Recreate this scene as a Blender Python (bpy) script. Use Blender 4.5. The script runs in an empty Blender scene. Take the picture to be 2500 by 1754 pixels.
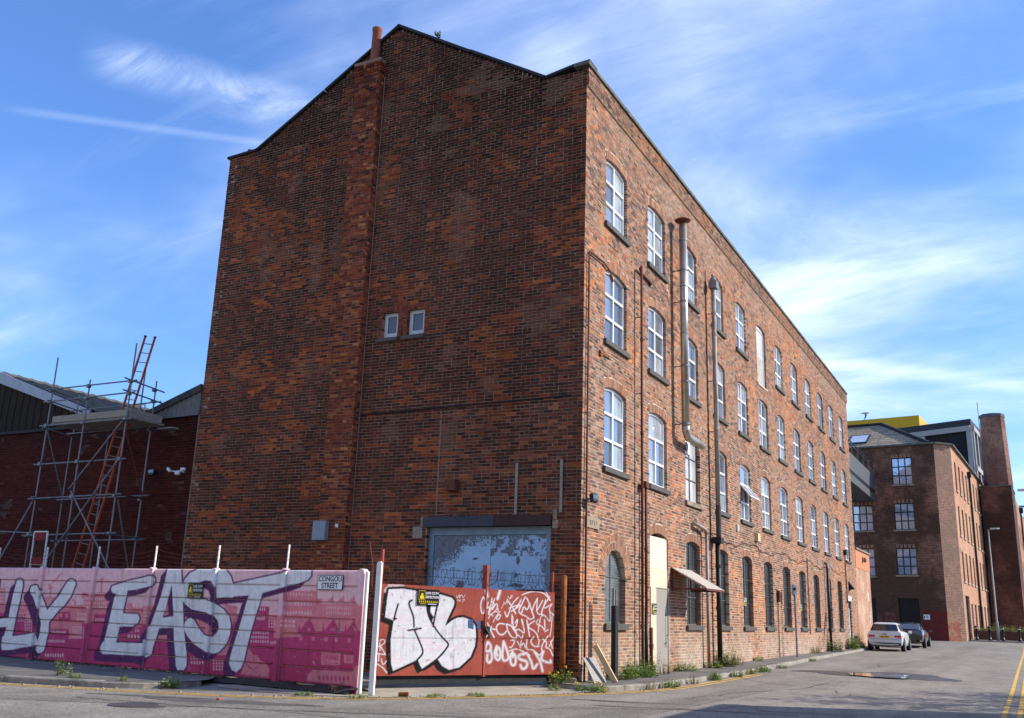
import bpy, bmesh, math, random
import numpy as np
from mathutils import Vector, Matrix

random.seed(7)
RNG = np.random.default_rng(11)
C = bpy.context.scene.collection
SC = bpy.context.scene

# ------------------------------------------------------------------ camera
CAM = np.array([8.24839806, -18.78846097, 1.15653334])
FPX = 2340.643502739048
YAW, PIT, ROL = (math.radians(a) for a in (-28.09556029, 14.95402829, 1.92354659))
FW = np.array([math.sin(YAW)*math.cos(PIT), math.cos(YAW)*math.cos(PIT), math.sin(PIT)])
_r = np.array([math.cos(YAW), -math.sin(YAW), 0.0])
_u = np.cross(_r, FW)
RT = _r*math.cos(ROL) + _u*math.sin(ROL)
UP = _u*math.cos(ROL) - _r*math.sin(ROL)
cam_data = bpy.data.cameras.new('camera')
cam_data.sensor_width = 36.0
cam_data.lens = FPX/2500.0*36.0
cam_data.clip_start = 0.1
cam_data.clip_end = 3000.0
cam = bpy.data.objects.new('camera', cam_data)
C.objects.link(cam)
cam.matrix_world = Matrix(((RT[0], UP[0], -FW[0], CAM[0]), (RT[1], UP[1], -FW[1], CAM[1]),
                           (RT[2], UP[2], -FW[2], CAM[2]), (0, 0, 0, 1)))
SC.camera = cam

# ------------------------------------------------------------------ sky and sun
SUN_AZ, SUN_EL = math.radians(29.0), math.radians(32.0)      # azimuth from +X towards +Y
world = bpy.data.worlds.new('World')
SC.world = world
world.use_nodes = True
wt = world.node_tree
wt.nodes.clear()
def wn(t, **k):
    n = wt.nodes.new(t)
    for a, b in k.items(): setattr(n, a, b)
    return n
sky = wn('ShaderNodeTexSky', sky_type='NISHITA', sun_disc=False)
sky.sun_elevation = SUN_EL
sky.sun_rotation = math.pi/2 - SUN_AZ
sky.altitude = 40
sky.air_density = 1.0
sky.dust_density = 0.05
sky.ozone_density = 3.0
tc = wn('ShaderNodeTexCoord')
sep = wn('ShaderNodeSeparateXYZ'); wt.links.new(tc.outputs['Generated'], sep.inputs[0])
zc = wn('ShaderNodeMath', operation='MAXIMUM'); wt.links.new(sep.outputs[2], zc.inputs[0]); zc.inputs[1].default_value = 0.0
za = wn('ShaderNodeMath', operation='ADD'); wt.links.new(zc.outputs[0], za.inputs[0]); za.inputs[1].default_value = 0.16
dx = wn('ShaderNodeMath', operation='DIVIDE'); wt.links.new(sep.outputs[0], dx.inputs[0]); wt.links.new(za.outputs[0], dx.inputs[1])
dy = wn('ShaderNodeMath', operation='DIVIDE'); wt.links.new(sep.outputs[1], dy.inputs[0]); wt.links.new(za.outputs[0], dy.inputs[1])
cmb = wn('ShaderNodeCombineXYZ'); wt.links.new(dx.outputs[0], cmb.inputs[0]); wt.links.new(dy.outputs[0], cmb.inputs[1])
def cloud(rot, scl, nscale, detail, lo, hi, dist, rough=0.6, off=(0, 0, 0)):
    mp = wn('ShaderNodeMapping'); wt.links.new(cmb.outputs[0], mp.inputs[0])
    mp.inputs['Rotation'].default_value = (0, 0, math.radians(rot)); mp.inputs['Scale'].default_value = scl; mp.inputs['Location'].default_value = off
    nz = wn('ShaderNodeTexNoise'); wt.links.new(mp.outputs[0], nz.inputs['Vector'])
    nz.inputs['Scale'].default_value = nscale; nz.inputs['Detail'].default_value = detail
    nz.inputs['Roughness'].default_value = rough; nz.inputs['Distortion'].default_value = dist
    mr = wn('ShaderNodeMapRange', interpolation_type='SMOOTHSTEP'); wt.links.new(nz.outputs[0], mr.inputs[0])
    mr.inputs[1].default_value = lo; mr.inputs[2].default_value = hi
    return mr.outputs[0]
def wmath(op, a, b, clamp=False):
    n = wn('ShaderNodeMath', operation=op, use_clamp=clamp)
    for k, q in enumerate((a, b)):
        if isinstance(q, (int, float)): n.inputs[k].default_value = q
        else: wt.links.new(q, n.inputs[k])
    return n.outputs[0]
def pray(u, v):
    d = FW+RT*(u-1250)/FPX-UP*(v-877)/FPX; return d/np.linalg.norm(d)
def trail(a, b, width, ends):
    """old vapour trail: a great circle band through two directions, faded at its ends"""
    r1, r2 = pray(*a), pray(*b); n = np.cross(r1, r2); n /= np.linalg.norm(n); m = r1+r2; m /= np.linalg.norm(m)
    dn = wn('ShaderNodeVectorMath', operation='DOT_PRODUCT'); wt.links.new(tc.outputs['Generated'], dn.inputs[0]); dn.inputs[1].default_value = tuple(n)
    dm = wn('ShaderNodeVectorMath', operation='DOT_PRODUCT'); wt.links.new(tc.outputs['Generated'], dm.inputs[0]); dm.inputs[1].default_value = tuple(m)
    ab = wmath('ABSOLUTE', dn.outputs['Value'], 0)
    s1 = wn('ShaderNodeMapRange', interpolation_type='SMOOTHSTEP'); wt.links.new(ab, s1.inputs[0]); s1.inputs[1].default_value = 0; s1.inputs[2].default_value = width; s1.inputs[3].default_value = 1; s1.inputs[4].default_value = 0
    c0 = math.cos(math.acos(min(1, float(r1@m)))*ends); s2 = wn('ShaderNodeMapRange', interpolation_type='SMOOTHSTEP'); wt.links.new(dm.outputs['Value'], s2.inputs[0]); s2.inputs[1].default_value = c0; s2.inputs[2].default_value = 1-(1-c0)*.3
    return wmath('MULTIPLY', s1.outputs[0], s2.outputs[0])
OFF = (7.7, 4.4, 0)
broad = cloud(20, (0.8, 1.0, 1), 0.85, 5, 0.38, 0.72, 0.4, 0.55, OFF)
wisp = cloud(48, (0.8, 1.4, 1), 2.0, 13, 0.30, 0.74, 0.6, 0.66)
curl = cloud(-20, (1.0, 1.5, 1), 5.0, 12, 0.36, 0.70, 0.8, 0.70)
streak = cloud(-58, (0.45, 2.6, 1), 1.5, 11, 0.52, 0.80, 0.5, 0.62)
body = wmath('MULTIPLY', broad, wmath('MULTIPLY_ADD' if False else 'ADD', wmath('MULTIPLY', wisp, 0.75), 0.25))
t1 = wmath('MULTIPLY', trail((250, 140), (790, 290), 0.030, 1.25), wmath('ADD', wmath('MULTIPLY', curl, 0.42), 0.08))
t2 = wmath('MULTIPLY', trail((60, 272), (660, 352), 0.006, 1.3), 0.11)
t3 = wmath('MULTIPLY', trail((2000, 880), (2500, 945), 0.012, 1.5), wmath('ADD', wmath('MULTIPLY', wisp, 0.4), 0.1))
tot = wmath('ADD', wmath('ADD', wmath('MULTIPLY', body, 0.92), wmath('MULTIPLY', streak, 0.20)), wmath('ADD', wmath('ADD', t1, t2), t3), True)
tint = wn('ShaderNodeMix', data_type='RGBA', blend_type='MULTIPLY'); tint.inputs[0].default_value = 1.0
lum = wn('ShaderNodeRGBToBW'); wt.links.new(sky.outputs[0], lum.inputs[0])          # the haze low down never outshines the blue overhead by much
cmp_ = wn('ShaderNodeMix', data_type='RGBA', blend_type='DIVIDE'); cmp_.inputs[0].default_value = 1.0
wt.links.new(sky.outputs[0], cmp_.inputs[6]); wt.links.new(wmath('ADD', wmath('MULTIPLY', lum.outputs[0], 0.08), 1.0), cmp_.inputs[7])
wt.links.new(cmp_.outputs[2], tint.inputs[6]); tint.inputs[7].default_value = (0.75, 0.99, 1.38, 1)
mixc = wn('ShaderNodeMix', data_type='RGBA'); wt.links.new(tot, mixc.inputs[0])
wt.links.new(tint.outputs[2], mixc.inputs[6]); mixc.inputs[7].default_value = (5.4, 6.1, 7.4, 1)
bg = wn('ShaderNodeBackground'); wt.links.new(mixc.outputs[2], bg.inputs[0]); bg.inputs[1].default_value = 0.15
wo = wn('ShaderNodeOutputWorld'); wt.links.new(bg.outputs[0], wo.inputs[0])

sun_data = bpy.data.lights.new('sun', 'SUN')
sun_data.energy = 4.4
sun_data.angle = math.radians(0.53)
sun_data.color = (1.0, 0.94, 0.84)
sun = bpy.data.objects.new('sun', sun_data)
C.objects.link(sun)
SUN_DIR = Vector((math.cos(SUN_AZ)*math.cos(SUN_EL), math.sin(SUN_AZ)*math.cos(SUN_EL), math.sin(SUN_EL)))
sun.rotation_euler = SUN_DIR.to_track_quat('Z', 'Y').to_euler()
sun.location = (30, 20, 40)

SC.view_settings.view_transform = 'Standard'
SC.view_settings.look = 'None'
SC.view_settings.exposure = 0.58
SC.view_settings.gamma = 1.0
SC.view_settings.use_curve_mapping = False
SC.cycles.max_bounces = 6
SC.cycles.diffuse_bounces = 3

# ------------------------------------------------------------------ helpers
def px(P):
    """pixel of the calibrated photograph for points on a painted surface"""
    d = np.asarray(P, float) - CAM
    z = d@FW
    return np.stack([1250 + FPX*(d@RT)/z, 877 - FPX*(d@UP)/z], -1)

def mat(name, col, rough=0.85, var=0.25, scale=6.0, bump=0.25, bscale=60.0, metal=0.0, spec=0.25,
        col2=None, c2lo=0.5, c2hi=0.65, c2scale=2.0, stretch=(1, 1, 1), bdist=0.01, coat=0.0, attr=None, detail=6):
    m = bpy.data.materials.new(name); m.use_nodes = True
    t = m.node_tree; t.nodes.clear()
    N = t.nodes.new; L = t.links.new
    out = N('ShaderNodeOutputMaterial'); b = N('ShaderNodeBsdfPrincipled'); L(b.outputs[0], out.inputs[0])
    b.inputs['Roughness'].default_value = rough; b.inputs['Metallic'].default_value = metal
    b.inputs['Specular IOR Level'].default_value = spec
    if coat: b.inputs['Coat Weight'].default_value = coat; b.inputs['Coat Roughness'].default_value = 0.06
    g = N('ShaderNodeNewGeometry'); mp = N('ShaderNodeMapping'); L(g.outputs['Position'], mp.inputs[0])
    mp.inputs['Scale'].default_value = stretch
    n1 = N('ShaderNodeTexNoise'); L(mp.outputs[0], n1.inputs['Vector'])
    n1.inputs['Scale'].default_value = scale; n1.inputs['Detail'].default_value = detail; n1.inputs['Roughness'].default_value = 0.65
    mr = N('ShaderNodeMapRange'); L(n1.outputs[0], mr.inputs[0])
    mr.inputs[1].default_value = 0.25; mr.inputs[2].default_value = 0.75
    mr.inputs[3].default_value = 1-var; mr.inputs[4].default_value = 1+var
    base = N('ShaderNodeMix'); base.data_type = 'RGBA'; base.blend_type = 'MULTIPLY'; base.inputs[0].default_value = 1
    if attr:
        a = N('ShaderNodeAttribute'); a.attribute_name = attr; L(a.outputs['Color'], base.inputs[6])
    else:
        base.inputs[6].default_value = (*col, 1)
    L(mr.outputs[0], base.inputs[7])
    res = base.outputs[2]
    if col2 is not None:
        n2 = N('ShaderNodeTexNoise'); L(mp.outputs[0], n2.inputs['Vector']); n2.inputs['Scale'].default_value = c2scale
        n2.inputs['Detail'].default_value = 8; n2.inputs['Roughness'].default_value = 0.7
        r2 = N('ShaderNodeMapRange'); L(n2.outputs[0], r2.inputs[0]); r2.inputs[1].default_value = c2lo; r2.inputs[2].default_value = c2hi
        mx = N('ShaderNodeMix'); mx.data_type = 'RGBA'; L(r2.outputs[0], mx.inputs[0]); L(res, mx.inputs[6]); mx.inputs[7].default_value = (*col2, 1)
        res = mx.outputs[2]
    L(res, b.inputs['Base Color'])
    if bump:
        n3 = N('ShaderNodeTexNoise'); L(g.outputs['Position'], n3.inputs['Vector']); n3.inputs['Scale'].default_value = bscale
        n3.inputs['Detail'].default_value = 4
        bp = N('ShaderNodeBump'); L(n3.outputs[0], bp.inputs['Height']); bp.inputs['Strength'].default_value = bump; bp.inputs['Distance'].default_value = bdist
        L(bp.outputs[0], b.inputs['Normal'])
    return m

def zr(y): return float(np.interp(y, [-40, 0, 8, 20, 34, 44, 58, 90], [-.2, -.2, -.19, -.08, -.02, .1, .42, .6]))

WLOC = {}
def wl(o): return WLOC.get(o.name, Vector((0, 0, 0)))
def tag(o, label=None, cat=None, group=None, kind=None):
    if label: o['label'] = label
    if cat: o['category'] = cat
    if group: o['group'] = group
    if kind: o['kind'] = kind
    return o
def thing(name, label, cat, loc=(0, 0, 0), group=None):
    o = bpy.data.objects.new(name, None); C.objects.link(o)
    o.location = loc; o.empty_display_size = 0.2
    WLOC[o.name] = Vector(loc)
    return tag(o, label, cat, group)
def place(name, me, parent=None, loc=None):
    """link a mesh; with loc given it is the world place of the mesh origin"""
    o = bpy.data.objects.new(name, me); C.objects.link(o)
    w = Vector(loc) if loc is not None else Vector((0, 0, 0))
    if parent is not None:
        o.parent = parent; o.location = w - wl(parent)
    else:
        o.location = w
    WLOC[o.name] = w
    return o

class MB:
    def __init__(s): s.v = []; s.f = []; s.c = []
    def add(s, v, f, col=None):
        n = len(s.v); s.v.extend([tuple(map(float, p)) for p in v]); s.f.extend([tuple(i+n for i in q) for q in f])
        if col is not None: s.c.extend([col]*len(v))
        return s
    def box(s, x0, x1, y0, y1, z0, z1, col=None):
        return s.add([(x0,y0,z0),(x1,y0,z0),(x1,y1,z0),(x0,y1,z0),(x0,y0,z1),(x1,y0,z1),(x1,y1,z1),(x0,y1,z1)],
                     [(0,3,2,1),(4,5,6,7),(0,1,5,4),(1,2,6,5),(2,3,7,6),(3,0,4,7)], col)
    def obox(s, c, a, b, d, col=None):
        c, a, b, d = (np.array(q, float) for q in (c, a, b, d))
        v = [c+i*a+j*b+k*d for k in (-1, 1) for (i, j) in ((-1,-1),(1,-1),(1,1),(-1,1))]
        return s.add(v, [(0,3,2,1),(4,5,6,7),(0,1,5,4),(1,2,6,5),(2,3,7,6),(3,0,4,7)], col)
    def bar(s, p, q, w, h=None, upv=(0, 0, 1)):
        p, q = np.array(p, float), np.array(q, float); d = q-p; L = np.linalg.norm(d); d = d/L
        u = np.array(upv, float)
        if abs(d@u) > 0.95: u = np.array([1.0, 0, 0])
        a = np.cross(d, u); a /= np.linalg.norm(a); b = np.cross(a, d)
        return s.obox((p+q)/2, a*w/2, b*(h or w)/2, d*L/2)
    def tube(s, pts, r, n=8, cap=True):
        P = [np.array(p, float) for p in pts]; m = len(P)
        R = [r]*m if np.isscalar(r) else list(r)
        T = []
        for i in range(m):
            d = P[min(i+1, m-1)] - P[max(i-1, 0)]; T.append(d/(np.linalg.norm(d)+1e-12))
        u = np.array([0, 0, 1.0]) if abs(T[0][2]) < 0.9 else np.array([1.0, 0, 0])
        a = np.cross(T[0], u); a /= np.linalg.norm(a)
        base = len(s.v); V = []
        for i in range(m):
            a = a - T[i]*(a@T[i]); a /= np.linalg.norm(a)+1e-12; b = np.cross(T[i], a)
            for k in range(n):
                t = 2*math.pi*k/n
                V.append(P[i] + R[i]*(math.cos(t)*a + math.sin(t)*b))
        F = [(i*n+k, i*n+(k+1) % n, (i+1)*n+(k+1) % n, (i+1)*n+k) for i in range(m-1) for k in range(n)]
        if cap: F += [tuple(range(n-1, -1, -1)), tuple((m-1)*n+k for k in range(n))]
        return s.add(V, F)
    def lathe(s, prof, c=(0, 0, 0), n=16, axis='z'):
        V = []
        for r, h in prof:
            for k in range(n):
                t = 2*math.pi*k/n; a, b = r*math.cos(t), r*math.sin(t)
                p = (a, b, h) if axis == 'z' else ((h, a, b) if axis == 'x' else (a, h, b))
                V.append((p[0]+c[0], p[1]+c[1], p[2]+c[2]))
        m = len(prof)
        F = [(i*n+k, i*n+(k+1) % n, (i+1)*n+(k+1) % n, (i+1)*n+k) for i in range(m-1) for k in range(n)]
        F += [tuple(range(n-1, -1, -1)), tuple((m-1)*n+k for k in range(n))]
        return s.add(V, F)
    def prism(s, poly, vec):
        n = len(poly); vec = np.array(vec, float)
        V = [np.array(p, float) for p in poly] + [np.array(p, float)+vec for p in poly]
        F = [tuple(range(n)), tuple(range(2*n-1, n-1, -1))] + [(i, (i+1) % n, n+(i+1) % n, n+i) for i in range(n)]
        return s.add(V, F)
    def mesh(s, name, m=None, smooth=False):
        me = bpy.data.meshes.new(name); me.from_pydata(s.v, [], s.f)
        if len(s.c) == len(s.v) and s.c:
            at = me.attributes.new('Col', 'FLOAT_COLOR', 'POINT')
            at.data.foreach_set('color', np.array([(*c, 1) for c in s.c], np.float32).ravel())
        if m is not None: me.materials.append(m)
        me.validate()
        bm = bmesh.new(); bm.from_mesh(me); bmesh.ops.recalc_face_normals(bm, faces=bm.faces); bm.to_mesh(me); bm.free()
        if smooth: me.polygons.foreach_set('use_smooth', [True]*len(me.polygons))
        return me
    def build(s, name, m, parent=None, smooth=False, bevel=0.0):
        """vertices are world coordinates"""
        w = wl(parent) if parent is not None else Vector((0, 0, 0))
        if parent is None and s.v:
            a = np.array(s.v); w = Vector(((a[:,0].min()+a[:,0].max())/2, (a[:,1].min()+a[:,1].max())/2, a[:,2].min()))
        s.v = [(p[0]-w[0], p[1]-w[1], p[2]-w[2]) for p in s.v]
        me = s.mesh(name, m, smooth)
        if bevel:
            bm = bmesh.new(); bm.from_mesh(me)
            bmesh.ops.bevel(bm, geom=[e for e in bm.edges], offset=bevel, segments=1, affect='EDGES'); bm.to_mesh(me); bm.free()
        return place(name, me, parent, w)

def np_mesh(name, V, F, m, col=None):
    """quads mesh from arrays"""
    me = bpy.data.meshes.new(name)
    me.vertices.add(len(V)); me.vertices.foreach_set('co', np.asarray(V, np.float32).ravel())
    F = np.asarray(F, np.int32); n, k = F.shape
    me.loops.add(n*k); me.loops.foreach_set('vertex_index', F.ravel())
    me.polygons.add(n); me.polygons.foreach_set('loop_start', np.arange(0, n*k, k, dtype=np.int32))
    me.update(calc_edges=True)
    if col is not None:
        at = me.attributes.new('Col', 'FLOAT_COLOR', 'POINT')
        cc = np.ones((len(V), 4), np.float32); cc[:, :3] = col
        at.data.foreach_set('color', cc.ravel())
    me.materials.append(m)
    me.shade_flat()
    return me

def text_mesh(body, size, m, extr=0.001, align='CENTER', shear=0.0, sx=1.0, bold=0.018):
    cu = bpy.data.curves.new('lettering', 'FONT'); cu.body = body; cu.size = size; cu.extrude = extr
    cu.align_x = align; cu.align_y = 'CENTER'; cu.shear = shear; cu.resolution_u = 3; cu.offset = bold*size
    o = bpy.data.objects.new('tmp_text', cu); C.objects.link(o)
    dg = bpy.context.evaluated_depsgraph_get()
    me = bpy.data.meshes.new_from_object(o.evaluated_get(dg)); me.name = 'lettering'
    bpy.data.objects.remove(o); bpy.data.curves.remove(cu)
    me.materials.clear(); me.materials.append(m)
    return me
def put_text(body, size, m, parent, c, ex, ey, extr=0.001, sx=1.0, bold=0.0, align='CENTER'):
    me = text_mesh(body, size, m, extr, align)
    c, ex, ey = (np.array(q, float) for q in (c, ex, ey)); ez = np.cross(ex, ey)
    co = np.zeros(len(me.vertices)*3, np.float32); me.vertices.foreach_get('co', co); co = co.reshape(-1, 3)
    w = np.array(wl(parent))
    W = c - w + co[:, :1]*sx*ex + co[:, 1:2]*ey + co[:, 2:3]*ez
    me.vertices.foreach_set('co', W.astype(np.float32).ravel()); me.update()
    o = bpy.data.objects.new('lettering', me); C.objects.link(o); o.parent = parent; WLOC[o.name] = Vector(w)
    return o

def by_angle(me, deg=32):
    """smooth shading with sharp creases"""
    bm = bmesh.new(); bm.from_mesh(me); lim = math.radians(deg)
    for f in bm.faces: f.smooth = True
    for e in bm.edges: e.smooth = not (len(e.link_faces) != 2 or e.calc_face_angle(0) > lim)
    bm.to_mesh(me); bm.free()

def vnoise(u, v, s, seed):
    """smooth value noise 0..1"""
    u = np.asarray(u, float)/s + 17.3*seed; v = np.asarray(v, float)/s + 5.1*seed
    i, j = np.floor(u).astype(np.int64), np.floor(v).astype(np.int64); a, b = u-i, v-j
    a = a*a*(3-2*a); b = b*b*(3-2*b)
    def h(x, y):
        n = (x*374761393 + y*668265263 + seed*974711) & 0x7fffffff
        n = ((n ^ (n >> 13))*1274126177) & 0x7fffffff
        return ((n ^ (n >> 16)) & 0xffff)/65535.0
    return (h(i, j)*(1-a)+h(i+1, j)*a)*(1-b) + (h(i, j+1)*(1-a)+h(i+1, j+1)*a)*b
def fbm(u, v, s, seed): return (vnoise(u, v, s, seed)*0.55 + vnoise(u, v, s*0.45, seed+1)*0.3 + vnoise(u, v, s*0.2, seed+2)*0.15)

# ------------------------------------------------------------------ materials
M = {}
M['brick'] = mat('weathered brick', (1, 1, 1), rough=0.92, var=0.28, scale=28, bump=0.5, bscale=120, attr='Col', bdist=0.004, spec=0.12)
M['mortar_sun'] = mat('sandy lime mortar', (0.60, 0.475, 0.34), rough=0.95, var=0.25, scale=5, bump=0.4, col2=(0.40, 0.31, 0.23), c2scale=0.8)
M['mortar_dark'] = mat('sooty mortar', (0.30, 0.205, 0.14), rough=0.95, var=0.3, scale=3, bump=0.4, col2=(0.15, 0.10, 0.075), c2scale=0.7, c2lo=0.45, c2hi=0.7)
M['mortar_pale'] = mat('pale repointing', (0.24, 0.18, 0.14), rough=0.95)
M['stone'] = mat('dark stone sill', (0.095, 0.085, 0.075), rough=0.85, var=0.3, scale=9, col2=(0.08, 0.07, 0.065))
M['sandstone'] = mat('worn sandstone', (0.30, 0.235, 0.165), rough=0.9, var=0.3, scale=9, col2=(0.13, 0.10, 0.08))
M['coping'] = mat('mossy coping stone', (0.10, 0.10, 0.085), rough=0.9, var=0.4, scale=5, col2=(0.17, 0.18, 0.14))
M['bitumen'] = mat('black bitumen verge', (0.022, 0.022, 0.024), rough=0.7, var=0.4, scale=7)
M['slate'] = mat('slate roof', (0.10, 0.10, 0.11), rough=0.7, var=0.35, scale=3)
M['upvc'] = mat('white window plastic', (0.80, 0.81, 0.82), rough=0.35, var=0.05, scale=4, bump=0)
M['upvc_dirty'] = mat('grimy white plastic', (0.55, 0.53, 0.52), rough=0.5, var=0.12, scale=6, bump=0)
M['oldframe'] = mat('grey putty glazing bar', (0.12, 0.115, 0.105), rough=0.8, var=0.4, scale=12)
M['rust'] = mat('rust red pipe paint', (0.125, 0.030, 0.018), rough=0.7, var=0.35, scale=8, col2=(0.07, 0.03, 0.02))
M['rust_steel'] = mat('orange rusted steel', (0.30, 0.095, 0.025), rough=0.85, var=0.45, scale=9, col2=(0.09, 0.035, 0.02), c2scale=4)
M['black_iron'] = mat('black cast iron', (0.016, 0.015, 0.015), rough=0.5, var=0.3, scale=8)
M['grey_pipe'] = mat('weathered zinc pipe', (0.33, 0.29, 0.25), rough=0.55, var=0.25, scale=3, metal=0.0, col2=(0.20, 0.15, 0.11), c2scale=2.5, stretch=(3, 3, 0.5))
M['steel_flue'] = mat('stainless flue', (0.46, 0.41, 0.34), rough=0.32, var=0.22, scale=1.5, metal=0.75, col2=(0.30, 0.22, 0.13), c2scale=1.3, bump=0.05)
M['galv'] = mat('galvanised steel', (0.20, 0.20, 0.20), rough=0.5, var=0.3, scale=6, metal=0.5, bump=0.1)
M['timber_grey'] = mat('weathered grey timber', (0.29, 0.245, 0.195), rough=0.9, var=0.35, scale=4, stretch=(1, 1, 8), bump=0.4)
M['timber_new'] = mat('raw pine', (0.62, 0.45, 0.26), rough=0.8, var=0.2, scale=3, stretch=(8, 8, 1))
M['ply'] = mat('cream painted board', (0.62, 0.53, 0.38), rough=0.7, var=0.12, scale=3, col2=(0.44, 0.35, 0.22), c2lo=0.55, c2hi=0.75)
M['door_grey'] = mat('grey steel door', (0.30, 0.265, 0.225), rough=0.5, var=0.08, scale=3, bump=0.05)
M['blue_door'] = mat('flaking blue paint', (0.36, 0.53, 0.70), rough=0.55, var=0.14, scale=2, bump=0.15, bscale=25)
M['bluegrey'] = mat('faded blue frame', (0.20, 0.27, 0.33), rough=0.6, var=0.25, scale=5)
M['lintel'] = mat('black steel lintel', (0.045, 0.050, 0.065), rough=0.5, var=0.5, scale=4, stretch=(1, 1, 5))
M['lintel2'] = mat('brown steel lintel', (0.055, 0.022, 0.020), rough=0.6, var=0.4, scale=4)
M['terracotta'] = mat('terracotta pot', (0.22, 0.072, 0.042), rough=0.85, var=0.2, scale=5)
M['osb'] = mat('grey chipboard', (0.42, 0.36, 0.30), rough=0.9, var=0.55, scale=26, stretch=(1, 1, 2))
M['black_plastic'] = mat('black plastic', (0.012, 0.012, 0.013), rough=0.35, var=0.2, bump=0)
M['white_plastic'] = mat('white plastic', (0.72, 0.72, 0.70), rough=0.4, var=0.05, bump=0)
def glass(name, col, gl=0.30, rough=0.03, var=0.25, scale=1.2):
    m = mat(name, col, rough=0.6, var=var, scale=scale, bump=0, detail=2)
    t = m.node_tree; b = next(n for n in t.nodes if n.type == 'BSDF_PRINCIPLED'); o = next(n for n in t.nodes if n.type == 'OUTPUT_MATERIAL')
    g = t.nodes.new('ShaderNodeBsdfGlossy'); g.inputs['Roughness'].default_value = rough; g.inputs['Color'].default_value = (0.92, 0.95, 1, 1)
    f = t.nodes.new('ShaderNodeFresnel'); f.inputs[0].default_value = 1.55
    k = t.nodes.new('ShaderNodeMath'); k.operation = 'ADD'; k.use_clamp = True; t.links.new(f.outputs[0], k.inputs[0]); k.inputs[1].default_value = gl
    x = t.nodes.new('ShaderNodeMixShader'); t.links.new(k.outputs[0], x.inputs[0]); t.links.new(b.outputs[0], x.inputs[1]); t.links.new(g.outputs[0], x.inputs[2])
    t.links.new(x.outputs[0], o.inputs[0])
    return m
M['glass_sky'] = glass('window glass', (0.13, 0.15, 0.165), 0.20, var=.6, scale=.9)
M['glass_blind'] = glass('window glass with pale blind', (0.36, 0.385, 0.385), 0.14, var=.35, scale=2)
M['glass_dark'] = glass('dark window glass', (0.05, 0.055, 0.06), 0.07, var=.6, scale=1.5)
M['glass_old'] = glass('dusty wired glass', (0.035, 0.033, 0.030), 0.02, rough=0.25, var=0.6, scale=3)
M['glass_arch'] = glass('grey wired glass', (0.16, 0.165, 0.165), 0.04, rough=0.2, var=0.5, scale=3)
M['glass_pale'] = glass('sun bleached old glass', (0.50, 0.46, 0.40), 0.06, rough=0.12, var=0.25, scale=1.5)
M['glass_mill'] = glass('sky reflecting glass', (0.30, 0.36, 0.47), 0.30)

# ------------------------------------------------------------------ bricks
CP, JT = 0.0755, 0.0125          # course pitch, joint
class Opening:
    """u range and heights of an opening; rise of its arch; thickness of the brick ring over it"""
    def __init__(s, a, b, z0, z1, rise=0.14, ring=0.23):
        s.a, s.b, s.z0, s.z1, s.rise, s.ring = a, b, z0, z1, rise, ring
        s.w = b-a; s.c = (a+b)/2; s.spring = z1-rise
        s.R = (s.w**2/4 + rise**2)/(2*rise) if rise > 0 else 0
        s.zc = z1 - s.R
        s.th = math.asin(min(1, s.w/2/s.R)) if rise > 0 else 0
    def half(s, z, R):
        h = R*R - (z-s.zc)**2
        return math.sqrt(h) if h > 0 else 0
    def cut(s, za, zb):
        if zb <= s.z0 or za >= s.z1 + s.ring: return None
        zm = (za+zb)/2
        if zm < s.spring or s.rise == 0:
            return (s.a, s.b) if zm < s.z1 else ((s.a-0.02, s.b+0.02) if s.ring and zm < s.z1+s.ring else None)
        h = s.half(zm, s.R+s.ring)
        if h <= 0.03: return None
        if s.th < 1.2: h = min(h, s.w/2 + (zm-s.spring)*math.tan(s.th) + 0.01)
        return (s.c-h, s.c+h)
    def arc(s, R, n=9):
        return [(s.c + R*math.sin(-s.th + 2*s.th*k/(n-1)), s.zc + R*math.cos(-s.th + 2*s.th*k/(n-1))) for k in range(n)]

def subtract(iv, cuts):
    for c in cuts:
        nxt = []
        for a, b in iv:
            if c[1] <= a or c[0] >= b: nxt.append((a, b)); continue
            if c[0] > a: nxt.append((a, c[0]))
            if c[1] < b: nxt.append((c[1], b))
        iv = nxt
    return iv

def lay(u0, u1, z0, z1, ops=(), top=None, phase=0):
    """English garden wall bond. Rows (a,b,za,zb,full) and mortar strips (a,b,za,zb)"""
    rows, strips = [], []
    n = int(math.ceil((z1-z0)/CP))
    for j in range(n):
        za = z0 + j*CP; zb = min(za+CP, z1)
        cuts = [c for c in (o.cut(za, zb) for o in ops) if c]
        iv = [(u0, u1)]
        if top: iv = top(zb)
        free = subtract(iv, cuts)
        strips += [(a, b, za, zb) for a, b in free]
        if zb-za < 0.04: continue
        hd = (j+phase) % 4 == 0
        p = 0.1175 if hd else 0.235
        off = 0.0 if hd else (0.0 if j % 2 else -0.1175)
        k0 = int(math.floor((u0-off)/p)) - 1; k1 = int(math.ceil((u1-off)/p)) + 1
        for k in range(k0, k1):
            jt = random.uniform(-0.006, 0.006)
            a, b = off+k*p+JT/2+jt, off+(k+1)*p-JT/2+jt
            for fa, fb in free:
                ca, cb = max(a, fa), min(b, fb)
                if cb-ca > 0.035:
                    rows.append((ca, cb, za+JT/2, zb-JT/2, 1.0 if (cb-ca) > 0.95*(b-a) and not hd and zb-za > 0.07 else 0.0))
    return rows, strips

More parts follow.
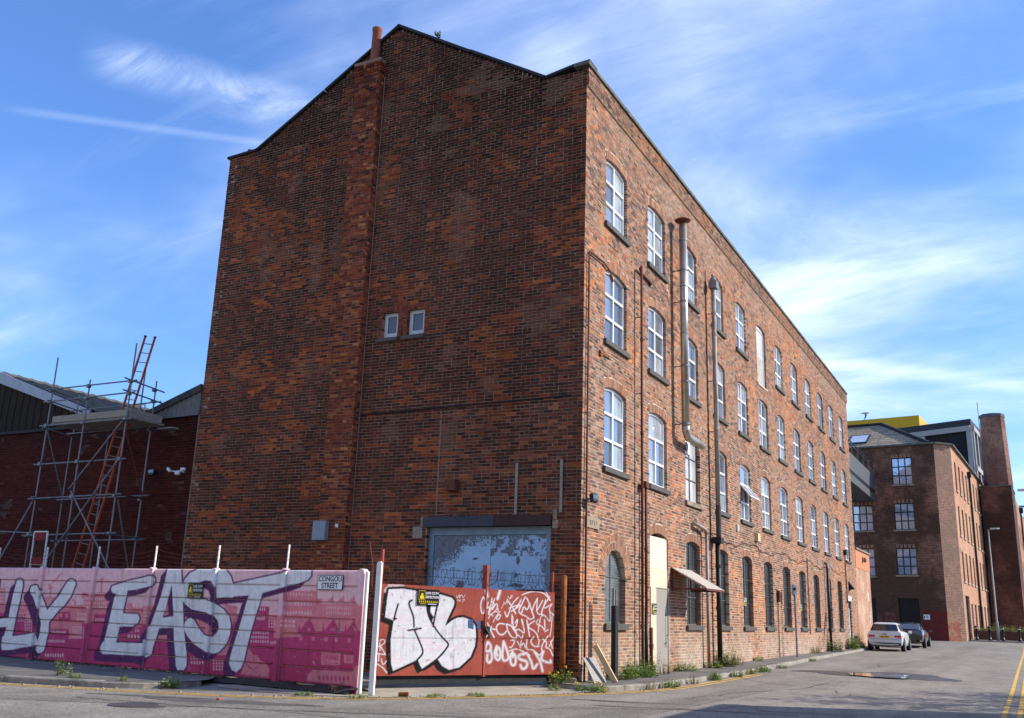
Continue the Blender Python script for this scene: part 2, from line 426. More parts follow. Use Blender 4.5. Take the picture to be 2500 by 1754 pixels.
BF = np.array([(4,5,6,7), (0,1,5,4), (1,2,6,5), (2,3,7,6), (3,0,4,7)])
def brick_verts(rows, Pm, d0=0.0, depth=0.11, proud=0.004):
    R = np.array(rows, float); n = len(R)
    a, b, za, zb = R[:, 0], R[:, 1], R[:, 2], R[:, 3]
    j = lambda s: RNG.uniform(-s, s, n)
    df = d0 + RNG.uniform(0, proud, n)
    V = np.zeros((n, 8, 3))
    us = [a, b, b, a]; zs = [za, za, zb, zb]
    for k in range(4):
        V[:, k] = Pm(us[k], zs[k], np.full(n, d0-depth))
        V[:, 4+k] = Pm(us[k]+j(0.003), zs[k]+j(0.003), df+j(0.0015))
    return V
def brick_mesh(name, V, cols):
    n = len(V)
    F = (np.arange(n)[:, None, None]*8 + BF[None]).reshape(-1, 4)
    return np_mesh(name, V.reshape(-1, 3), F, M['brick'], np.repeat(cols, 8, axis=0))
def strip_mesh(mb, strips, Pm, d):
    for a, b, za, zb in strips:
        q = [Pm(np.array([u]), np.array([z]), np.array([d]))[0] for u, z in ((a, za), (b, za), (b, zb), (a, zb))]
        mb.add(q, [(0, 1, 2, 3)])
def vouss(op, Pm, d0=0.0, depth=0.11, rings=1):
    """arch bricks over an opening"""
    out = []
    for r in range(rings):
        R0 = op.R + r*(op.ring/rings); R1 = R0 + op.ring/rings - JT
        n = max(5, int(round(2*op.th*R0/0.076)))
        for k in range(n):
            t0 = -op.th + 2*op.th*k/n + 0.005/R0; t1 = -op.th + 2*op.th*(k+1)/n - 0.005/R0
            q = [(op.c+R0*math.sin(t0), op.zc+R0*math.cos(t0)), (op.c+R0*math.sin(t1), op.zc+R0*math.cos(t1)),
                 (op.c+R1*math.sin(t1), op.zc+R1*math.cos(t1)), (op.c+R1*math.sin(t0), op.zc+R1*math.cos(t0))]
            u = np.array([p[0] for p in q]); z = np.array([p[1] for p in q]); f = random.uniform(0.0, 0.004)
            out.append(np.concatenate([Pm(u, z, np.full(4, d0-depth)), Pm(u, z, np.full(4, d0+f))]))
    return np.array(out)
def reveals(mb, op, Pm, d=-0.2):
    q = lambda u, z, dd: Pm(np.array([u]), np.array([z]), np.array([dd]))[0]
    e = 0.003
    for u in (op.a-e, op.b+e):
        mb.add([q(u, op.z0-.01, -.012), q(u, op.z0-.01, d), q(u, op.spring+.02, d), q(u, op.spring+.02, -.012)], [(0, 1, 2, 3)])
    pts = op.arc(op.R+e) if op.rise > 0 else [(op.a, op.z1+e), (op.b, op.z1+e)]
    for (u0, z0), (u1, z1) in zip(pts[:-1], pts[1:]):
        mb.add([q(u0, z0, -.012), q(u1, z1, -.012), q(u1, z1, d), q(u0, z0, d)], [(0, 1, 2, 3)])
    mb.add([q(op.a, op.z0, -.012), q(op.b, op.z0, -.012), q(op.b, op.z0, d), q(op.a, op.z0, d)], [(0, 1, 2, 3)])
    if op.ring and op.rise > 0:
        i, o = op.arc(op.R), op.arc(op.R+op.ring+.02)
        for k in range(len(i)-1):
            mb.add([q(*i[k], -.004), q(*i[k+1], -.004), q(*o[k+1], -.004), q(*o[k], -.004)], [(0, 1, 2, 3)])

def pick(cols, w, n):
    return np.array(cols)[RNG.choice(len(cols), n, p=np.array(w)/sum(w))]
def jitter(c, s=0.18):
    n = len(c); return np.clip(c*(1+RNG.uniform(-s, s, (n, 1)))*(1+RNG.uniform(-0.06, 0.06, (n, 3))), 0.004, 0.9)
def col_facade(u, z):
    n = len(u)
    c = pick([(0.245,0.128,0.082), (0.33,0.185,0.122), (0.37,0.150,0.070), (0.10,0.060,0.047), (0.25,0.175,0.128), (0.27,0.108,0.064)], [34, 28, 10, 10, 12, 11], n)
    o = fbm(u, z, 1.6, 3); hot = (o > 0.63) & (RNG.random(n) < 0.45)
    c[hot] = pick([(0.44,0.165,0.065), (0.37,0.132,0.058), (0.46,0.20,0.088)], [1, 1, 1], hot.sum())
    d = fbm(u, z, 2.3, 9); dk = (d > 0.60) & (RNG.random(n) < 0.35) & (z > 3)
    c[dk] = pick([(0.15,0.09,0.072), (0.19,0.115,0.085), (0.115,0.07,0.06)], [1, 1, 1], dk.sum())
    # washed, crumbly top storey
    w = np.clip((z-12.0)/1.3, 0, 1)*np.clip(fbm(u, z, 1.3, 21)*2.2-0.55, 0, 1)*(z < 13.45)
    c = c*(1-0.6*w[:, None]) + np.array([0.34, 0.235, 0.17])*0.6*w[:, None]
    # pale lime bloom and old render low down
    w = np.clip((1.15-z)/0.9, 0, 1)*np.clip(fbm(u, z, 1.1, 5)*2.4-0.55, 0, 1)
    c = c*(1-0.75*w[:, None]) + np.array([0.41, 0.32, 0.245])*0.75*w[:, None]
    # dirt runs under sills
    for zs in (4.40, 7.38, 10.34):
        w = np.exp(-np.clip(zs-z, 0, 9)/0.35)*(z < zs)*np.clip(1-np.abs(((u-1.95+1.5) % 3.0)-1.5)/0.85, 0, 1)*np.clip(fbm(u, z, 0.5, 31)*1.6-.3, 0, 1)
        c = c*(1-0.5*w[:, None])
    return jitter(c)
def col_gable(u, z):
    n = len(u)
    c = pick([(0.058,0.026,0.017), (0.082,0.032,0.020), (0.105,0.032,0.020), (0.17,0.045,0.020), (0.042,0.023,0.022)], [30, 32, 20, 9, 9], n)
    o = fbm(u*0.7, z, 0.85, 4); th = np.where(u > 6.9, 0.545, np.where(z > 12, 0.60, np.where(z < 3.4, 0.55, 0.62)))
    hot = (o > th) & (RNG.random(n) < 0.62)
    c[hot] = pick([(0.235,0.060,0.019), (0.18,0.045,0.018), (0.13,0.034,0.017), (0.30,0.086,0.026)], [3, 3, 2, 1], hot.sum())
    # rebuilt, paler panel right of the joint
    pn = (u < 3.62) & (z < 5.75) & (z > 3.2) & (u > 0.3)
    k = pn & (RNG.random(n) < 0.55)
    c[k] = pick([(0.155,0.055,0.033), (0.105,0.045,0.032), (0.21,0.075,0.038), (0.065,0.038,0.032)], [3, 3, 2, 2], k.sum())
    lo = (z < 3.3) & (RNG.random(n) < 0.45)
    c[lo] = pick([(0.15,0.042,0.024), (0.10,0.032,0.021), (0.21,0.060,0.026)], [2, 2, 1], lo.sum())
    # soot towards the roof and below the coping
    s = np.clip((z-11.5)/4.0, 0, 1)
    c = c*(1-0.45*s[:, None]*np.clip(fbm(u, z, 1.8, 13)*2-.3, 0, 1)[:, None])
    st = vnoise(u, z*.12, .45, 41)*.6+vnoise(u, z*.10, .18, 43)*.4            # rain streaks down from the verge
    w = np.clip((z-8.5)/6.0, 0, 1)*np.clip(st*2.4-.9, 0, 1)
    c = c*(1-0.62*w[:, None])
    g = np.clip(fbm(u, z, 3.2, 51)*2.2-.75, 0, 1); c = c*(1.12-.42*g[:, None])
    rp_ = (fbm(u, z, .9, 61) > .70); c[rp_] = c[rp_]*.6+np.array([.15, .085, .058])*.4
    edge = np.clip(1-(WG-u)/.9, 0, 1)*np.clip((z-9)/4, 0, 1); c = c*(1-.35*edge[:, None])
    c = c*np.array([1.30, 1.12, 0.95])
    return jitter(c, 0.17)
def col_stack(u, z):
    n = len(u)
    c = pick([(0.22,0.050,0.021), (0.155,0.037,0.019), (0.29,0.080,0.026), (0.075,0.026,0.019), (0.38,0.14,0.052)], [34, 30, 16, 14, 3], n)
    s = np.clip((z-11.5)/3.5, 0, 1); c = c*(1-0.6*s[:, None]*RNG.random((n, 1)))
    return jitter(c, 0.2)
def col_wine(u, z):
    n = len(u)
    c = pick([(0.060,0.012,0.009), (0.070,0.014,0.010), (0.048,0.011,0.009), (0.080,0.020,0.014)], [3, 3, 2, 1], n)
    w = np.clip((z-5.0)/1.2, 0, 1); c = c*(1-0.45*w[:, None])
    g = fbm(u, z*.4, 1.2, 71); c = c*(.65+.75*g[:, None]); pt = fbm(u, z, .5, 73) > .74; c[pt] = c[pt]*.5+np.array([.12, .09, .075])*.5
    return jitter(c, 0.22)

PF = lambda u, z, d: np.stack([d, u, z], -1)            # street front, x = 0
PG = lambda u, z, d: np.stack([-u, -d, z], -1)          # gable, y = 0
LF, WG = 37.35, 11.40
COLS = [1.25+3.0*i for i in range(12)]
ops_f = []
for i, a in enumerate(COLS):
    ops_f.append(('first', i, Opening(a, a+1.4, 4.42 if i == 2 else 4.49, 6.22 if i == 2 else 6.41, 0.0 if i == 2 else 0.10, 0.23)))
    ops_f.append(('second', i, Opening(a, a+1.4, 7.48, 9.31, 0.10)))
    ops_f.append(('top', i, Opening(a, a+1.4, 9.86 if i == 5 else 10.44, 12.22, 0.10)))
ops_f.append(('arch', 0, Opening(1.36, 2.60, 1.05, 2.68, 0.615, 0.36)))
ops_f.append(('boarded', 1, Opening(4.28, 5.66, -0.02, 3.30, 0.12)))
for i in range(2, 11):
    a = 1.25+3.0*i-0.05
    ops_f.append(('ground', i, Opening(a, a+1.3, 1.05, 3.32, 0.11)))
ops_f.append(('back', 11, Opening(34.15, 35.10, 0.02, 2.42, 0.0, 0.0)))

factory = thing('mill_building', 'four storey dark brick mill with gable end and long row of white windows', 'building')

allV, allC, allS = [], [], []          # brick geometry, colours, full stretcher flag
# street front
rows, strips = lay(0.004, LF, -0.30, 13.46, [o for _, _, o in ops_f])
R = np.array(rows); V = brick_verts(rows, PF); allV.append(V); allC.append(col_facade((R[:,0]+R[:,1])/2, (R[:,2]+R[:,3])/2)); allS.append(R[:, 4])
mb = MB(); strip_mesh(mb, strips, PF, -0.003)
for _, _, o in ops_f: reveals(mb, o, PF)
# corbelled parapet band over the street front
rows2, strips2 = lay(0.0, LF, 13.46, 13.96)
R = np.array(rows2); allV.append(brick_verts(rows2, PF, 0.055, 0.16)); allC.append(col_facade((R[:,0]+R[:,1])/2, (R[:,2]+R[:,3])/2)*0.72); allS.append(R[:, 4]*0)
strip_mesh(mb, strips2, PF, 0.052)
mb.box(-0.2, 0.050, 0.0, LF, 13.452, 13.462)
mb.build('street_wall', M['mortar_sun'], factory)
for k, i, o in ops_f:
    if o.rise > 0:
        v = vouss(o, PF, rings=2 if k == 'arch' else 1); allV.append(v)
        cc = pick([(0.27,0.14,0.09), (0.33,0.185,0.125), (0.22,0.12,0.08), (0.35,0.16,0.085)], [3, 3, 2, 2], len(v)); allC.append(jitter(cc)); allS.append(np.zeros(len(v)))
    elif o.ring:                       # flat soldier course
        rr = [(u, u+0.066, o.z1+.004, o.z1+o.ring-.01, 0) for u in np.arange(o.a-.01, o.b-.03, .0765)]
        v = brick_verts(rr, PF); allV.append(v); allC.append(col_facade(np.array([r[0] for r in rr]), np.full(len(rr), 6.0))); allS.append(np.zeros(len(v)))

# gable
APX, APZ, VLX, VLZ, EAX = 5.62, 16.62, 1.12, 13.90, 10.33
def gtop(z):
    """u intervals of the gable at height z"""
    if z <= 13.90: return [(0.004, WG)]
    f = (z-13.90)/(APZ-13.90)
    a, b = VLX+(APX-VLX)*f, EAX-(EAX-APX)*f
    return [(a, b)] if b-a > 0.1 else []
og = [('blue', Opening(0.70, 3.84, -0.25, 3.05, 0.0, 0.22)), ('w1', Opening(5.03, 5.50, 7.72, 8.42, 0.0, 0.0)), ('w2', Opening(4.25, 4.75, 7.72, 8.42, 0.0, 0.0))]
rows, strips = lay(0.004, WG, -0.30, APZ, [o for _, o in og], top=gtop, phase=1)
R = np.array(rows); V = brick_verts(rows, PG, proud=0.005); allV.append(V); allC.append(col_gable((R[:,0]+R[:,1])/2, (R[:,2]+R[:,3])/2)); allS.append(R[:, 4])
mb = MB(); strip_mesh(mb, strips, PG, -0.003)
for _, o in og: reveals(mb, o, PG)
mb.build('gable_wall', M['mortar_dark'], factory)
# red rubbed brick surround of the little windows
rr = []
for o in (og[1][1], og[2][1]):
    for k in range(10):
        z = 7.72+k*0.0755
        for (a, b) in ((o.a-.115, o.a-.006), (o.b+.006, o.b+.115)): rr.append((a, b, z+.004, z+.068, 0))
    for u in np.arange(o.a-.1, o.b+.08, .0765): rr.append((u, u+.068, 8.425, 8.53, 0))
v = brick_verts(rr, PG, 0.006, 0.12); allV.append(v); allC.append(jitter(np.tile([(0.20,0.055,0.032)], (len(v), 1)), .3)); allS.append(np.zeros(len(v)))

# flue stack on the gable
SX0, SX1, SD = 6.02, 6.84, 0.20
PS = lambda u, z, d: np.stack([-u, -SD-d, z], -1)
rows, strips = lay(SX0, SX1, -0.30, 15.30, phase=2)
R = np.array(rows); allV.append(brick_verts(rows, PS, proud=0.010)); allC.append(col_stack((R[:,0]+R[:,1])/2, (R[:,2]+R[:,3])/2)); allS.append(R[:, 4]*0)
mb = MB(); strip_mesh(mb, strips, PS, -0.003)
for sx, sg in ((SX0, 1), (SX1, -1)):
    PX = (lambda sx, sg: (lambda u, z, d: np.stack([np.full(len(u), -sx)+sg*d, -u, z], -1)))(sx, sg)
    rows, strips = lay(0.01, SD+0.004, -0.30, 15.30, phase=1)
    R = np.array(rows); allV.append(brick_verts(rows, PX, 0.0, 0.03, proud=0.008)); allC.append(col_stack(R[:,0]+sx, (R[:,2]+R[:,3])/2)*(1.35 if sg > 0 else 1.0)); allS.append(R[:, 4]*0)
    strip_mesh(mb, strips, PX, -0.003)
# stepped shoulder at the head of the stack
for k in range(4):
    z = 15.30+k*CP
    rr = [(u, min(u+.105, SX1+.02), z+.004, z+.069, 0) for u in np.arange(SX0-.03, SX1, .1175)]
    v = brick_verts(rr, PS, 0.02+0.012*k, 0.24); allV.append(v); allC.append(col_stack(np.array([r[0] for r in rr]), np.full(len(rr), 14.2))); allS.append(np.zeros(len(v)))
mb.box(-SX1-.03, -SX0+.03, -SD-.05, 0.0, 15.60, 15.68)
mb.build('flue_stack', M['mortar_dark'], factory)

# the 300 stretchers that show largest become parts; the rest is one mass of brickwork
V = np.concatenate(allV); cols = np.concatenate(allC); full = np.concatenate(allS)
p = px(V[:, 4:8].reshape(-1, 3)).reshape(-1, 4, 2)
area = 0.5*np.abs((p[:,2,0]-p[:,0,0])*(p[:,3,1]-p[:,1,1]) - (p[:,3,0]-p[:,1,0])*(p[:,2,1]-p[:,0,1]))
inside = (p[:,:,0].min(1) > 0) & (p[:,:,0].max(1) < 2500) & (p[:,:,1].max(1) < 1640) & (full > 0.5)
# not those behind the fence and the gate
cz = V[:, 4:8].mean(1)
inside &= ~((cz[:, 1] < -0.001) & (cz[:, 2] < 1.75) & (cz[:, 0] < -0.12))
area = np.where(inside, area, 0)
idx = np.argsort(-area)[:300]
keep = np.ones(len(V), bool); keep[idx] = False
bm_o = place('brickwork', brick_mesh('brickwork', V[keep], cols[keep]), factory); bm_o['kind'] = 'stuff'
for i in idx:
    ctr = V[i].mean(0)
    me = np_mesh('brick', V[i]-ctr, BF, M['brick'], np.repeat(cols[i:i+1], 8, axis=0))
    place('brick', me, factory, ctr)

# copings and verges
for k in range(31):
    y0 = -0.12+k*1.21; y1 = min(y0+1.20, LF+0.08)
    MB().box(-0.30, 0.105+random.uniform(-.006, .006), y0, y1, 13.962, 14.055+random.uniform(-.006, .006)).build('coping_stone', M['coping'], factory)
def verge(a, b, name='verge', th=0.065, m='bitumen', over=0.07):
    (u0, z0), (u1, z1) = a, b
    d = np.array([u1-u0, z1-z0]); d = d/np.linalg.norm(d); nn = np.array([-d[1], d[0]]); nn = nn if nn[1] > 0 else -nn
    q = [(u0, z0), (u1, z1), (u1+nn[0]*th, z1+nn[1]*th), (u0+nn[0]*th, z0+nn[1]*th)]
    mbx = MB(); mbx.prism([(-u, -over, z) for u, z in q], (0, 0.40+over, 0)); mbx.build(name, M[m], factory)
verge((-0.10, 14.057), (0.31, 14.035), th=0.05); verge((0.31, 14.02), (VLX+.02, 13.885)); verge((VLX-.02, 13.90), (3.30, 15.23)); verge((3.32, 15.22), (APX+.03, APZ+.03), th=0.07)
verge((APX-.03, APZ+.03), (8.0, 15.24)); verge((8.02, 15.22), (EAX+.02, 13.89)); verge((EAX, 13.89), (WG+.06, 13.84))
# body behind the fronts: roof, rear walls
mb = MB()
for (u0, z0), (u1, z1) in (((0.3, 13.75), (VLX, 13.75)), ((VLX, 13.80), (APX, APZ-.03)), ((APX, APZ-.03), (EAX, 13.80)), ((EAX, 13.75), (WG, 13.75))):
    mb.add([(-u0, 0.30, z0), (-u1, 0.30, z1), (-u1, LF-.2, z1), (-u0, LF-.2, z0)], [(0, 1, 2, 3)])
mb.build('roof', M['slate'], factory)
MB().box(-WG, -WG+.3, 0.0, LF, -0.3, 13.86).build('rear_wall', M['mortar_dark'], factory)
MB().prism([(0-.02, LF+.002, -.3), (-WG, LF+.002, -.3), (-WG, LF+.002, 13.86), (-EAX, LF+.002, 13.86), (-APX, LF+.002, APZ), (-VLX, LF+.002, 13.86), (-.02, LF+.002, 13.9)], (0, -.3, 0)).build('end_wall', M['mortar_dark'], factory)
# dark rooms behind the glass
MB().lathe([(0.140, 15.68), (0.145, 15.72), (0.132, 15.80), (0.125, 16.62), (0.140, 16.65), (0.140, 16.72), (0.11, 16.72), (0.10, 16.4)], (-6.30, -0.10, 0), 16).build('chimney_pot', M['terracotta'], factory, smooth=True)
MB().lathe([(0.055, 13.85), (0.055, 14.08), (0.065, 14.08), (0.065, 14.13)], (-10.86, 0.2, 0), 10).build('vent_pipe', M['terracotta'], factory)
mb = MB()
mb.tube([(-5.985, -.012, -.2), (-5.985, -.012, 15.2)], 0.012, 5); mb.build('mortar_fillet', M['mortar_pale'], factory)
MB().box(-3.625, -3.60, -.006, .01, 3.30, 5.74).build('wall_joint', M['mortar_pale'], factory)
MB().tube([(-5.95, -.02, 5.80), (-4.4, -.025, 5.82), (-2.2, -.02, 5.85), (-0.27, -.02, 5.87)], 0.018, 6).build('wall_cable', M['black_iron'], factory)

# ------------------------------------------------------------------ street front windows
def arc_pts(w, h, rise, n=9, inset=0.0):
    """top edge of an opening w wide and h high (crown), local y,z; inset shrinks it"""
    if rise <= 0: return [(-w/2+inset, h-inset), (w/2-inset, h-inset)]
    R = (w*w/4+rise*rise)/(2*rise); zc = h-R; Ri = R-inset; x1 = w/2-inset
    return [(-x1+2*x1*k/(n-1), zc+math.sqrt(max(Ri*Ri-(-x1+2*x1*k/(n-1))**2, 0))) for k in range(n)]
def window_meshes(w, h, rise, rows, fm, fw=0.06, bar=0.055, depth=(-0.145, -0.075), top_single=False, two=True):
    """frame mesh and pane polygons (local) for a window with the given row boundaries"""
    d0, d1 = depth
    mb = MB()
    def slab(y0, y1, z0, z1, a=d0, b=d1): mb.box(a, b, y0, y1, z0, z1)
    hs = h-rise
    e = 0.004
    slab(-w/2+e, -w/2+fw, e, hs); slab(w/2-fw, w/2-e, e, hs); slab(-w/2+fw, w/2-fw, e, fw*1.2)
    o, i = arc_pts(w, h, rise, inset=e), arc_pts(w, h, rise, inset=fw)
    o[0] = (-w/2+e, hs-.001); o[-1] = (w/2-e, hs-.001)
    if rise > 0:
        for k in range(len(o)-1):
            q = [o[k], o[k+1], i[k+1], i[k]]
            mb.prism([(d0, y, z) for y, z in q], (d1-d0, 0, 0))
    else: slab(-w/2+fw, w/2-fw, h-fw, h-e)
    zs = [fw*1.2] + rows + [h-fw]
    for z in rows: slab(-w/2+fw, w/2-fw, z-bar/2, z+bar/2, d0+.012, d1+.006)
    panes = []
    for r in range(len(zs)-1):
        za = zs[r] + (bar/2 if r else 0); zb = zs[r+1] - (bar/2 if r < len(zs)-2 else 0)
        last = r == len(zs)-2
        ys = [-w/2+fw, w/2-fw] if (top_single and last) or not two else [-w/2+fw, 0, w/2-fw]
        for c in range(len(ys)-1):
            ya = ys[c] + (bar/2 if c else 0); yb = ys[c+1] - (bar/2 if c < len(ys)-2 else 0)
            if last and rise > 0:
                t = [p for p in arc_pts(w, h, rise, 17, inset=fw) if ya < p[0] < yb]
                zz = lambda y: float(np.interp(y, [p[0] for p in i], [p[1] for p in i]))
                poly = [(ya, za), (yb, za), (yb, zz(yb))] + t[::-1] + [(ya, zz(ya))]
            else: poly = [(ya, za), (yb, za), (yb, zb), (ya, zb)]
            panes.append(poly)
        if len(ys) == 3:
            zt = zb if not (last and rise > 0) else h-fw-.005
            slab(-bar/2, bar/2, za, zt, d0+.012, d1+.004)
    fme = mb.mesh('window', fm)
    pms = []
    for p in panes:
        q = MB(); q.prism([(d0+.018, y, z) for y, z in p], (0.012, 0, 0)); pms.append(q.mesh('pane', M['glass_sky']))
    return fme, pms
def set_mat(o, m):
    o.material_slots[0].link = 'OBJECT'; o.material_slots[0].material = m
sill_me = {}
def sill_mesh(w, m, over=0.09, h=0.13, out=0.075):
    mb = MB(); mb.box(-0.10, out, -w/2-over, w/2+over, -h, 0.0)
    me = mb.mesh('sill', m)
    bm = bmesh.new(); bm.from_mesh(me); bmesh.ops.bevel(bm, geom=list(bm.edges), offset=0.008, segments=1, affect='EDGES'); bm.to_mesh(me); bm.free()
    return me
SILL = sill_mesh(1.4, M['stone']); SILL_G = sill_mesh(1.3, M['stone']); SILL_S = sill_mesh(1.4, M['sandstone'])
W_FULL = window_meshes(1.4, 1.92, 0.10, [0.66, 1.28], M['upvc'])
W_SING = window_meshes(1.4, 1.92, 0.10, [0.62, 1.24], M['upvc'], top_single=True)
W_UP = window_meshes(1.4, 1.83, 0.10, [0.62, 1.20], M['upvc'])
W_TOP = window_meshes(1.4, 1.78, 0.10, [0.60, 1.17], M['upvc'])
W_TOP2 = window_meshes(1.4, 1.78, 0.10, [1.12], M['upvc'])
W_GR = window_meshes(1.3, 2.27, 0.11, [0.75, 1.50], M['oldframe'], fw=0.045, bar=0.03, depth=(-0.17, -0.12))
def put_window(kit, y, z, seed, sill, dark=0.30, tint=None, open_pane=None, lab=None):
    fme, pms = kit
    wd = place('window', fme, factory, (0, y, z))
    rr = random.Random(seed)
    for k, pm in enumerate(pms):
        if open_pane is not None and k in open_pane: continue
        pn = place('pane', pm, wd, (0, y, z))
        if tint: set_mat(pn, tint)
        else:
            t = rr.random(); set_mat(pn, M['glass_dark'] if t < dark else (M['glass_blind'] if t < dark+0.34 else M['glass_sky']))
    if sill is not None: place('sill', sill, wd, (0, y, z-0.002))
    return wd
for k, i, o in ops_f:
    y, z = o.c, o.z0
    if k == 'first' and i != 2:
        kit = W_SING if i in (1, 3, 4, 5, 6, 7, 8) else W_FULL
        wd = put_window(kit, y, z, 100+i, SILL, open_pane=(2, 3) if i == 4 else None)
        if i == 4:                      # top-hung sash swung open
            q = MB(); a = math.radians(38); c, s = math.cos(a), math.sin(a)
            H = z+1.21
            def pt(v, dd): return (-0.07+s*v+c*dd, H-c*v+s*dd)
            for (y0, y1, v0, v1) in ((-.64, -.58, 0, .60), (.58, .64, 0, .60), (-.58, .58, 0, .06), (-.58, .58, .54, .60), (-.03, .03, .06, .54)):
                p1, p2, p3, p4 = pt(v0, 0), pt(v1, 0), pt(v1, .04), pt(v0, .04)
                q.prism([(p1[0], y+y0, p1[1]), (p2[0], y+y0, p2[1]), (p3[0], y+y0, p3[1]), (p4[0], y+y0, p4[1])], (0, y1-y0, 0))
            q.build('open_sash', M['upvc'], wd)
            for y0, y1 in ((-.58, -.03), (.03, .58)):
                q = MB(); p1, p2, p3, p4 = pt(.06, .012), pt(.54, .012), pt(.54, .022), pt(.06, .022)
                q.prism([(p1[0], y+y0, p1[1]), (p2[0], y+y0, p2[1]), (p3[0], y+y0, p3[1]), (p4[0], y+y0, p4[1])], (0, y1-y0, 0)); q.build('pane', M['glass_blind'], wd)
            MB().box(-.16, -.152, y-.64, y+.64, z+.64, z+1.22).build('dark_opening', M['black_plastic'], wd)
    elif k == 'second': put_window(W_UP, y, z, 200+i, SILL)
    elif k == 'top' and i != 5: put_window(W_TOP2 if i in (9, 10, 11) else W_TOP, y, z, 300+i, SILL, dark=0.2)
    elif k == 'ground': put_window(W_GR, y, z, 400+i, SILL_G, tint=M['glass_old'])
# old metal window behind the elbow of the flue
o = ops_f[[j for j, q in enumerate(ops_f) if q[0] == 'first' and q[1] == 2][0]][2]
W_OLD = window_meshes(1.4, o.z1-o.z0, 0.0, [0.66, 1.28], M['oldframe'], fw=0.04, bar=0.025, depth=(-0.15, -0.10))
wd = put_window(W_OLD, o.c, o.z0, 9, SILL_S, tint=M['glass_pale'])
q = MB(); q.box(-.098, -.085, o.a+.05, o.a+.72, o.z1-.42, o.z1-.06); q.build('vent_board', M['white_plastic'], wd)
q = MB(); q.lathe([(0.13, -.084), (0.13, -.06), (0.10, -.06)], (0, o.a+.36, o.z1-.22), 14, 'x'); q.build('vent_hole', M['black_plastic'], wd)
# arched window near the corner
o = [q for q in ops_f if q[0] == 'arch'][0][2]
W_AR = window_meshes(o.w, o.z1-o.z0, o.rise, [0.52, 1.02], M['galv'], fw=0.04, bar=0.025, depth=(-0.17, -0.12))
wd = put_window(W_AR, o.c, o.z0, 8, sill_mesh(o.w, M['stone'], over=0.06, h=0.14, out=0.07), tint=M['glass_arch'])
q = MB()
for k in range(28): q.bar((-.112, o.a+.03, o.z0+.03+k*.058), (-.112, o.b-.03, o.z0+.03+k*.058), .004)
for k in range(22): q.bar((-.110, o.a+.03+k*.056, o.z0+.03), (-.110, o.a+.03+k*.056, o.z0+o.z1-o.z0-.3-abs(k-10.5)*.02), .004)
q.build('wire_guard', M['galv'], wd)
# wire guards on the ground floor windows
mbg = MB()
for k in range(13): mbg.bar((-.10, -.63+k*.105, .03), (-.10, -.63+k*.105, 2.14), .006)
for k in range(20): mbg.bar((-.102, -.63, .05+k*.108), (-.102, .63, .05+k*.108), .006)
guard = mbg.mesh('wire_guard', M['black_iron'])
for k, i, o in ops_f:
    if k == 'ground': place('wire_guard', guard, factory, (0, o.c, o.z0))

# loading door high on the front
o = [q for q in ops_f if q[0] == 'top' and q[1] == 5][0][2]
ld = MB(); ld.box(-.15, -.07, o.a+.004, o.a+.07, o.z0, o.spring); ld.box(-.15, -.07, o.b-.07, o.b-.004, o.z0, o.spring)
ld.box(-.15, -.07, o.a+.07, o.b-.07, o.spring-.03, o.z1-.01)
ldo = ld.build('loading_door', M['upvc'], factory)
MB().box(-.13, -.10, o.a+.07, o.b-.07, o.z0+1.18, o.spring-.03).build('upper_board', mat('grimy white board', (.46, .45, .42), var=.2, scale=4), ldo)
MB().box(-.13, -.09, o.a+.07, o.b-.07, o.z0+.02, o.z0+1.175).build('lower_board', mat('pale grey board', (.38, .355, .31), var=.25, scale=5), ldo)
MB().box(-.2, .03, o.a, o.b, o.z0-.05, o.z0).build('threshold', M['upvc_dirty'], ldo)

# boarded doorway with the grey steel door
dz = zr(5)+.10
bd = MB(); bd.box(-.06, -.02, 4.285, 5.655, 1.955, 2.40); bdo = bd.build('boarding', M['ply'], factory)
MB().box(-.07, -.03, 4.285, 5.655, 2.405, 3.20).build('upper_board', mat('bleached cream board', (.66, .58, .44), var=.15, stretch=(1, 6, 1)), bdo)
MB().box(-.06, .02, 4.285, 4.68, dz, 1.95).build('side_board', mat('cream door surround', (.60, .51, .37), var=.12), bdo)
dr = MB(); dr.box(-.05, .012, 4.69, 5.55, dz+.02, 1.93); dro = dr.build('door', M['door_grey'], factory)
fr = MB(); fr.box(-.06, .03, 5.555, 5.65, dz, 1.95); fr.box(-.06, .028, 4.684, 5.553, 1.932, 1.953); fr.build('door_frame', mat('taupe frame', (.34, .28, .22)), dro)
hd = MB(); hd.tube([(.012, 5.42, .78), (.07, 5.42, .80), (.07, 5.42, 1.28), (.012, 5.42, 1.30)], .012, 6); hd.tube([(.012, 5.40, .62), (.06, 5.40, .62), (.06, 5.30, .62)], .012, 6)
hd.build('handle', M['galv'], dro)
MB().box(.012, .02, 5.385, 5.425, .50, .74).build('lock_plate', M['galv'], dro)
MB().box(-.05, .14, 4.25, 5.72, dz-.12, dz).build('step', M['sandstone'], dro)

# chipboard hood beside the doorway
hood = MB(); zt, zb = 2.50, 1.98; ya, yb = 5.86, 7.55; xo = 0.95
hood.obox(((0.03+xo)/2, (ya+yb)/2, (zt+zb)/2), np.array([xo-.03, 0, zb-zt])/2, (0, (yb-ya)/2, 0), np.array([.52, 0, .92])*.012)
ho = hood.build('hood', M['osb'], factory)
q = MB()
for y in (ya+.03, yb-.03):
    q.bar((0.02, y, zb-.02), (xo, y, zb-.02), .05); q.bar((.03, y, zb), (.03, y, zt), .05); q.bar((.05, y, zt-.03), (xo-.02, y, zb+.01), .05)
q.bar((xo-.02, ya, zb-.02), (xo-.02, yb, zb-.02), .05)
q.build('hood_frame', M['rust'], ho)

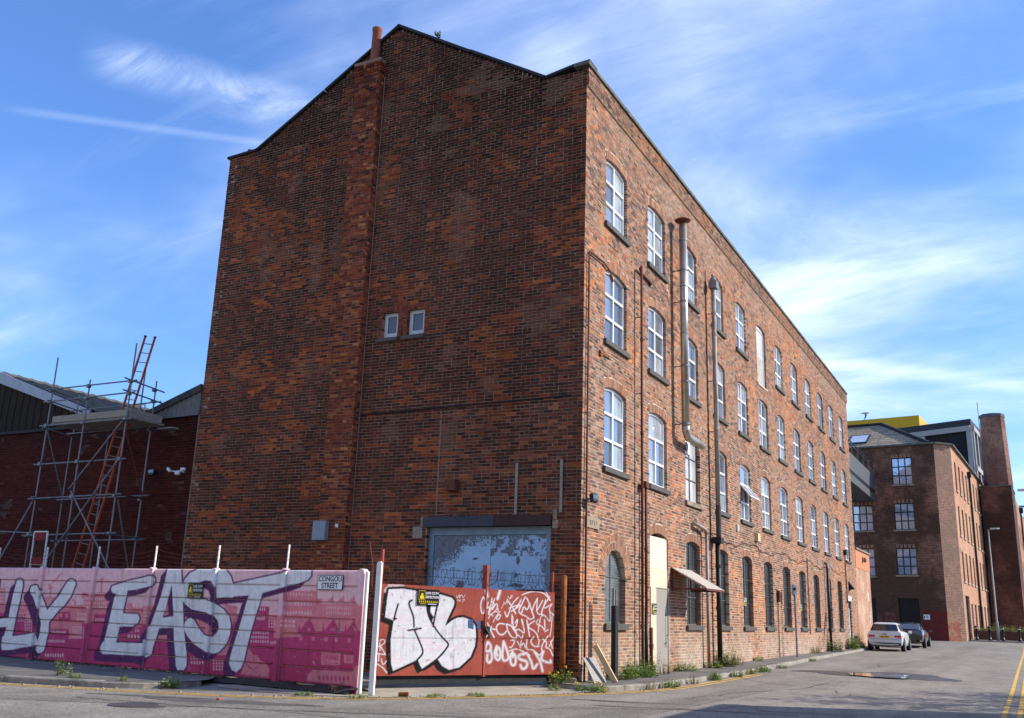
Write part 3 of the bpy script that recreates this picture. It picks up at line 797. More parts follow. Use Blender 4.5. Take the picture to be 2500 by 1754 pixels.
# far service door
bk = [q for q in ops_f if q[0] == 'back'][0][2]
b = MB(); b.box(-.14, -.10, bk.a+.05, bk.b-.05, bk.z0, bk.z1-.35); bko = b.build('door', mat('graffitied pale door', (.42, .45, .50), var=.5, scale=5, col2=(.12, .12, .16), c2scale=3), factory)
MB().box(-.14, -.10, bk.a+.05, bk.b-.05, bk.z1-.33, bk.z1-.02).build('fanlight', M['glass_dark'], bko)
q = MB(); q.box(-.15, -.08, bk.a, bk.a+.05, bk.z0, bk.z1); q.box(-.15, -.08, bk.b-.05, bk.b, bk.z0, bk.z1); q.build('door_frame', M['black_plastic'], bko)
MB().box(-.05, .025, bk.a-.12, bk.b+.12, bk.z1+.004, bk.z1+.26).build('lintel', mat('pale concrete lintel', (.50, .45, .36)), factory)

# ------------------------------------------------------------------ pipes on the street front
def pipe(name, pts, r, m, clips=(), n=10, sleeves=(), parent=None):
    o = MB().tube(pts, r, n).build(name, M[m], parent or factory, smooth=False)
    o.data.polygons.foreach_set('use_smooth', [len(p.vertices) == 4 for p in o.data.polygons])
    for z in clips:
        p = min(pts, key=lambda q: abs(q[2]-z)); MB().bar((-.02, p[1], z), (p[0], p[1], z), .02).build('bracket', M['black_iron'], o)
    for z in sleeves:
        p = min(pts, key=lambda q: abs(q[2]-z)); MB().lathe([(r+.008, z-.05), (r+.012, z-.045), (r+.012, z+.045), (r+.008, z+.05)], (p[0], p[1], 0), n).build('collar', M[m], o)
    return o
gz = lambda y: zr(y)+.10
pipe('downpipe', [(.16, 3.30, gz(3)), (.16, 3.30, 9.98)], .033, 'rust', clips=(1.6, 3.9, 6.6, 8.6), sleeves=(1.0, 3.2, 5.6, 8.0))
q = MB().tube([(.16, 3.30, 9.92), (.10, 3.35, 9.94), (.05, 3.6, 9.90), (.05, 4.30, 9.86)], .035, 8).tube([(.05, 4.30, 9.86), (-.03, 4.36, 9.80)], .05, 8); q.build('waste_pipe', M['rust'], factory)
pipe('downpipe', [(.14, 3.62, gz(3)), (.14, 3.62, 1.30)], .042, 'black_iron')
pipe('downpipe', [(.14, 3.62, 1.30), (.14, 3.62, 4.28)], .034, 'rust', clips=(2.0, 3.7), sleeves=(1.35, 2.8))
MB().box(.08, .20, 3.50, 3.70, 4.28, 4.44).build('hopper', M['rust'], factory)
MB().bar((-.02, 3.45, 4.30), (.10, 3.45, 4.30), .05).build('waste_pipe', M['rust'], factory)
pipe('downpipe', [(.13, 3.98, gz(3)), (.13, 3.98, .98)], .045, 'rust', sleeves=(.55,))
pipe('downpipe', [(.05, .16, gz(0)), (.05, .16, 9.2)], .022, 'rust', n=6, clips=(1.5, 3.5, 5.5, 7.5))
MB().tube([(.05, .16, 9.2), (.05, .2, 9.28), (.05, 1.0, 9.30), (.05, 1.5, 9.20)], .022, 6).build('waste_pipe', M['rust'], factory)
MB().bar((.02, 1.52, 9.16), (.08, 1.52, 8.98), .07).build('bell_bracket', M['rust_steel'], factory)
q = MB(); q.bar((-.02, .95, 7.05), (.05, .95, 7.05), .12); q.bar((.05, .90, 7.05), (.07, 1.55, 7.10), .025); q.build('iron_hook', M['rust_steel'], factory)
# tall stainless flue with rain cap
FY, FX = 6.38, .30
fl = pipe('flue_pipe', [(FX, FY, 6.36), (FX, FY, 12.34)], .112, 'steel_flue', n=16)
for z in (7.6, 9.0, 10.4, 11.8): MB().lathe([(.115, z-.02), (.121, z-.012), (.121, z+.012), (.115, z+.02)], (FX, FY, 0), 16).build('seam', M['galv'], fl)
MB().tube([(FX, FY, 6.36), (FX, FY+.03, 6.22), (FX, FY+.14, 6.10), (FX, FY+.34, 6.06), (FX, FY+1.0, 6.06), (FX, FY+1.55, 6.05)], .112, 16).build('flue_elbow', M['steel_flue'], fl, smooth=True)
MB().lathe([(.085, 12.34), (.10, 12.38), (.23, 12.42), (.235, 12.44), (.12, 12.50), (.01, 12.53)], (FX, FY, 0), 16).build('rain_cap', M['rust'], fl, smooth=True)
for z in (6.40, 8.05, 9.95, 10.9):
    MB().bar((-.02, FY-.02, z), (FX, FY, z), .022).build('bracket', M['black_iron'], fl)
    MB().lathe([(.115, z-.025), (.125, z-.02), (.125, z+.02), (.115, z+.025)], (FX, FY, 0), 16).build('pipe_clamp', M['galv'], fl)
# grey boiler flue and black rainwater pipe below it
GY = 9.72
g1 = pipe('flue_pipe', [(.22, GY, 4.55), (.22, GY, 11.45)], .075, 'grey_pipe', n=12, clips=(5.4, 6.8, 8.4, 10.6), sleeves=(6.9, 8.3, 9.9, 10.6))
MB().box(.10, .36, GY-.13, GY+.13, 11.42, 11.66).build('fan_box', M['galv'], g1)
MB().lathe([(.10, 11.66), (.11, 11.72), (.06, 11.82), (.01, 11.85)], (.22, GY, 0), 12).build('cowl', M['galv'], g1)
MB().tube([(.22, GY, 4.55), (.22, GY, 3.55)], .082, 12).build('lower_flue', mat('blackened pipe', (.06, .055, .05), rough=.4), g1)
b1 = pipe('downpipe', [(.17, GY+.02, gz(10)), (.17, GY+.02, 3.42)], .075, 'black_iron', n=12, clips=(1.2, 2.4), sleeves=(1.55, 2.75))
MB().box(.05, .32, GY-.15, GY+.19, 3.42, 3.60).build('hopper', M['black_iron'], b1)
MB().tube([(.03, GY-.18, 3.5), (.03, GY-.18, 12.0)], .014, 5).build('thin_cable', M['black_iron'], factory)
# bent grey pipe
g2 = pipe('downpipe', [(.14, 8.72, gz(9)), (.14, 8.72, 3.62)], .045, 'grey_pipe', clips=(1.9,), sleeves=(1.9,))
MB().tube([(.14, 8.72, 3.60), (.14, 8.70, 3.68), (.14, 8.6, 3.73), (.14, 7.75, 3.80), (.02, 7.72, 3.80)], .05, 10).build('pipe_arm', M['grey_pipe'], g2, smooth=True)
# farther pipes
p3 = pipe('downpipe', [(.14, 27.9, gz(28)), (.14, 27.9, 3.75)], .06, 'black_iron', n=8, clips=(1.5, 2.8))
MB().tube([(.14, 27.9, 3.72), (.12, 27.9, 3.92), (-.02, 27.9, 3.95)], .075, 8).build('pipe_head', M['galv'], p3)
pipe('downpipe', [(.06, 33.55, 2.3), (.06, 33.55, 4.7)], .03, 'rust', n=6)
MB().box(.0, .16, 33.45, 33.65, 4.7, 4.95).build('hopper', M['black_iron'], factory)
MB().bar((.03, 23.85, .8), (.03, 23.85, 3.9), .03).build('conduit', M['rust'], factory)
MB().bar((.03, 18.05, gz(18)), (.03, 18.05, 2.4), .025).build('conduit', M['rust'], factory)
MB().bar((.05, 18.05, 1.95), (.05, 18.05, 2.35), .12).build('meter_box', M['rust'], factory)
# sagging cable across the front
cp = []
for k in range(60):
    y = 8.2 + 25.4*k/59; cp.append((.03+.008*math.sin(k), y, 3.62+.10*math.sin(k*.55)+.05*math.sin(k*1.7)+.006*(y-8)))
MB().tube(cp, .012, 4).build('wall_cable', M['black_iron'], factory)
MB().tube([(.03, 8.0, 3.95), (.03, 8.6, 3.78), (.03, 9.3, 3.60), (.03, 9.6, 3.55)], .012, 4).build('wall_cable', M['black_iron'], factory)
MB().box(.0, .12, 15.0, 15.30, 3.92, 4.18).build('alarm_box', mat('yellowed plastic', (.62, .52, .26)), factory)
MB().box(.0, .06, 12.55, 12.70, 4.05, 4.25).build('air_brick', M['white_plastic'], factory)

# ------------------------------------------------------------------ gable details
bd = MB(); bd.box(-2.235, -.86, .16, .20, -.2, 2.86); bdo = bd.build('loading_gate_leaf', M['blue_door'], factory)
bd2 = MB().box(-3.70, -2.245, .158, .20, -.2, 2.86).build('loading_gate_leaf', M['blue_door'], factory)
q = MB(); q.box(-3.84, -3.71, .12, .20, -.2, 3.04); q.box(-.85, -.705, .12, .20, -.2, 3.04); q.box(-3.71, -.85, .12, .19, 2.87, 3.04)
q.build('door_frame', M['bluegrey'], factory)
lt = MB().box(-2.06, -1.0+.32, -.055, .12, 3.052, 3.268).build('lintel', M['lintel2'], factory)
MB().box(-3.93, -2.07, -.065, .12, 3.05, 3.275).build('lintel', M['lintel'], factory)
for x0, x1, z0, z1 in ((-4.22, -3.96, 2.80, 3.06), (-.66, -.52, 2.98, 3.16), (-4.02, -3.95, 3.06, 3.28), (-.65, -.56, 3.17, 3.38)): MB().box(x0, x1, -.014, .05, z0, z1).build('padstone', M['sandstone'], factory)
# flaked paint on the blue doors: ragged bare areas standing just proud
def flakes(cx0, cx1, cz0, cz1, test, name='bare_patch', cell=.012):
    V, F = [], []
    us = np.arange(cx0, cx1, cell); zs = np.arange(cz0, cz1, cell)
    U, Z = np.meshgrid(us, zs); K = test(U, Z)
    idx = np.argwhere(K)
    for (r, c) in idx:
        u, z = us[c], zs[r]; n = len(V); V += [(u, .154, z), (u+cell, .154, z), (u+cell, .154, z+cell), (u, .154, z+cell)]; F.append((n, n+1, n+2, n+3))
    return V, F
def bare(U, Z):
    n = .34*vnoise(U, Z, .16, 2)+.30*vnoise(U, Z, .06, 5)+.36*vnoise(U, Z, .026, 8)
    k = np.zeros_like(U)
    L = (U < -2.25)
    # left leaf: large bare area top left reaching down to the left
    dl = np.clip((2.86-Z)/.9, 0, 2) + np.clip((U+3.70)/1.45, 0, 2)*.62
    k = np.where(L & (dl + (n-.5)*1.5 < .50), 1, k)
    k = np.where(L & (U < -3.05) & (Z > 2.05) & (dl+(n-.5)*.9 < .86) & (n > .42), 1, k)
    k = np.where(L & (Z > 2.62) & (n > .56), 1, k)
    # right leaf: speckled band along the top
    k = np.where(~L & (Z > 2.40) & (n + .22*(Z-2.66) > .53), 1, k)
    k = np.where(~L & (U > -1.02) & (Z > 2.06) & (Z < 2.34) & (n+.5*(U+1.02) > .47), 1, k)
    for (x, z, a, b) in ((-3.0, 1.78, .13, .12), (-3.05, 1.58, .10, .16), (-2.62, 2.34, .10, .03), (-1.55, 2.32, .05, .10), (-1.60, 1.98, .03, .09), (-1.58, 1.78, .18, .04), (-2.8, 1.66, .12, .03)):
        k = np.where(((U-x)/a)**2+((Z-z)/b)**2+(n-.5)*2.6 < .75, 1, k)
    return k > 0
V, F = flakes(-3.69, -2.25, 1.4, 2.85, bare); o = np_mesh('bare_patch', np.array(V), np.array(F), mat('grey undercoat', (.17, .195, .225), var=.45, scale=30, col2=(.10, .10, .11), c2scale=12)); place('bare_patch', o, factory)
V, F = flakes(-2.23, -.87, 1.4, 2.85, bare); o = np_mesh('bare_patch', np.array(V), np.array(F), mat('grey undercoat right', (.17, .195, .225), var=.45, scale=30, col2=(.10, .10, .11), c2scale=12)); place('bare_patch', o, factory)
MB().box(-1.55, -.9, .13, .158, 1.62, 1.70).build('rail', M['rust'], factory)
MB().box(-1.58, -1.52, -.045, -.008, 3.29, 4.42).build('wall_batten', M['timber_grey'], factory)
MB().box(-.49, -.43, -.045, -.008, 3.32, 4.46).build('wall_batten', M['timber_grey'], factory)
q = MB(); q.box(-3.31, -3.03, -.20, 0, 3.84, 4.10); q.build('rusty_box', mat('rusty vent box', (.13, .042, .026), var=.4, scale=9), factory, bevel=.012)
MB().box(-6.88, -6.50, -.36, -.21, 2.74, 3.20).build('meter_cabinet', mat('grey blue cabinet', (.24, .28, .33), rough=.5, var=.2), factory, bevel=.01)
MB().box(-6.30, -6.22, -.23, -.205, 3.05, 3.13).build('wall_tag', M['white_plastic'], factory)
for o in (og[1][1], og[2][1]):
    x0, x1 = -o.b, -o.a
    q = MB(); f = .10
    q.box(x0+.004, x0+f, .10, .15, 7.77, 8.41); q.box(x1-f, x1-.004, .10, .15, 7.77, 8.41); q.box(x0+f, x1-f, .10, .15, 8.30, 8.41); q.box(x0+f, x1-f, .10, .15, 7.77, 7.86)
    w = q.build('small_window', M['upvc_dirty'], factory)
    MB().box(x0+f, x1-f, .125, .14, 7.86, 8.30).build('pane', M['glass_old'], w)
    MB().box(x0-.14, x1+.02, -.05, .16, 7.63, 7.72).build('sill', M['stone'], w)
for (u, z) in ((5.86, 8.33), (3.98, 8.62)): MB().box(-u, -u+.17, -.012, .0, z, z+.16).build('terracotta_vent', mat('red vent tile', (.12, .03, .022)), factory)
# stone plaque at the corner
q = MB().box(-.03, .03, .20, .95, 3.03, 3.27).build('date_stone', M['sandstone'], factory)
for k, y in enumerate((.42, .52, .66, .78)): MB().box(.028, .034, y, y+.035, 3.09+.02*(k % 2), 3.20).build('carving', M['stone'], q)

# ------------------------------------------------------------------ ground
def asphalt(name, col, agg=0.35, rough=0.85, patch=None, lo=.5, hi=.62, pscale=.35):
    m = mat(name, col, rough=rough, var=0.22, scale=1.1, bump=0.55, bscale=95, bdist=0.006, col2=patch, c2lo=lo, c2hi=hi, c2scale=pscale, spec=0.3)
    t = m.node_tree; b = next(n for n in t.nodes if n.type == 'BSDF_PRINCIPLED')
    src = b.inputs['Base Color'].links[0].from_socket
    g = next(n for n in t.nodes if n.type == 'NEW_GEOMETRY')
    v = t.nodes.new('ShaderNodeTexVoronoi'); v.inputs['Scale'].default_value = 48; t.links.new(g.outputs['Position'], v.inputs['Vector'])
    mr = t.nodes.new('ShaderNodeMapRange'); t.links.new(v.outputs['Color'], mr.inputs[0]); mr.inputs[3].default_value = 1-agg; mr.inputs[4].default_value = 1+agg
    n = t.nodes.new('ShaderNodeTexNoise'); n.inputs['Scale'].default_value = 0.5; n.inputs['Detail'].default_value = 7; n.inputs['Roughness'].default_value = .7
    mp = t.nodes.new('ShaderNodeMapping'); mp.inputs['Scale'].default_value = (1.6, .35, 1); mp.inputs['Rotation'].default_value = (0, 0, .1); t.links.new(g.outputs['Position'], mp.inputs[0]); t.links.new(mp.outputs[0], n.inputs['Vector'])
    m2 = t.nodes.new('ShaderNodeMapRange'); t.links.new(n.outputs[0], m2.inputs[0]); m2.inputs[1].default_value = .3; m2.inputs[2].default_value = .7; m2.inputs[3].default_value = .74; m2.inputs[4].default_value = 1.22
    k = t.nodes.new('ShaderNodeMath'); k.operation = 'MULTIPLY'; t.links.new(mr.outputs[0], k.inputs[0]); t.links.new(m2.outputs[0], k.inputs[1])
    x = t.nodes.new('ShaderNodeMix'); x.data_type = 'RGBA'; x.blend_type = 'MULTIPLY'; x.inputs[0].default_value = 1
    t.links.new(src, x.inputs[6]); t.links.new(k.outputs[0], x.inputs[7]); t.links.new(x.outputs[2], b.inputs['Base Color'])
    return m
M['road'] = asphalt('worn asphalt', (0.225, 0.195, 0.158), agg=.55, patch=(0.28, 0.245, 0.20), lo=.5, hi=.7)
M['pave'] = asphalt('footway asphalt', (0.165, 0.15, 0.13), agg=.2, patch=(0.095, 0.088, 0.08), pscale=.9)
M['kerb'] = mat('gritstone kerb', (0.30, 0.265, 0.215), rough=.9, var=.3, scale=7, col2=(.17, .155, .13), c2scale=3, bump=.4)
M['concrete'] = mat('stained concrete apron', (0.36, 0.31, 0.235), rough=.9, var=.25, scale=2.2, col2=(.22, .19, .145), c2scale=1.0, bump=.4)
M['yellow'] = mat('worn yellow paint', (0.66, 0.39, 0.07), rough=.75, var=.22, scale=6, col2=(0.20, 0.165, 0.11), c2lo=.56, c2hi=.62, c2scale=7)
M['wet'] = mat('damp asphalt', (0.085, 0.076, 0.065), rough=.5, var=.4, scale=3, bump=.3, bscale=95)
M['water'] = mat('puddle water', (0.035, 0.033, 0.030), rough=.03, var=.1, bump=0.03, bscale=6, spec=.9)
ys = [-400, -40, -20, -10, -5, 0, 4, 8, 12, 16, 20, 27, 34, 39, 44, 51, 58, 74, 90, 200, 900]
V, F = [], []
xs = [-600, -60, -20, -8, 0, 8, 20, 60, 600]
for y in ys:
    for x in xs: V.append((x, y, zr(y)))
nx = len(xs)
for i in range(len(ys)-1):
    for j in range(nx-1): F.append((i*nx+j, i*nx+j+1, (i+1)*nx+j+1, (i+1)*nx+j))
road = MB().add(V, F).build('road', M['road']); tag(road, kind='structure')

def ribbon(pts, w, dz, off=0.0, step=.5):
    """flat strip following the ground along a polyline"""
    P = [np.array(p, float) for p in pts]; Q = [P[0]]
    for a, b in zip(P[:-1], P[1:]):
        n = max(1, int(np.linalg.norm(b-a)/step)); Q += [a+(b-a)*k/n for k in range(1, n+1)]
    V, F = [], []
    for i, p in enumerate(Q):
        d = Q[min(i+1, len(Q)-1)]-Q[max(i-1, 0)]; d = d/np.linalg.norm(d); nn = np.array([d[1], -d[0]])
        for s in (-w/2, w/2):
            c = p+nn*(off+s); V.append((c[0], c[1], zr(c[1])+dz))
    for i in range(len(Q)-1): F.append((2*i, 2*i+1, 2*i+3, 2*i+2))
    return V, F
def smooth(pts, it=2):
    P = [np.array(p, float) for p in pts]
    for _ in range(it):
        Q = [P[0]]
        for a, b in zip(P[:-1], P[1:]): Q += [a*.75+b*.25, a*.25+b*.75]
        Q.append(P[-1]); P = Q
    return P
YL = smooth([(-14, -9.9), (-9.5, -8.75), (-6.74, -8.05), (-5.35, -7.62), (-3.84, -7.22), (-2.65, -6.74), (-1.60, -6.02), (-1.0, -5.4), (-0.42, -4.45), (0.38, -2.95), (0.86, -1.85), (1.30, -0.5), (1.58, 0.8), (1.68, 2.2), (1.60, 5.0), (1.55, 8.7)])
for off in (-.09, .09):
    tag(MB().add(*ribbon(YL, .075, .005, off, .3)).build('yellow_line', M['yellow']), kind='structure')
for x in (7.70, 7.93):
    tag(MB().add(*ribbon([(x, -30), (x, 66)], .085, .005)).build('yellow_line', M['yellow']), kind='structure')

# footway along the street front
KF = [(-0.35, -0.62), (0.2, -0.88), (0.69, -0.80), (0.97, -0.45), (1.24, 0.5), (1.34, 1.7), (1.28, 4.1), (1.24, 7.2), (1.16, 13.7), (0.92, 21.9), (0.70, 29), (0.52, 35), (0.45, 43)]
KS = smooth(KF, 2)
mb = MB(); V, F = [], []
for i, p in enumerate(KS):
    V += [(min(-0.02, p[0]-.3) if p[1] > 0 else p[0]-.02, max(p[1], -.0) if p[1] < 0 else p[1], zr(p[1])+.10), (p[0]-.11, p[1], zr(p[1])+.10)]
for i in range(len(KS)-1): F.append((2*i, 2*i+1, 2*i+3, 2*i+2))
pv = mb.add(V, F).build('pavement', M['pave']); tag(pv, kind='structure')
def kerb_run(pts, L, parent, w=.13, h=.115, hi=.10):
    P = [np.array(p, float) for p in pts]; S = [0]
    for a, b in zip(P[:-1], P[1:]): S.append(S[-1]+np.linalg.norm(b-a))
    X = lambda s: np.array([np.interp(s, S, [p[0] for p in P]), np.interp(s, S, [p[1] for p in P])])
    n = int(S[-1]/L)
    for k in range(n):
        q = MB(); s0, s1 = k*L+.006, (k+1)*L-.006; m = 4; ring = []
        jz, jo = random.uniform(-.008, .006), random.uniform(-.006, .006)
        for t in range(m+1):
            s = s0+(s1-s0)*t/m; c = X(s); d = X(min(s+.05, S[-1]))-X(max(s-.05, 0)); d = d/np.linalg.norm(d); nn = np.array([d[1], -d[0]])
            a = c+nn*jo; b = c-nn*(w-jo); zb, zt = zr(c[1])-.06, zr(c[1])+hi+jz
            a2 = c+nn*(jo-.018)
            ring.append([(a[0], a[1], zb), (a[0], a[1], zt-.02), (a2[0], a2[1], zt), (b[0], b[1], zt+.002), (b[0], b[1], zb)])
        V = [p for r in ring for p in r]; F = [(t*5+j, t*5+(j+1) % 5, (t+1)*5+(j+1) % 5, (t+1)*5+j) for t in range(m) for j in range(5)] + [(0, 1, 2, 3, 4), tuple(m*5+j for j in (4, 3, 2, 1, 0))]
        q.add(V, F).build('kerb_stone', M['kerb'], parent)
kerb_run(KS, .915, pv)
# footway below the painted fence
KL = smooth([(-16, -9.75), (-11, -8.75), (-7.15, -7.77), (-6.1, -7.52), (-5.4, -7.30), (-4.85, -7.02), (-4.55, -6.6), (-4.47, -6.05), (-4.62, -5.55), (-5.0, -5.05)], 2)
FD = np.array([-math.cos(.069), math.sin(.069)]); FO = np.array([-1.854, -5.02])
V = [(p[0], p[1]+.03, -.102) for p in KL]+[(-5.4, -4.5, -.102), (-10, -4.1, -.102), (-16, -3.7, -.102)]
pl = MB().add(V, [tuple(range(len(V)))]).build('pavement', M['pave']); tag(pl, kind='structure')
kerb_run(KL, .915, pl, w=.15)
# concrete crossover before the gate
ap = [(-4.55, -5.45), (-4.2, -5.75), (-3.2, -5.95), (-2.2, -5.75), (-1.45, -5.45), (-.75, -4.75), (.0, -3.35), (.60, -1.95), (.75, -1.0), (.2, -.92), (-.4, -.65), (-.45, .0), (-4.2, .0), (-4.2, -4.8)]
V = [(x, y, -.192) for x, y in ap]; tag(MB().add(V, [tuple(range(len(V)))]).build('crossover', M['concrete']), kind='structure')
# damp patches and puddle in the carriageway
def blob(cx, cy, a, b, seed, dz, n=44, rot=0, wob=.35):
    r = random.Random(seed); ph = [r.uniform(0, 6.3) for _ in range(5)]
    V = []
    for k in range(n):
        t = 2*math.pi*k/n; q = 1+wob*sum(math.sin((j+2)*t+ph[j])/(j+2) for j in range(5))
        x, y = a*q*math.cos(t), b*q*math.sin(t); X = cx+x*math.cos(rot)-y*math.sin(rot); Y = cy+x*math.sin(rot)+y*math.cos(rot)
        V.append((X, Y, zr(Y)+dz))
    return V
V = blob(4.5, 11.6, 1.5, 1.9, 3, .006); tag(MB().add(V, [tuple(range(len(V)))]).build('damp_patch', M['wet']), kind='structure')
V = blob(3.0, 11.8, 1.2, .55, 9, .007, rot=.4); tag(MB().add(V, [tuple(range(len(V)))]).build('damp_patch', M['wet']), kind='structure')
V = blob(4.30, 11.2, .92, 1.1, 5, 0, wob=.3); zz = max(v[2] for v in V)-.02
V = [(x, y, zr(11.2)+.022+.0*(y)) for x, y, z in V]
tag(MB().add(V, [tuple(range(len(V)))]).build('puddle', M['water']), kind='structure')
for cx, cy, a, b, s in ((-2.3, -7.6, 1.1, .30, 4), (-2.6, -8.9, .45, .18, 6), (-3.6, -7.75, .8, .12, 8), (2.2, -2.6, .9, .14, 7), (3.4, -3.2, 1.5, .12, 12), (5.2, -2.1, 1.2, .10, 15)):
    V = blob(cx, cy, a, b, s, .004, rot=.35); tag(MB().add(V, [tuple(range(len(V)))]).build('tar_patch', mat('tarry repair', (.115, .103, .09), rough=.6, var=.4, scale=4)), kind='structure')

# ------------------------------------------------------------------ painted fence
def tri(poly): return np.array(poly, float)
def A_(pts): return [(x/5.753, 1380+y/5.753) for x, y in pts]
def B_(pts): return [(250+x/5.753, 1380+y/5.753) for x, y in pts]
def C_(pts): return [(540+x/5.034, 1380+y/5.034) for x, y in pts]
def D_(pts): return [(900+x/5.196, 1370+y/5.196) for x, y in pts]
def E_(pts): return [(1140+x/5.196, 1370+y/5.196) for x, y in pts]
def inpoly(X, Y, poly):
    r = np.zeros(X.shape, bool); n = len(poly); P = np.array(poly)
    bx = (X >= P[:,0].min()) & (X <= P[:,0].max()) & (Y >= P[:,1].min()) & (Y <= P[:,1].max())
    if not bx.any(): return r
    x, y = X[bx], Y[bx]; q = np.zeros(x.shape, bool)
    for i in range(n):
        x0, y0 = P[i]; x1, y1 = P[(i+1) % n]
        if y0 == y1: continue
        q ^= ((y0 > y) != (y1 > y)) & (x < (x1-x0)*(y-y0)/(y1-y0)+x0)
    r[bx] = q
    return r
def stroke(X, Y, pts, w):
    d = np.full(X.shape, 1e9); P = np.array(pts, float)
    bx = (X > P[:,0].min()-w) & (X < P[:,0].max()+w) & (Y > P[:,1].min()-w) & (Y < P[:,1].max()+w)
    if not bx.any(): return np.zeros(X.shape, bool)
    x, y = X[bx], Y[bx]; dd = np.full(x.shape, 1e9)
    for (x0, y0), (x1, y1) in zip(pts[:-1], pts[1:]):
        L = (x1-x0)**2+(y1-y0)**2+1e-9; t = np.clip(((x-x0)*(x1-x0)+(y-y0)*(y1-y0))/L, 0, 1)
        dd = np.minimum(dd, (x-x0-t*(x1-x0))**2+(y-y0-t*(y1-y0))**2)
    d[bx] = dd
    return d < w*w/4
LETTERS = [
 A_([(225,265),(238,215),(268,195),(300,200),(320,232),(322,285),(290,450),(245,640),(205,830),(172,1000),(330,980),(490,950),(525,1060),(520,1090),(500,1130),(300,1160),(160,1190),(30,1195),(15,1150),(30,1010),(60,990),(110,790),(140,620),(178,440)]),
 A_([(-200,790),(-60,768),(0,757),(105,735),(190,835),(75,868),(0,872),(-200,880)]),
 A_([(-60,190),(-20,185),(-6,215),(-20,330),(-120,700),(-200,720),(-160,500)]),
 A_([(420,350),(440,300),(480,285),(518,285),(560,370),(590,440),(665,635),(720,560),(830,430),(930,260),(970,210),(1010,198),(1050,220),(1065,265),(1000,430),(900,570),(820,640),(760,720),(690,800),(680,960),(660,1010),(640,1120),(615,1200),(570,1238),(530,1235),(500,1190),(515,1100),(555,980),(575,820),(545,690),(500,560),(470,460),(430,400)]),
 B_([(122,330),(140,295),(350,225),(560,180),(650,152),(725,165),(742,205),(733,250),(690,290),(600,312),(470,345),(355,358),(330,470),(285,680),(500,690),(522,745),(500,815),(430,860),(240,865),(205,1040),(190,1088),(570,1100),(560,1275),(300,1262),(5,1248),(-30,1210),(-33,1165),(-10,1105),(25,1060),(75,870),(120,670),(165,470),(195,400),(150,395),(125,365)]),
 B_([(918,40),(1105,40),(1115,280),(1130,500),(1140,860),(1160,1050),(1185,1290),(1180,1420),(1140,1475),(1060,1475),(1030,1420),(1025,1280),(1005,1060),(1000,880),(800,885),(750,1040),(710,1150),(690,1260),(610,1300),(540,1270),(560,1100),(600,1000),(640,870),(680,830),(750,640),(820,440),(870,250)]),
 B_([(1112,290),(1150,210),(1230,110),(1340,60),(1560,45),(1720,50),(1800,150),(1841,290),(1841,455),(1690,450),(1610,390),(1560,290),(1530,225),(1450,210),(1370,240),(1300,285),(1330,455),(1120,470)]),
 B_([(1120,475),(1350,450),(1580,540),(1700,620),(1780,720),(1805,850),(1790,980),(1740,1110),(1640,1220),(1560,1245),(1450,1220),(1300,1120),(1200,1010),(1150,920),(1145,860),(1160,800),(1210,750),(1250,745),(1295,780),(1350,880),(1430,980),(1500,1010),(1560,1000),(1620,930),(1635,870),(1620,780),(1570,720),(1430,660),(1250,620),(1160,550)]),
 C_([(-60,235),(160,228),(740,100),(800,70),(1108,50),(1105,130),(1060,185),(950,225),(820,255),(505,345),(485,430),(430,600),(370,800),(320,990),(280,1180),(240,1270),(185,1318),(130,1290),(98,1220),(105,1140),(160,960),(215,790),(270,600),(320,430),(340,372),(80,390),(0,400),(-60,405)]),
]
AHOLE = B_([(975,265),(1000,720),(840,742),(880,640),(930,450)])
WHT = np.array([.80, .78, .76]); PUR = np.array([.125, .035, .11]); PALE = np.array([.88, .53, .545]); SAL = np.array([.76, .23, .255]); MAG = np.array([.54, .064, .170]); DEEP = np.array([.50, .052, .125])
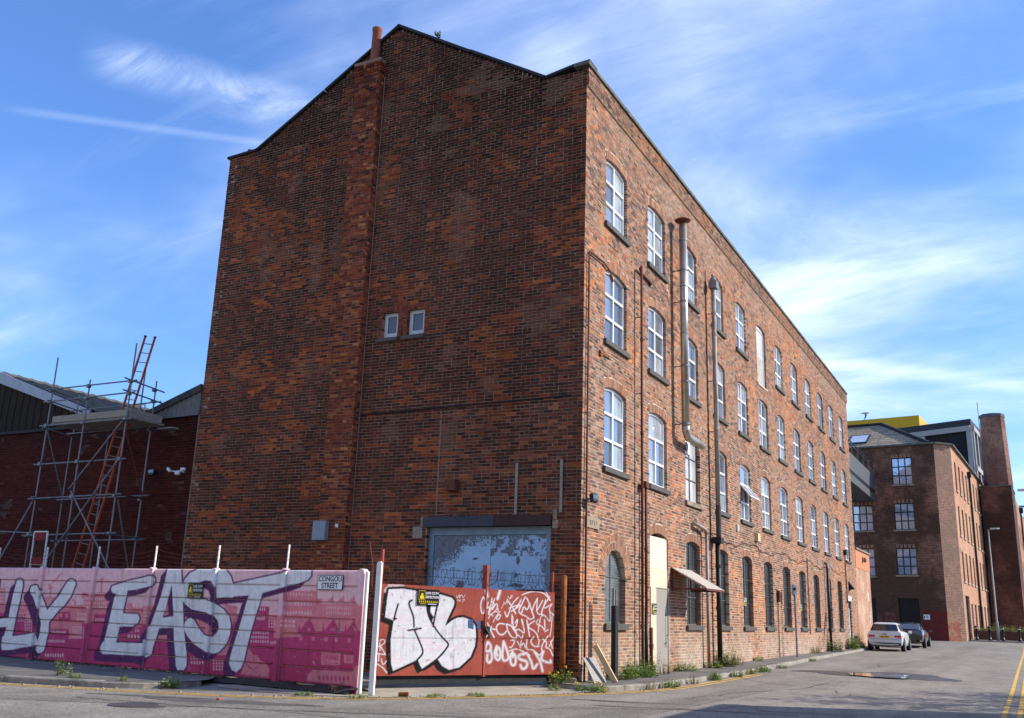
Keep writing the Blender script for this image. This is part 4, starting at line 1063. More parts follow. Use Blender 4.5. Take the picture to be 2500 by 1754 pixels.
def mural(X, Y):
    """paint on the fence, in pixels of the photograph"""
    c = np.empty(X.shape+(3,)); c[:] = PALE
    t = np.clip((Y-1398)/(1500-1398), 0, 1)[..., None]; c = c*(1-.08*t)
    def rect(x0, y0, x1, y1, col, k=.0):
        m = (X > x0) & (X < x1) & (Y > y0+k*(X-x0)) & (Y < y1+k*(X-x0)); c[m] = col
    def wins(x0, y0, x1, y1, nx, ny, col=None, k=.02, fw=.5, fh=.55, slant=0):
        u = (X-x0)/(x1-x0)*nx; v = (Y-y0-k*(X-x0))/(y1-y0)*ny; u = u+slant*(v % 1)
        m = (X > x0) & (X < x1) & (v > 0) & (v < ny) & ((u % 1) < fw) & ((v % 1) < fh); c[m] = PALE if col is None else col
    # skyline layers
    for (x0, y0, x1) in ((-60,1436,12),(12,1480,40),(40,1469,66),(66,1478,110),(110,1458,136),(136,1462,172),(172,1464,200),(200,1447,262),(262,1450,300),(300,1472,340),(340,1480,380),(380,1490,470),(470,1488,560),(548,1484,582),(582,1498,612),(612,1502,690),(690,1443,774),(774,1462,786),(786,1474,874),(874,1478,960)):
        rect(x0, y0, x1, 1800, SAL)
    for (x0, y0, x1) in ((-60,1496,8),(8,1500,62),(62,1514,120),(120,1536,168),(168,1560,200),(200,1522,232),(230,1500,262),(262,1518,300),(300,1532,345),(345,1524,372),(372,1560,470),(470,1600,560),(560,1482,656),(656,1512,668),(668,1558,690),(690,1556,735),(735,1542,880),(880,1545,960)):
        rect(x0, y0, x1, 1800, MAG)
    rect(560, 1480, 658, 1500, PALE); rect(630, 1481, 657, 1500, MAG)
    t2 = np.clip((Y-1560)/90, 0, 1)[..., None]
    mg = np.abs(c-MAG).sum(-1) < 1e-6; c = np.where(mg[..., None], MAG*(1-t2)+DEEP*t2, c)
    # crane, chimney
    for s, w in ((A_([(870,115),(700,290)]), 2.2), (A_([(850,120),(690,300)]), 1.5), (A_([(715,290),(705,440)]), 3.5), (A_([(690,270),(690,330),(750,310)]), 2.5), (A_([(862,120),(862,330)]), .8), (A_([(1432,195),(1425,385)]), 4.5), (A_([(1415,195),(1450,195)]), 4)): c[stroke(X, Y, s, w)] = SAL
    # window grids
    for g in (((0,1440,12,1475,3,4),), ((46,1473,64,1487,5,3),), ((66,1494,76,1520,3,4),), ((115,1462,135,1486,6,5),), ((40,1497,60,1520,5,4),), ((60,1504,80,1545,4,6),), ((150,1462,172,1488,7,4),), ((209,1448,262,1454,12,1),), ((206,1459,262,1490,11,3),), ((188,1496,212,1521,7,2),), ((176,1530,206,1560,8,5),), ((120,1540,162,1552,10,1),), ((116,1562,160,1574,9,1),), ((110,1596,158,1610,8,1),), ((233,1510,256,1522,6,1),), ((305,1474,318,1500,4,5),), ((350,1484,362,1520,3,4),), ((330,1536,342,1550,3,1),), ((312,1550,344,1566,4,1),), ((466,1604,500,1626,5,2),), ((520,1610,548,1640,4,4),), ((553,1484,582,1520,7,5),), ((634,1484,650,1498,3,1),), ((622,1506,648,1520,6,1),), ((656,1514,674,1536,3,3),), ((685,1514,724,1536,4,2,None,.03,.6,.5),), ((700,1448,766,1458,9,1,None,.03),), ((682,1469,764,1483,11,1,None,.03),), ((686,1492,764,1506,11,1,None,.03),), ((797,1481,860,1506,12,2,None,.03,.4),), ((612,1542,658,1574,8,3),), ((660,1566,676,1578,4,1),)):
        wins(*g[0])
    rect(172, 1462, 204, 1478, PALE); c[stroke(X, Y, A_([(1020,490),(1060,520),(1050,560)]), 4)] = SAL
    rect(324, 1466, 348, 1484, PALE); c[stroke(X, Y, B_([(470,540),(470,590)]), 1)] = SAL; c[stroke(X, Y, B_([(505,540),(510,600),(530,540)]), 1)] = SAL
    rect(144, 1494, 172, 1515, MAG); rect(146, 1498, 152, 1508, SAL); rect(160, 1498, 166, 1508, SAL)
    # saw-tooth factory and gabled houses
    for tx in (1300, 1430, 1560): c[inpoly(X, Y, C_([(tx, 448), (tx+82, 372), (tx+82, 462)]))] = SAL
    for tx, w, h in ((940,240,650), (1235,245,665), (1510,200,680)): c[inpoly(X, Y, C_([(tx, 845), (tx+w*.60, h), (tx+w, 850)]))] = MAG; c[inpoly(X, Y, C_([(tx, 845), (tx+20, h+40), (tx+40, 845)]))] = MAG
    for x in (960, 1110, 1270, 1395, 1550): c[inpoly(X, Y, C_([(x, 870+.05*(x-960)), (x+40, 872+.05*(x-960)), (x+40, 925+.05*(x-960)), (x, 922+.05*(x-960))]))] = SAL*.9
    for x in (1055, 1360, 1625): c[inpoly(X, Y, C_([(x, 775), (x+45, 778), (x+42, 815), (x, 812)]))] = SAL*.9
    c[inpoly(X, Y, C_([(1440,680),(1460,675),(1468,830),(1438,835)]))] = np.array([.25,.22,.20])
    # signature boxes
    m = inpoly(X, Y, C_([(1230,1068),(1470,1082),(1460,1230),(1228,1222)])); c[m] = SAL
    for s in ([(1255,1085),(1250,1170)],[(1275,1088),(1272,1170)],[(1238,1135),(1285,1120)],[(1290,1165),(1305,1090),(1320,1165)],[(1295,1140),(1320,1140)],[(1332,1165),(1334,1095),(1350,1165),(1360,1097),(1364,1165)],[(1376,1168),(1378,1098),(1392,1168),(1402,1100),(1405,1168)],[(1425,1100),(1435,1135),(1425,1172),(1414,1135),(1425,1100)],[(1265,1203),(1440,1208)]):
        c[stroke(X, Y, C_(s), 1.5)] = MAG
    m = inpoly(X, Y, C_([(1510,1100),(1625,1108),(1622,1210),(1508,1205)])); c[m] = SAL
    for s in ([(1525,1165),(1545,1175),(1545,1120)],[(1558,1120),(1562,1175),(1572,1140),(1582,1175),(1590,1115)],[(1520,1165),(1615,1160)]): c[stroke(X, Y, C_(s), 1.4)] = MAG
    # foliage and town hall low on the right
    m = inpoly(X, Y, C_([(300,1160),(330,1030),(360,1050),(390,1100),(450,1110),(480,1170),(560,1210),(590,1290),(580,1380),(240,1340)])); c[m] = SAL*.95
    c[stroke(X, Y, C_([(300,1190),(350,1270),(430,1270),(500,1200)]), 2)] = MAG; c[stroke(X, Y, C_([(310,1220),(480,1360)]), 2)] = MAG
    m = inpoly(X, Y, C_([(1050,1420),(1060,1350),(1100,1320),(1125,1290),(1400,1300),(1620,1310),(1650,1240),(1720,1240),(1720,1560),(1600,1480)])); c[m] = SAL*.95
    for x in range(1195, 1560, 50): c[inpoly(X, Y, C_([(x, 1362), (x+26, 1364), (x+26, 1425), (x, 1420)]))] = MAG
    c[stroke(X, Y, C_([(1270,1300),(1290,1255),(1320,1300)]), 1)] = SAL; c[stroke(X, Y, C_([(1405,1300),(1425,1260),(1450,1305)]), 1)] = SAL
    # lettering: shadow, outline, fill
    W = np.zeros(X.shape, bool); S = np.zeros(X.shape, bool)
    def fill(x, y):
        r = np.zeros(x.shape, bool)
        for L in LETTERS: r |= inpoly(x, y, L)
        return r
    W = fill(X, Y); H = inpoly(X, Y, AHOLE); W &= ~H
    for k in range(1, 7): S |= fill(X+16*k/6, Y-18*k/6)
    for a in range(0, 360, 45): S |= fill(X+3.8*math.cos(math.radians(a)), Y+3.8*math.sin(math.radians(a)))
    c[S] = PUR; c[H] = PUR
    c[inpoly(X, Y, B_([(920,540),(930,700),(865,712),(890,620)]))] = SAL
    c[inpoly(X, Y, C_([(20,470),(210,515),(140,745),(95,560)]))] = SAL
    c[inpoly(X, Y, B_([(1350,815),(1470,840),(1510,960),(1440,920)]))] = SAL
    c[inpoly(X, Y, B_([(1430,330),(1490,360),(1515,450),(1420,445)]))] = PALE
    c[W] = WHT
    # grubby paint: scuffs, green foot, flaked edges
    n = .6*vnoise(X, Y, 9, 3)+.4*vnoise(X, Y, 3, 6); c = c*(.86+.24*n[..., None])
    dr = np.clip(vnoise(X, Y*.06, 3.5, 17)*2.2-1.15, 0, 1)*np.clip(vnoise(X, Y, 22, 19)*1.6-.4, 0, 1); c = c*(1-.32*dr[..., None])
    ch = (vnoise(X, Y, 2.2, 23)*.5+vnoise(X, Y, 6, 27)*.5 > .86); c[ch] = np.array([.50, .46, .41])
    g = np.clip((Y-(1600+.085*X))/25, 0, 1)*np.clip(vnoise(X, Y, 14, 9)*1.8-.7, 0, 1); c = c*(1-.5*g[..., None])
    return c
def supersample(fn, P, ex, ey):
    """average the paint over a small cross of points around every vertex"""
    s = np.zeros((len(P), 3))
    for a, b in ((-.25, -.25), (.25, -.25), (-.25, .25), (.25, .25)):
        q = px(P+a*ex+b*ey); s += fn(q[:, 0], q[:, 1])
    return s/4
M['mural'] = mat('painted concrete', (1, 1, 1), spec=.15, rough=.75, var=.10, scale=12, bump=.35, bscale=45, attr='Col')
M['post_white'] = mat('white painted post', (.74, .73, .69), rough=.7, var=.12, scale=8, col2=(.45, .42, .36), c2lo=.62, c2hi=.75, c2scale=5)
fence = thing('concrete_fence', 'pink and purple mural fence of stacked concrete panels with large white letters', 'fence', (-1.854, -5.02, -.2))
TD = np.array([-math.cos(.069), math.sin(.069), 0]); TN = np.array([-math.sin(.069), -math.cos(.069), 0])    # along the fence to the left; towards the street
F0 = np.array([-1.854, -5.02, 0.0])
SP, BH = 1.83, 0.275
zb = lambda k: -.10+.003*k
for k in range(8):                     # bays
    for r in range(7):
        z0 = zb(k)+r*BH
        s0, s1 = k*SP+.045, (k+1)*SP-.045
        nu, nv = 118, 17
        us = np.linspace(s0, s1, nu+1); vs = np.concatenate([[0], np.linspace(.016, BH-.026, nv-1), [BH-.008]])
        U, Vv = np.meshgrid(us, vs)
        tilt = random.uniform(-.006, .006)
        d = np.full(U.shape, .0)+tilt+.004*np.sin(U*3+r); d[0] = -.030+tilt; d[-1] = -.034+tilt
        P = F0 + U[..., None]*TD + d[..., None]*TN; P[..., 2] = z0+Vv
        P = P.reshape(-1, 3); n1 = nu+1
        col = supersample(mural, P, TD*.0155, np.array([0, 0, .0155]))
        Fq = [(i*n1+j, i*n1+j+1, (i+1)*n1+j+1, (i+1)*n1+j) for i in range(nv) for j in range(nu)]
        nb = len(P)
        bk = [F0+u*TD-.05*TN+np.array([0, 0, z]) for u, z in ((s0, z0), (s1, z0), (s1, z0+BH-.004), (s0, z0+BH-.004))]
        P = np.concatenate([P, np.array(bk)]); col = np.concatenate([col, np.tile([[.45, .42, .38]], (4, 1))])
        t0 = nv*n1
        Fq += [(nb, nb+1, nb+2, nb+3), (0, nu, nb+1, nb), (t0, t0+nu, nb+2, nb+3), (0, t0, nb+3, nb), (nu, t0+nu, nb+2, nb+1)]
        me = np_mesh('panel', P-np.array(wl(fence)), Fq, M['mural'], col)
        place('panel', me, fence, tuple(wl(fence)))
for k in range(9):                     # posts
    c0 = F0 + k*SP*TD
    zs = np.concatenate([np.linspace(-.24, 1.80+.003*k, 120), 1.80+.003*k+.045*np.sin(np.linspace(.3, 1.57, 5))])
    hw = np.concatenate([np.full(120, .057), .057*np.cos(np.linspace(.3, 1.45, 5))])
    xsn = np.linspace(-1, 1, 7); V = []; 
    for z, w in zip(zs, hw):
        for x in xsn: V.append(c0+TD*w*x+TN*(.078-.016*abs(x)**3)+np.array([0, 0, z]))
    V = np.array(V); col = supersample(mural, V, TD*.01, np.array([0, 0, .0155]))
    if k == 0:
        col = col*1.0
    n = len(zs); Fq = [(i*7+j, i*7+j+1, (i+1)*7+j+1, (i+1)*7+j) for i in range(n-1) for j in range(6)]
    B = np.array([c0+TD*w*x-TN*.055+np.array([0, 0, z]) for z, w in zip(zs, hw) for x in (-1, 1)]); nb = len(V)
    V = np.concatenate([V, B]); cs = np.array([.70, .69, .65]) if k == 0 else np.array([.5, .40, .42]); col = np.concatenate([col, np.tile(cs, (len(B), 1))])
    Fq += [(nb+2*i, nb+2*i+1, nb+2*i+3, nb+2*i+2) for i in range(n-1)] + [(i*7, (i+1)*7, nb+2*i+2, nb+2*i) for i in range(n-1)] + [(i*7+6, (i+1)*7+6, nb+2*i+3, nb+2*i+1) for i in range(n-1)]
    # side faces keep their own vertices so the paint ends at the arris
    place('post', np_mesh('post', V-np.array(wl(fence)), Fq, M['mural'], col), fence, tuple(wl(fence)))
    if k:
        b = c0+np.array([0, 0, 1.80+.003*k])-.02*TN; t = b+np.array([.02, -.015, .47])
        q = MB(); q.bar(b, t, .035, .018); q.build('wire_strut', M['post_white'], fence)
bw = thing('barbed_wire', 'rusty barbed wire strands strung over the mural fence', 'barbed wire', (-8, -4.7, 1.8))
for s in range(4):
    pts = []
    for i in range(170):
        u = .3+14.3*i/169; ph = (u/SP) % 1
        z = 1.90+.105*s-.10*math.sin(math.pi*ph)*(.35+.25*s)+random.uniform(-.012, .012)
        p = F0+u*TD-.02*TN+np.array([0, random.uniform(-.012, .012), z]); pts.append(p)
    q = MB().tube(pts, .0045, 4)
    for i in range(0, 170, 2):
        p = pts[i]; v = np.array([random.uniform(-1, 1), random.uniform(-.5, .5), random.uniform(-1, 1)]); v *= .022/np.linalg.norm(v); q.bar(p-v, p+v, .004)
    q.build('wire_strand', M['rust'], bw)

# white posts at the end of the fence
wp = thing('gate_post', 'tall white painted steel gate post between mural fence and red gate', 'post', (-1.48, -5.05, -.19))
q = MB(); q.box(-1.535, -1.435, -5.10, -5.05, -.19, 1.95); q.build('shaft', M['post_white'], wp, bevel=.006)
q = MB(); q.box(-1.51, -1.46, -5.09, -5.06, 1.95, 1.97); q.build('cap', M['post_white'], wp)
ws = thing('white_fence_end', 'narrow white fence end post beside the tall gate post', 'post', (-1.74, -5.08, -.19))
MB().box(-1.765, -1.71, -5.09, -5.03, -.19, 1.80).build('shaft', M['post_white'], ws, bevel=.01)
rb = thing('rebar_stake', 'thin rusty rod leaning up behind the white gate post', 'rod', (-1.72, -4.9, 1.6))
MB().tube([(-1.72, -4.95, 1.55), (-1.76, -4.9, 1.9), (-1.90, -4.85, 2.32)], .014, 6).build('rod', M['rust'], rb)

so_ = thing('soil_bank', 'dark soil and rubble heaped under the raised right end of the mural fence', 'soil', (-3.2, -4.95, -.2))
V, F = [], []
for i in range(41):
    u = -.1+3.9*i/40
    for j in range(7):
        o = -.30+.62*j/6; p = F0+TD*u+TN*o; hgt = .105*(1-(abs(o-.0)/.36)**2)*(.6+.6*vnoise(u, o, .25, 3)) if abs(o) < .36 else 0
        V.append((p[0], p[1], -.196+max(hgt, 0)))
for i in range(40):
    for j in range(6): F.append((i*7+j, i*7+j+1, (i+1)*7+j+1, (i+1)*7+j))
MB().add(V, F).build('soil', mat('dark gritty soil', (.055, .045, .036), var=.6, scale=18, bump=.8, bscale=50, bdist=.02), so_)

# trench repairs, cracks and an iron cover in the carriageway
for k, (a, b, w, c) in enumerate((((2.6, -14), (3.0, 9), .75, .88), ((5.9, -4), (6.1, 30), .55, 1.14), ((-9, -11.2), (2.2, -6.2), .6, .84), ((4.4, 14), (4.9, 52), .9, .92))):
    tag(MB().add(*ribbon([a, b], w, .0032)).build('trench_repair', asphalt('trench asphalt %d' % k, (.22*c, .19*c, .155*c), agg=.5)), kind='structure')
rc = random.Random(12); M['crack'] = mat('tar filled crack', (.045, .042, .038), rough=.6, var=.3)
for (x, y, dx_, dy_, n_) in ((-4.2, -8.6, .5, .05, 16), (-2.6, -9.2, .42, .22, 20), (.6, -5.4, .35, .3, 18), (2.6, -1.2, .12, .5, 26), (5.2, 2.4, -.3, .4, 16), (3.4, 15, .1, .6, 20), (6.4, 20, -.25, .5, 18), (1.9, 22, .3, .4, 10)):
    P_ = [(x, y)]
    for _ in range(n_): x += dx_*rc.uniform(.4, 1)+rc.gauss(0, .10); y += dy_*rc.uniform(.4, 1)+rc.gauss(0, .10); P_.append((x, y))
    tag(MB().add(*ribbon(P_, .022, .0065)).build('road_crack', M['crack']), kind='structure')
mh = thing('manhole_cover', 'dark iron cover set in the road before the mural fence', 'manhole cover', (-2.75, -8.85, -.2))
MB().lathe([(.33, -.21), (.33, -.190), (.29, -.190), (.29, -.193), (.01, -.192)], (-2.75, -8.85, 0), 24).build('cover', mat('worn iron cover', (.075, .07, .066), rough=.5, var=.3, scale=25), mh)

# ------------------------------------------------------------------ red steel gate
GL, GR = np.array([-2.232, -3.951, 0]), np.array([-0.435, -0.307, 0])
GT = (GR-GL)/np.linalg.norm(GR-GL); GLEN = float(np.linalg.norm(GR-GL)); GN = np.array([GT[1], -GT[0], 0])
GZ0, GZ1 = 0.028, 1.639
RED = np.array([.30, .062, .042]); BLK = np.array([.005, .005, .006]); GW = np.array([.66, .66, .68])
PIECE = D_([(255,360),(430,352),(640,385),(740,400),(890,420),(1060,470),(1088,510),(1080,570),(1000,740),(968,830),(1050,760),(1120,722),(1200,715),(1300,750),(1355,830),(1362,970),(1347,1080),(1290,1220),(1150,1350),(1020,1382),(930,1330),(880,1250),(680,1372),(650,1320),(625,1250),(310,1395),(285,1300),(280,1000),(318,755),(208,712),(235,480)])
INNER = [D_(s) for s in ([(375,545),(335,680),(322,750)],[(318,730),(350,735)],[(548,500),(515,515),(512,560),(545,640),(572,720),(575,840)],[(500,882),(665,855)],[(582,880),(640,1010),(690,1130),(682,1190),(615,1255)],[(738,550),(745,650),(785,760),(855,870),(945,985),(1020,1050),(990,1110),(880,1240),(680,1380)],[(872,560),(832,740),(818,830)],[(770,560),(775,650),(815,715)])]
TAGS = [(E_(s), w) for s, w in (
 ([(205,455),(172,540),(180,640),(205,680),(235,600),(240,500),(205,455)], 2.6), ([(250,480),(240,560),(225,640)], 2.2), ([(270,520),(245,620),(290,560),(275,680)], 2.0), ([(320,470),(300,560),(290,650)], 2.2), ([(350,480),(320,570),(310,640),(380,520),(390,600),(350,640)], 2.0), ([(300,540),(330,500),(350,560),(320,610)], 1.8),
 ([(270,650),(300,690),(350,640),(400,650),(390,600)], 2.0), ([(275,730),(300,670),(330,700)], 2.0), ([(420,680),(390,690),(370,740),(400,750),(430,690),(420,680)], 2.2), ([(330,780),(370,700),(420,640)], 1.6), ([(245,380),(260,450)], 4), ([(420,380),(390,480)], 4),
 ([(440,600),(470,540)], 1.2), ([(465,515),(490,560),(500,500),(515,540)], 1.2), ([(520,450),(545,490),(585,440),(560,432),(550,470)], 1.3),
 ([(510,490),(560,560),(620,670)], 2.6), ([(650,460),(560,560),(510,740),(480,645)], 2.6), ([(530,600),(640,560),(690,560),(560,640)], 2.4), ([(690,490),(650,560),(590,640)], 2.2), ([(740,455),(690,560),(650,640),(690,690),(720,560),(760,640),(800,540)], 2.6), ([(660,640),(700,690),(740,690),(800,750),(850,720)], 2.4), ([(760,470),(800,560),(850,720)], 2.6), ([(895,470),(850,560),(820,650)], 2.4), ([(895,470),(880,660),(930,680)], 2.4), ([(960,500),(930,560),(880,640)], 2.2), ([(1050,455),(980,560),(940,660),(960,700)], 2.6), ([(1000,490),(960,620),(1080,545)], 2.2), ([(1080,545),(1030,620),(1100,690)], 2.4), ([(1050,640),(1060,790),(1000,700),(940,670)], 2.2), ([(700,430),(800,390),(900,385),(1000,420),(1050,500)], 2.4), ([(1000,390),(1060,500)], 2.0),
 ([(580,700),(580,820),(620,860),(650,720),(610,790)], 2.4), ([(700,745),(740,940),(660,860),(620,880)], 2.6), ([(690,740),(720,840)], 2.2), ([(760,750),(795,955)], 2.6), ([(860,760),(750,830),(880,900),(910,1000)], 2.4), ([(900,740),(870,800),(960,830),(990,900),(985,745)], 2.4), ([(990,900),(1030,870)], 2.2), ([(1080,700),(1070,860),(1050,960)], 1.8), ([(570,680),(570,800)], 2),
 ([(262,790),(300,880),(345,970)], 3), ([(310,830),(270,920),(245,960)], 3), ([(222,840),(360,870)], 3), ([(475,800),(400,790),(365,850),(400,930),(460,940),(500,890)], 3.2), ([(500,800),(520,900),(580,980),(640,980),(620,880),(560,820),(500,800)], 2.8), ([(560,820),(640,940)], 2.6), ([(650,940),(700,990),(710,940)], 2.2),
 ([(560,1010),(620,1000),(560,1110),(540,1090)], 2.2), ([(640,1020),(680,1100)], 2.2), ([(690,1010),(680,1090),(720,1030),(740,1100)], 2.2), ([(850,960),(800,1020),(850,1090),(920,1080)], 2.4), ([(760,1000),(750,1130),(830,1120),(910,1190)], 2.4), ([(540,1140),(620,1110),(720,1150),(800,1200)], 2.2), ([(1030,950),(940,1080),(960,1160),(910,1200)], 2.4), ([(960,990),(1020,1040),(990,1100),(1050,1110),(1090,1200)], 2.6), ([(1100,970),(1040,1090)], 2.2), ([(1060,1020),(1085,1110)], 2.2), ([(920,1000),(900,1090)], 2.2), ([(940,700),(910,820),(905,900)], 2.2),
 ([(265,1030),(240,1080),(225,1140),(290,1150),(310,1080),(270,1030)], 3.6), ([(300,1130),(325,1220),(290,1300),(250,1270),(260,1190)], 3.6), ([(380,1080),(350,1140),(360,1240),(410,1270),(430,1160),(400,1080),(370,1150),(385,1200)], 3.4), ([(465,1020),(440,1270),(530,1260),(520,1160),(465,1020)], 3.4), ([(580,1150),(545,1220),(560,1320),(610,1330),(625,1230),(590,1160),(580,1220)], 3.4),
 ([(730,1180),(650,1190),(660,1250),(770,1270),(760,1350),(700,1380),(680,1320)], 3.8), ([(760,1170),(820,1280),(840,1390),(890,1310)], 3.4), ([(860,1160),(930,1270),(960,1400)], 3.4), ([(970,1150),(930,1260),(1070,1300),(1060,1260)], 3.4))]
TAGS += [(D_(s), w) for s, w in (([(1110,440),(1125,480),(1140,440)], 1.2), ([(1150,430),(1150,480),(1170,430)], 1.2), ([(1180,430),(1200,470),(1225,430)], 1.2), ([(1120,500),(1140,490),(1150,515),(1170,490)], 1.2), ([(1190,490),(1225,480),(1190,520)], 1.2),
 ([(140,1010),(190,990),(215,1030),(150,1080),(115,1085)], 2.0), ([(140,1030),(145,1140)], 2.2), ([(150,1080),(210,1180)], 2.2), ([(100,1170),(210,1190)], 2.2), ([(130,1180),(125,1270)], 2.2), ([(160,1240),(180,1330),(225,1270)], 2.0), ([(90,1300),(180,1350),(230,1420)], 2.2))]
TAGS = [([tuple(p) for p in smooth(s, 2)], w) for s, w in TAGS]; INNER = [[tuple(p) for p in smooth(s, 2)] for s in INNER]
def gate_paint(X, Y):
    n = .5*vnoise(X, Y, 30, 3)+.3*vnoise(X, Y, 8, 6)+.2*vnoise(X*3, Y*.5, 6, 8)
    c = RED*(.82+.36*n[..., None])
    sp = stroke(X, Y, D_([(215,380),(260,320),(430,318)]), 9); c[sp] = c[sp]*.5+GW*.5
    S = np.zeros(X.shape, bool)
    for k in range(1, 6): S |= inpoly(X+12*k/5, Y-11*k/5, PIECE)
    for a in range(0, 360, 40): S |= inpoly(X+6.0*math.cos(math.radians(a)), Y+6.0*math.sin(math.radians(a)), PIECE)
    c[S] = BLK
    m = inpoly(X, Y, PIECE); f = vnoise(X*.35, Y, 4, 11)*.6+vnoise(X*.3, Y*1.2, 9, 4)*.4
    c[m] = (GW*(.80+.22*f[..., None]))[m]
    pk = m & (f > .62); c[pk] = c[pk]*np.array([.96, .84, .86])
    for s in INNER: c[stroke(X, Y, s, 4.4)] = BLK
    c[inpoly(X, Y, D_([(745,555),(790,555),(780,660),(822,712),(800,790),(750,660)]))] = BLK
    c[inpoly(X, Y, D_([(795,560),(850,560),(820,700),(785,650)]))] = GW
    for s, w in TAGS:
        k = stroke(X, Y, s, w*1.05); c[k] = GW*.92
        h = stroke(X, Y, s, w*2.3) & ~k
        if w > 3.3: c[h] = c[h]*.65+GW*.35
    dr = np.clip(vnoise(X, Y*.07, 3.0, 17)*2.2-1.1, 0, 1)*np.clip(vnoise(X, Y, 20, 19)*1.6-.4, 0, 1); c = c*(1-.35*dr[..., None])
    rs = (vnoise(X, Y, 2.0, 33)*.5+vnoise(X, Y, 7, 37)*.5 > .84); c[rs] = np.array([.16, .06, .03])
    sm = (np.abs(Y-(1558+.004*(X-960))) < .9); c[sm] *= .35
    return c
def hole(X, Y): return inpoly(X, Y, D_([(1255,745),(1325,752),(1325,868),(1255,862)])) | inpoly(X, Y, E_([(125,760),(205,762),(212,872),(150,876),(130,850)]))
M['gate'] = mat('red oxide sheet with spray paint', (1, 1, 1), spec=.15, rough=.7, var=.10, scale=9, bump=.15, bscale=14, attr='Col')
gate = thing('steel_gate', 'rusty red sheet steel double gate covered in black and white graffiti', 'gate', tuple(GL+np.array([0, 0, -.15])))
SPLIT = 2.36
for (s0, s1) in ((0, SPLIT-.006), (SPLIT+.006, GLEN)):
    nu, nv = int((s1-s0)/.0125), 128
    us = np.linspace(s0, s1, nu+1); vs = np.linspace(GZ0, GZ1, nv+1); U, Vv = np.meshgrid(us, vs)
    d = .004*np.sin(U*2.1)*np.sin(Vv*2.4)+.003*vnoise(U, Vv, .3, 5)
    P = (GL+U[..., None]*GT+d[..., None]*GN); P[..., 2] = Vv; P = P.reshape(-1, 3)
    col = supersample(gate_paint, P, GT*.012, np.array([0, 0, .012]))
    q = px(P); H = hole(q[:, 0], q[:, 1]); n1 = nu+1
    Fq = [(i*n1+j, i*n1+j+1, (i+1)*n1+j+1, (i+1)*n1+j) for i in range(nv) for j in range(nu) if not H[i*n1+j]]
    nb = len(P); P2 = P-GN*.006
    Fq += [tuple(a+nb for a in f[::-1]) for f in Fq]
    w = np.array(wl(gate))
    lf = place('leaf', np_mesh('leaf', np.concatenate([P, P2])-w, Fq, M['gate'], np.concatenate([col, np.tile(RED*.7, (nb, 1))])), gate, tuple(w))
    q = MB(); z = np.array([0, 0, 1.0])
    for s in (s0+.03, s1-.03): q.bar(GL+GT*s-GN*.04+z*GZ0, GL+GT*s-GN*.04+z*GZ1, .06)
    for zz in (GZ0+.03, .83, GZ1-.03): q.bar(GL+GT*(s0+.06)-GN*.04+z*zz, GL+GT*(s1-.06)-GN*.04+z*zz, .06)
    q.build('frame', M['rust'], lf)
M['gate_red'] = mat('red oxide steel', (.32, .066, .042), rough=.6, var=.3, scale=9, col2=(.18, .05, .03))
for s, w, h in ((.02, .05, .62), (SPLIT, .10, .46), (GLEN-.03, .05, .42)):
    b = GL+GT*s-GN*.05; q = MB(); q.bar(b+np.array([0, 0, -.12 if s != SPLIT else .0]), b+np.array([0, 0, GZ1+h]), w); q.build('upright', M['gate_red'], gate)
q = MB(); q.obox(GL+GT*GLEN/2-GN*.07+np.array([0, 0, -.045]), GT*(GLEN/2-.05), GN*.01, np.array([0, 0, .07])); q.build('gap_shade', M['bitumen'], gate)  # black strip standing in for the shade in the gap below the gate
lb = GL+GT*(SPLIT-.03)+GN*.012
q = MB(); q.box(0, 0.01, 0, .01, 0, .01)
lk = MB(); c = lb+np.array([0, 0, .86]); lk.obox(c+GT*.05, GT*.06, GN*.03, np.array([0, 0, .07])); lk.tube([c+GT*.0+GN*.03+np.array([0, 0, .03]), c+GT*.10+GN*.045-np.array([0, 0, .10]), c+GT*.05+GN*.04-np.array([0, 0, .16])], .02, 6)
lk.build('padlock_chain', M['black_iron'], gate)
# razor wire coil over the gate
rz = thing('razor_wire', 'tangled razor wire coil along the top of the red gate', 'barbed wire', tuple(GL+np.array([0, 0, GZ1])))
for s in range(2):
    pts = []
    for i in range(620):
        t = i/619; a = t*2*math.pi*19*(1+.15*s)+s; R = .155+.03*math.sin(i*.11+s)+.015*math.sin(i*.37)
        pts.append(GL+GT*(.15+(GLEN-.25)*t+.06*math.sin(a*.5))-GN*(.05-R*math.cos(a)*.6)+np.array([0, 0, GZ1+.20+R*math.sin(a)]))
    q = MB().tube(pts, .0035, 4)
    for i in range(0, 620, 5):
        v = np.array([random.uniform(-1, 1) for _ in range(3)]); v *= .02/np.linalg.norm(v); q.bar(pts[i]-v, pts[i]+v, .005)
    q.build('wire_coil', M['black_iron'], rz)
q = MB()
for zz in (.18, .32): q.tube([GL+GT*(.05+GLEN*k/12*.98)-GN*.05+np.array([0, 0, GZ1+zz+random.uniform(-.01, .01)]) for k in range(13)], .004, 4)
q.build('line_wire', M['black_iron'], rz)
q = MB()                               # dead leaves caught in the wire
for i in range(70):
    p = GL+GT*(SPLIT+random.gauss(0, .16))-GN*.03+np.array([0, 0, GZ1+.28+random.gauss(0, .09)]); a = np.array([random.uniform(-1, 1) for _ in range(3)])*.022; b = np.array([random.uniform(-1, 1) for _ in range(3)])*.018
    q.add([p-a, p-b, p+a, p+b], [(0, 1, 2, 3)])
q.build('caught_leaves', mat('dead leaves', (.20, .07, .03), var=.4, scale=30), rz)
rp = thing('rusty_pole', 'thick orange rusted pole between red gate and mill corner', 'pole', (-.30, -.15, -.12))
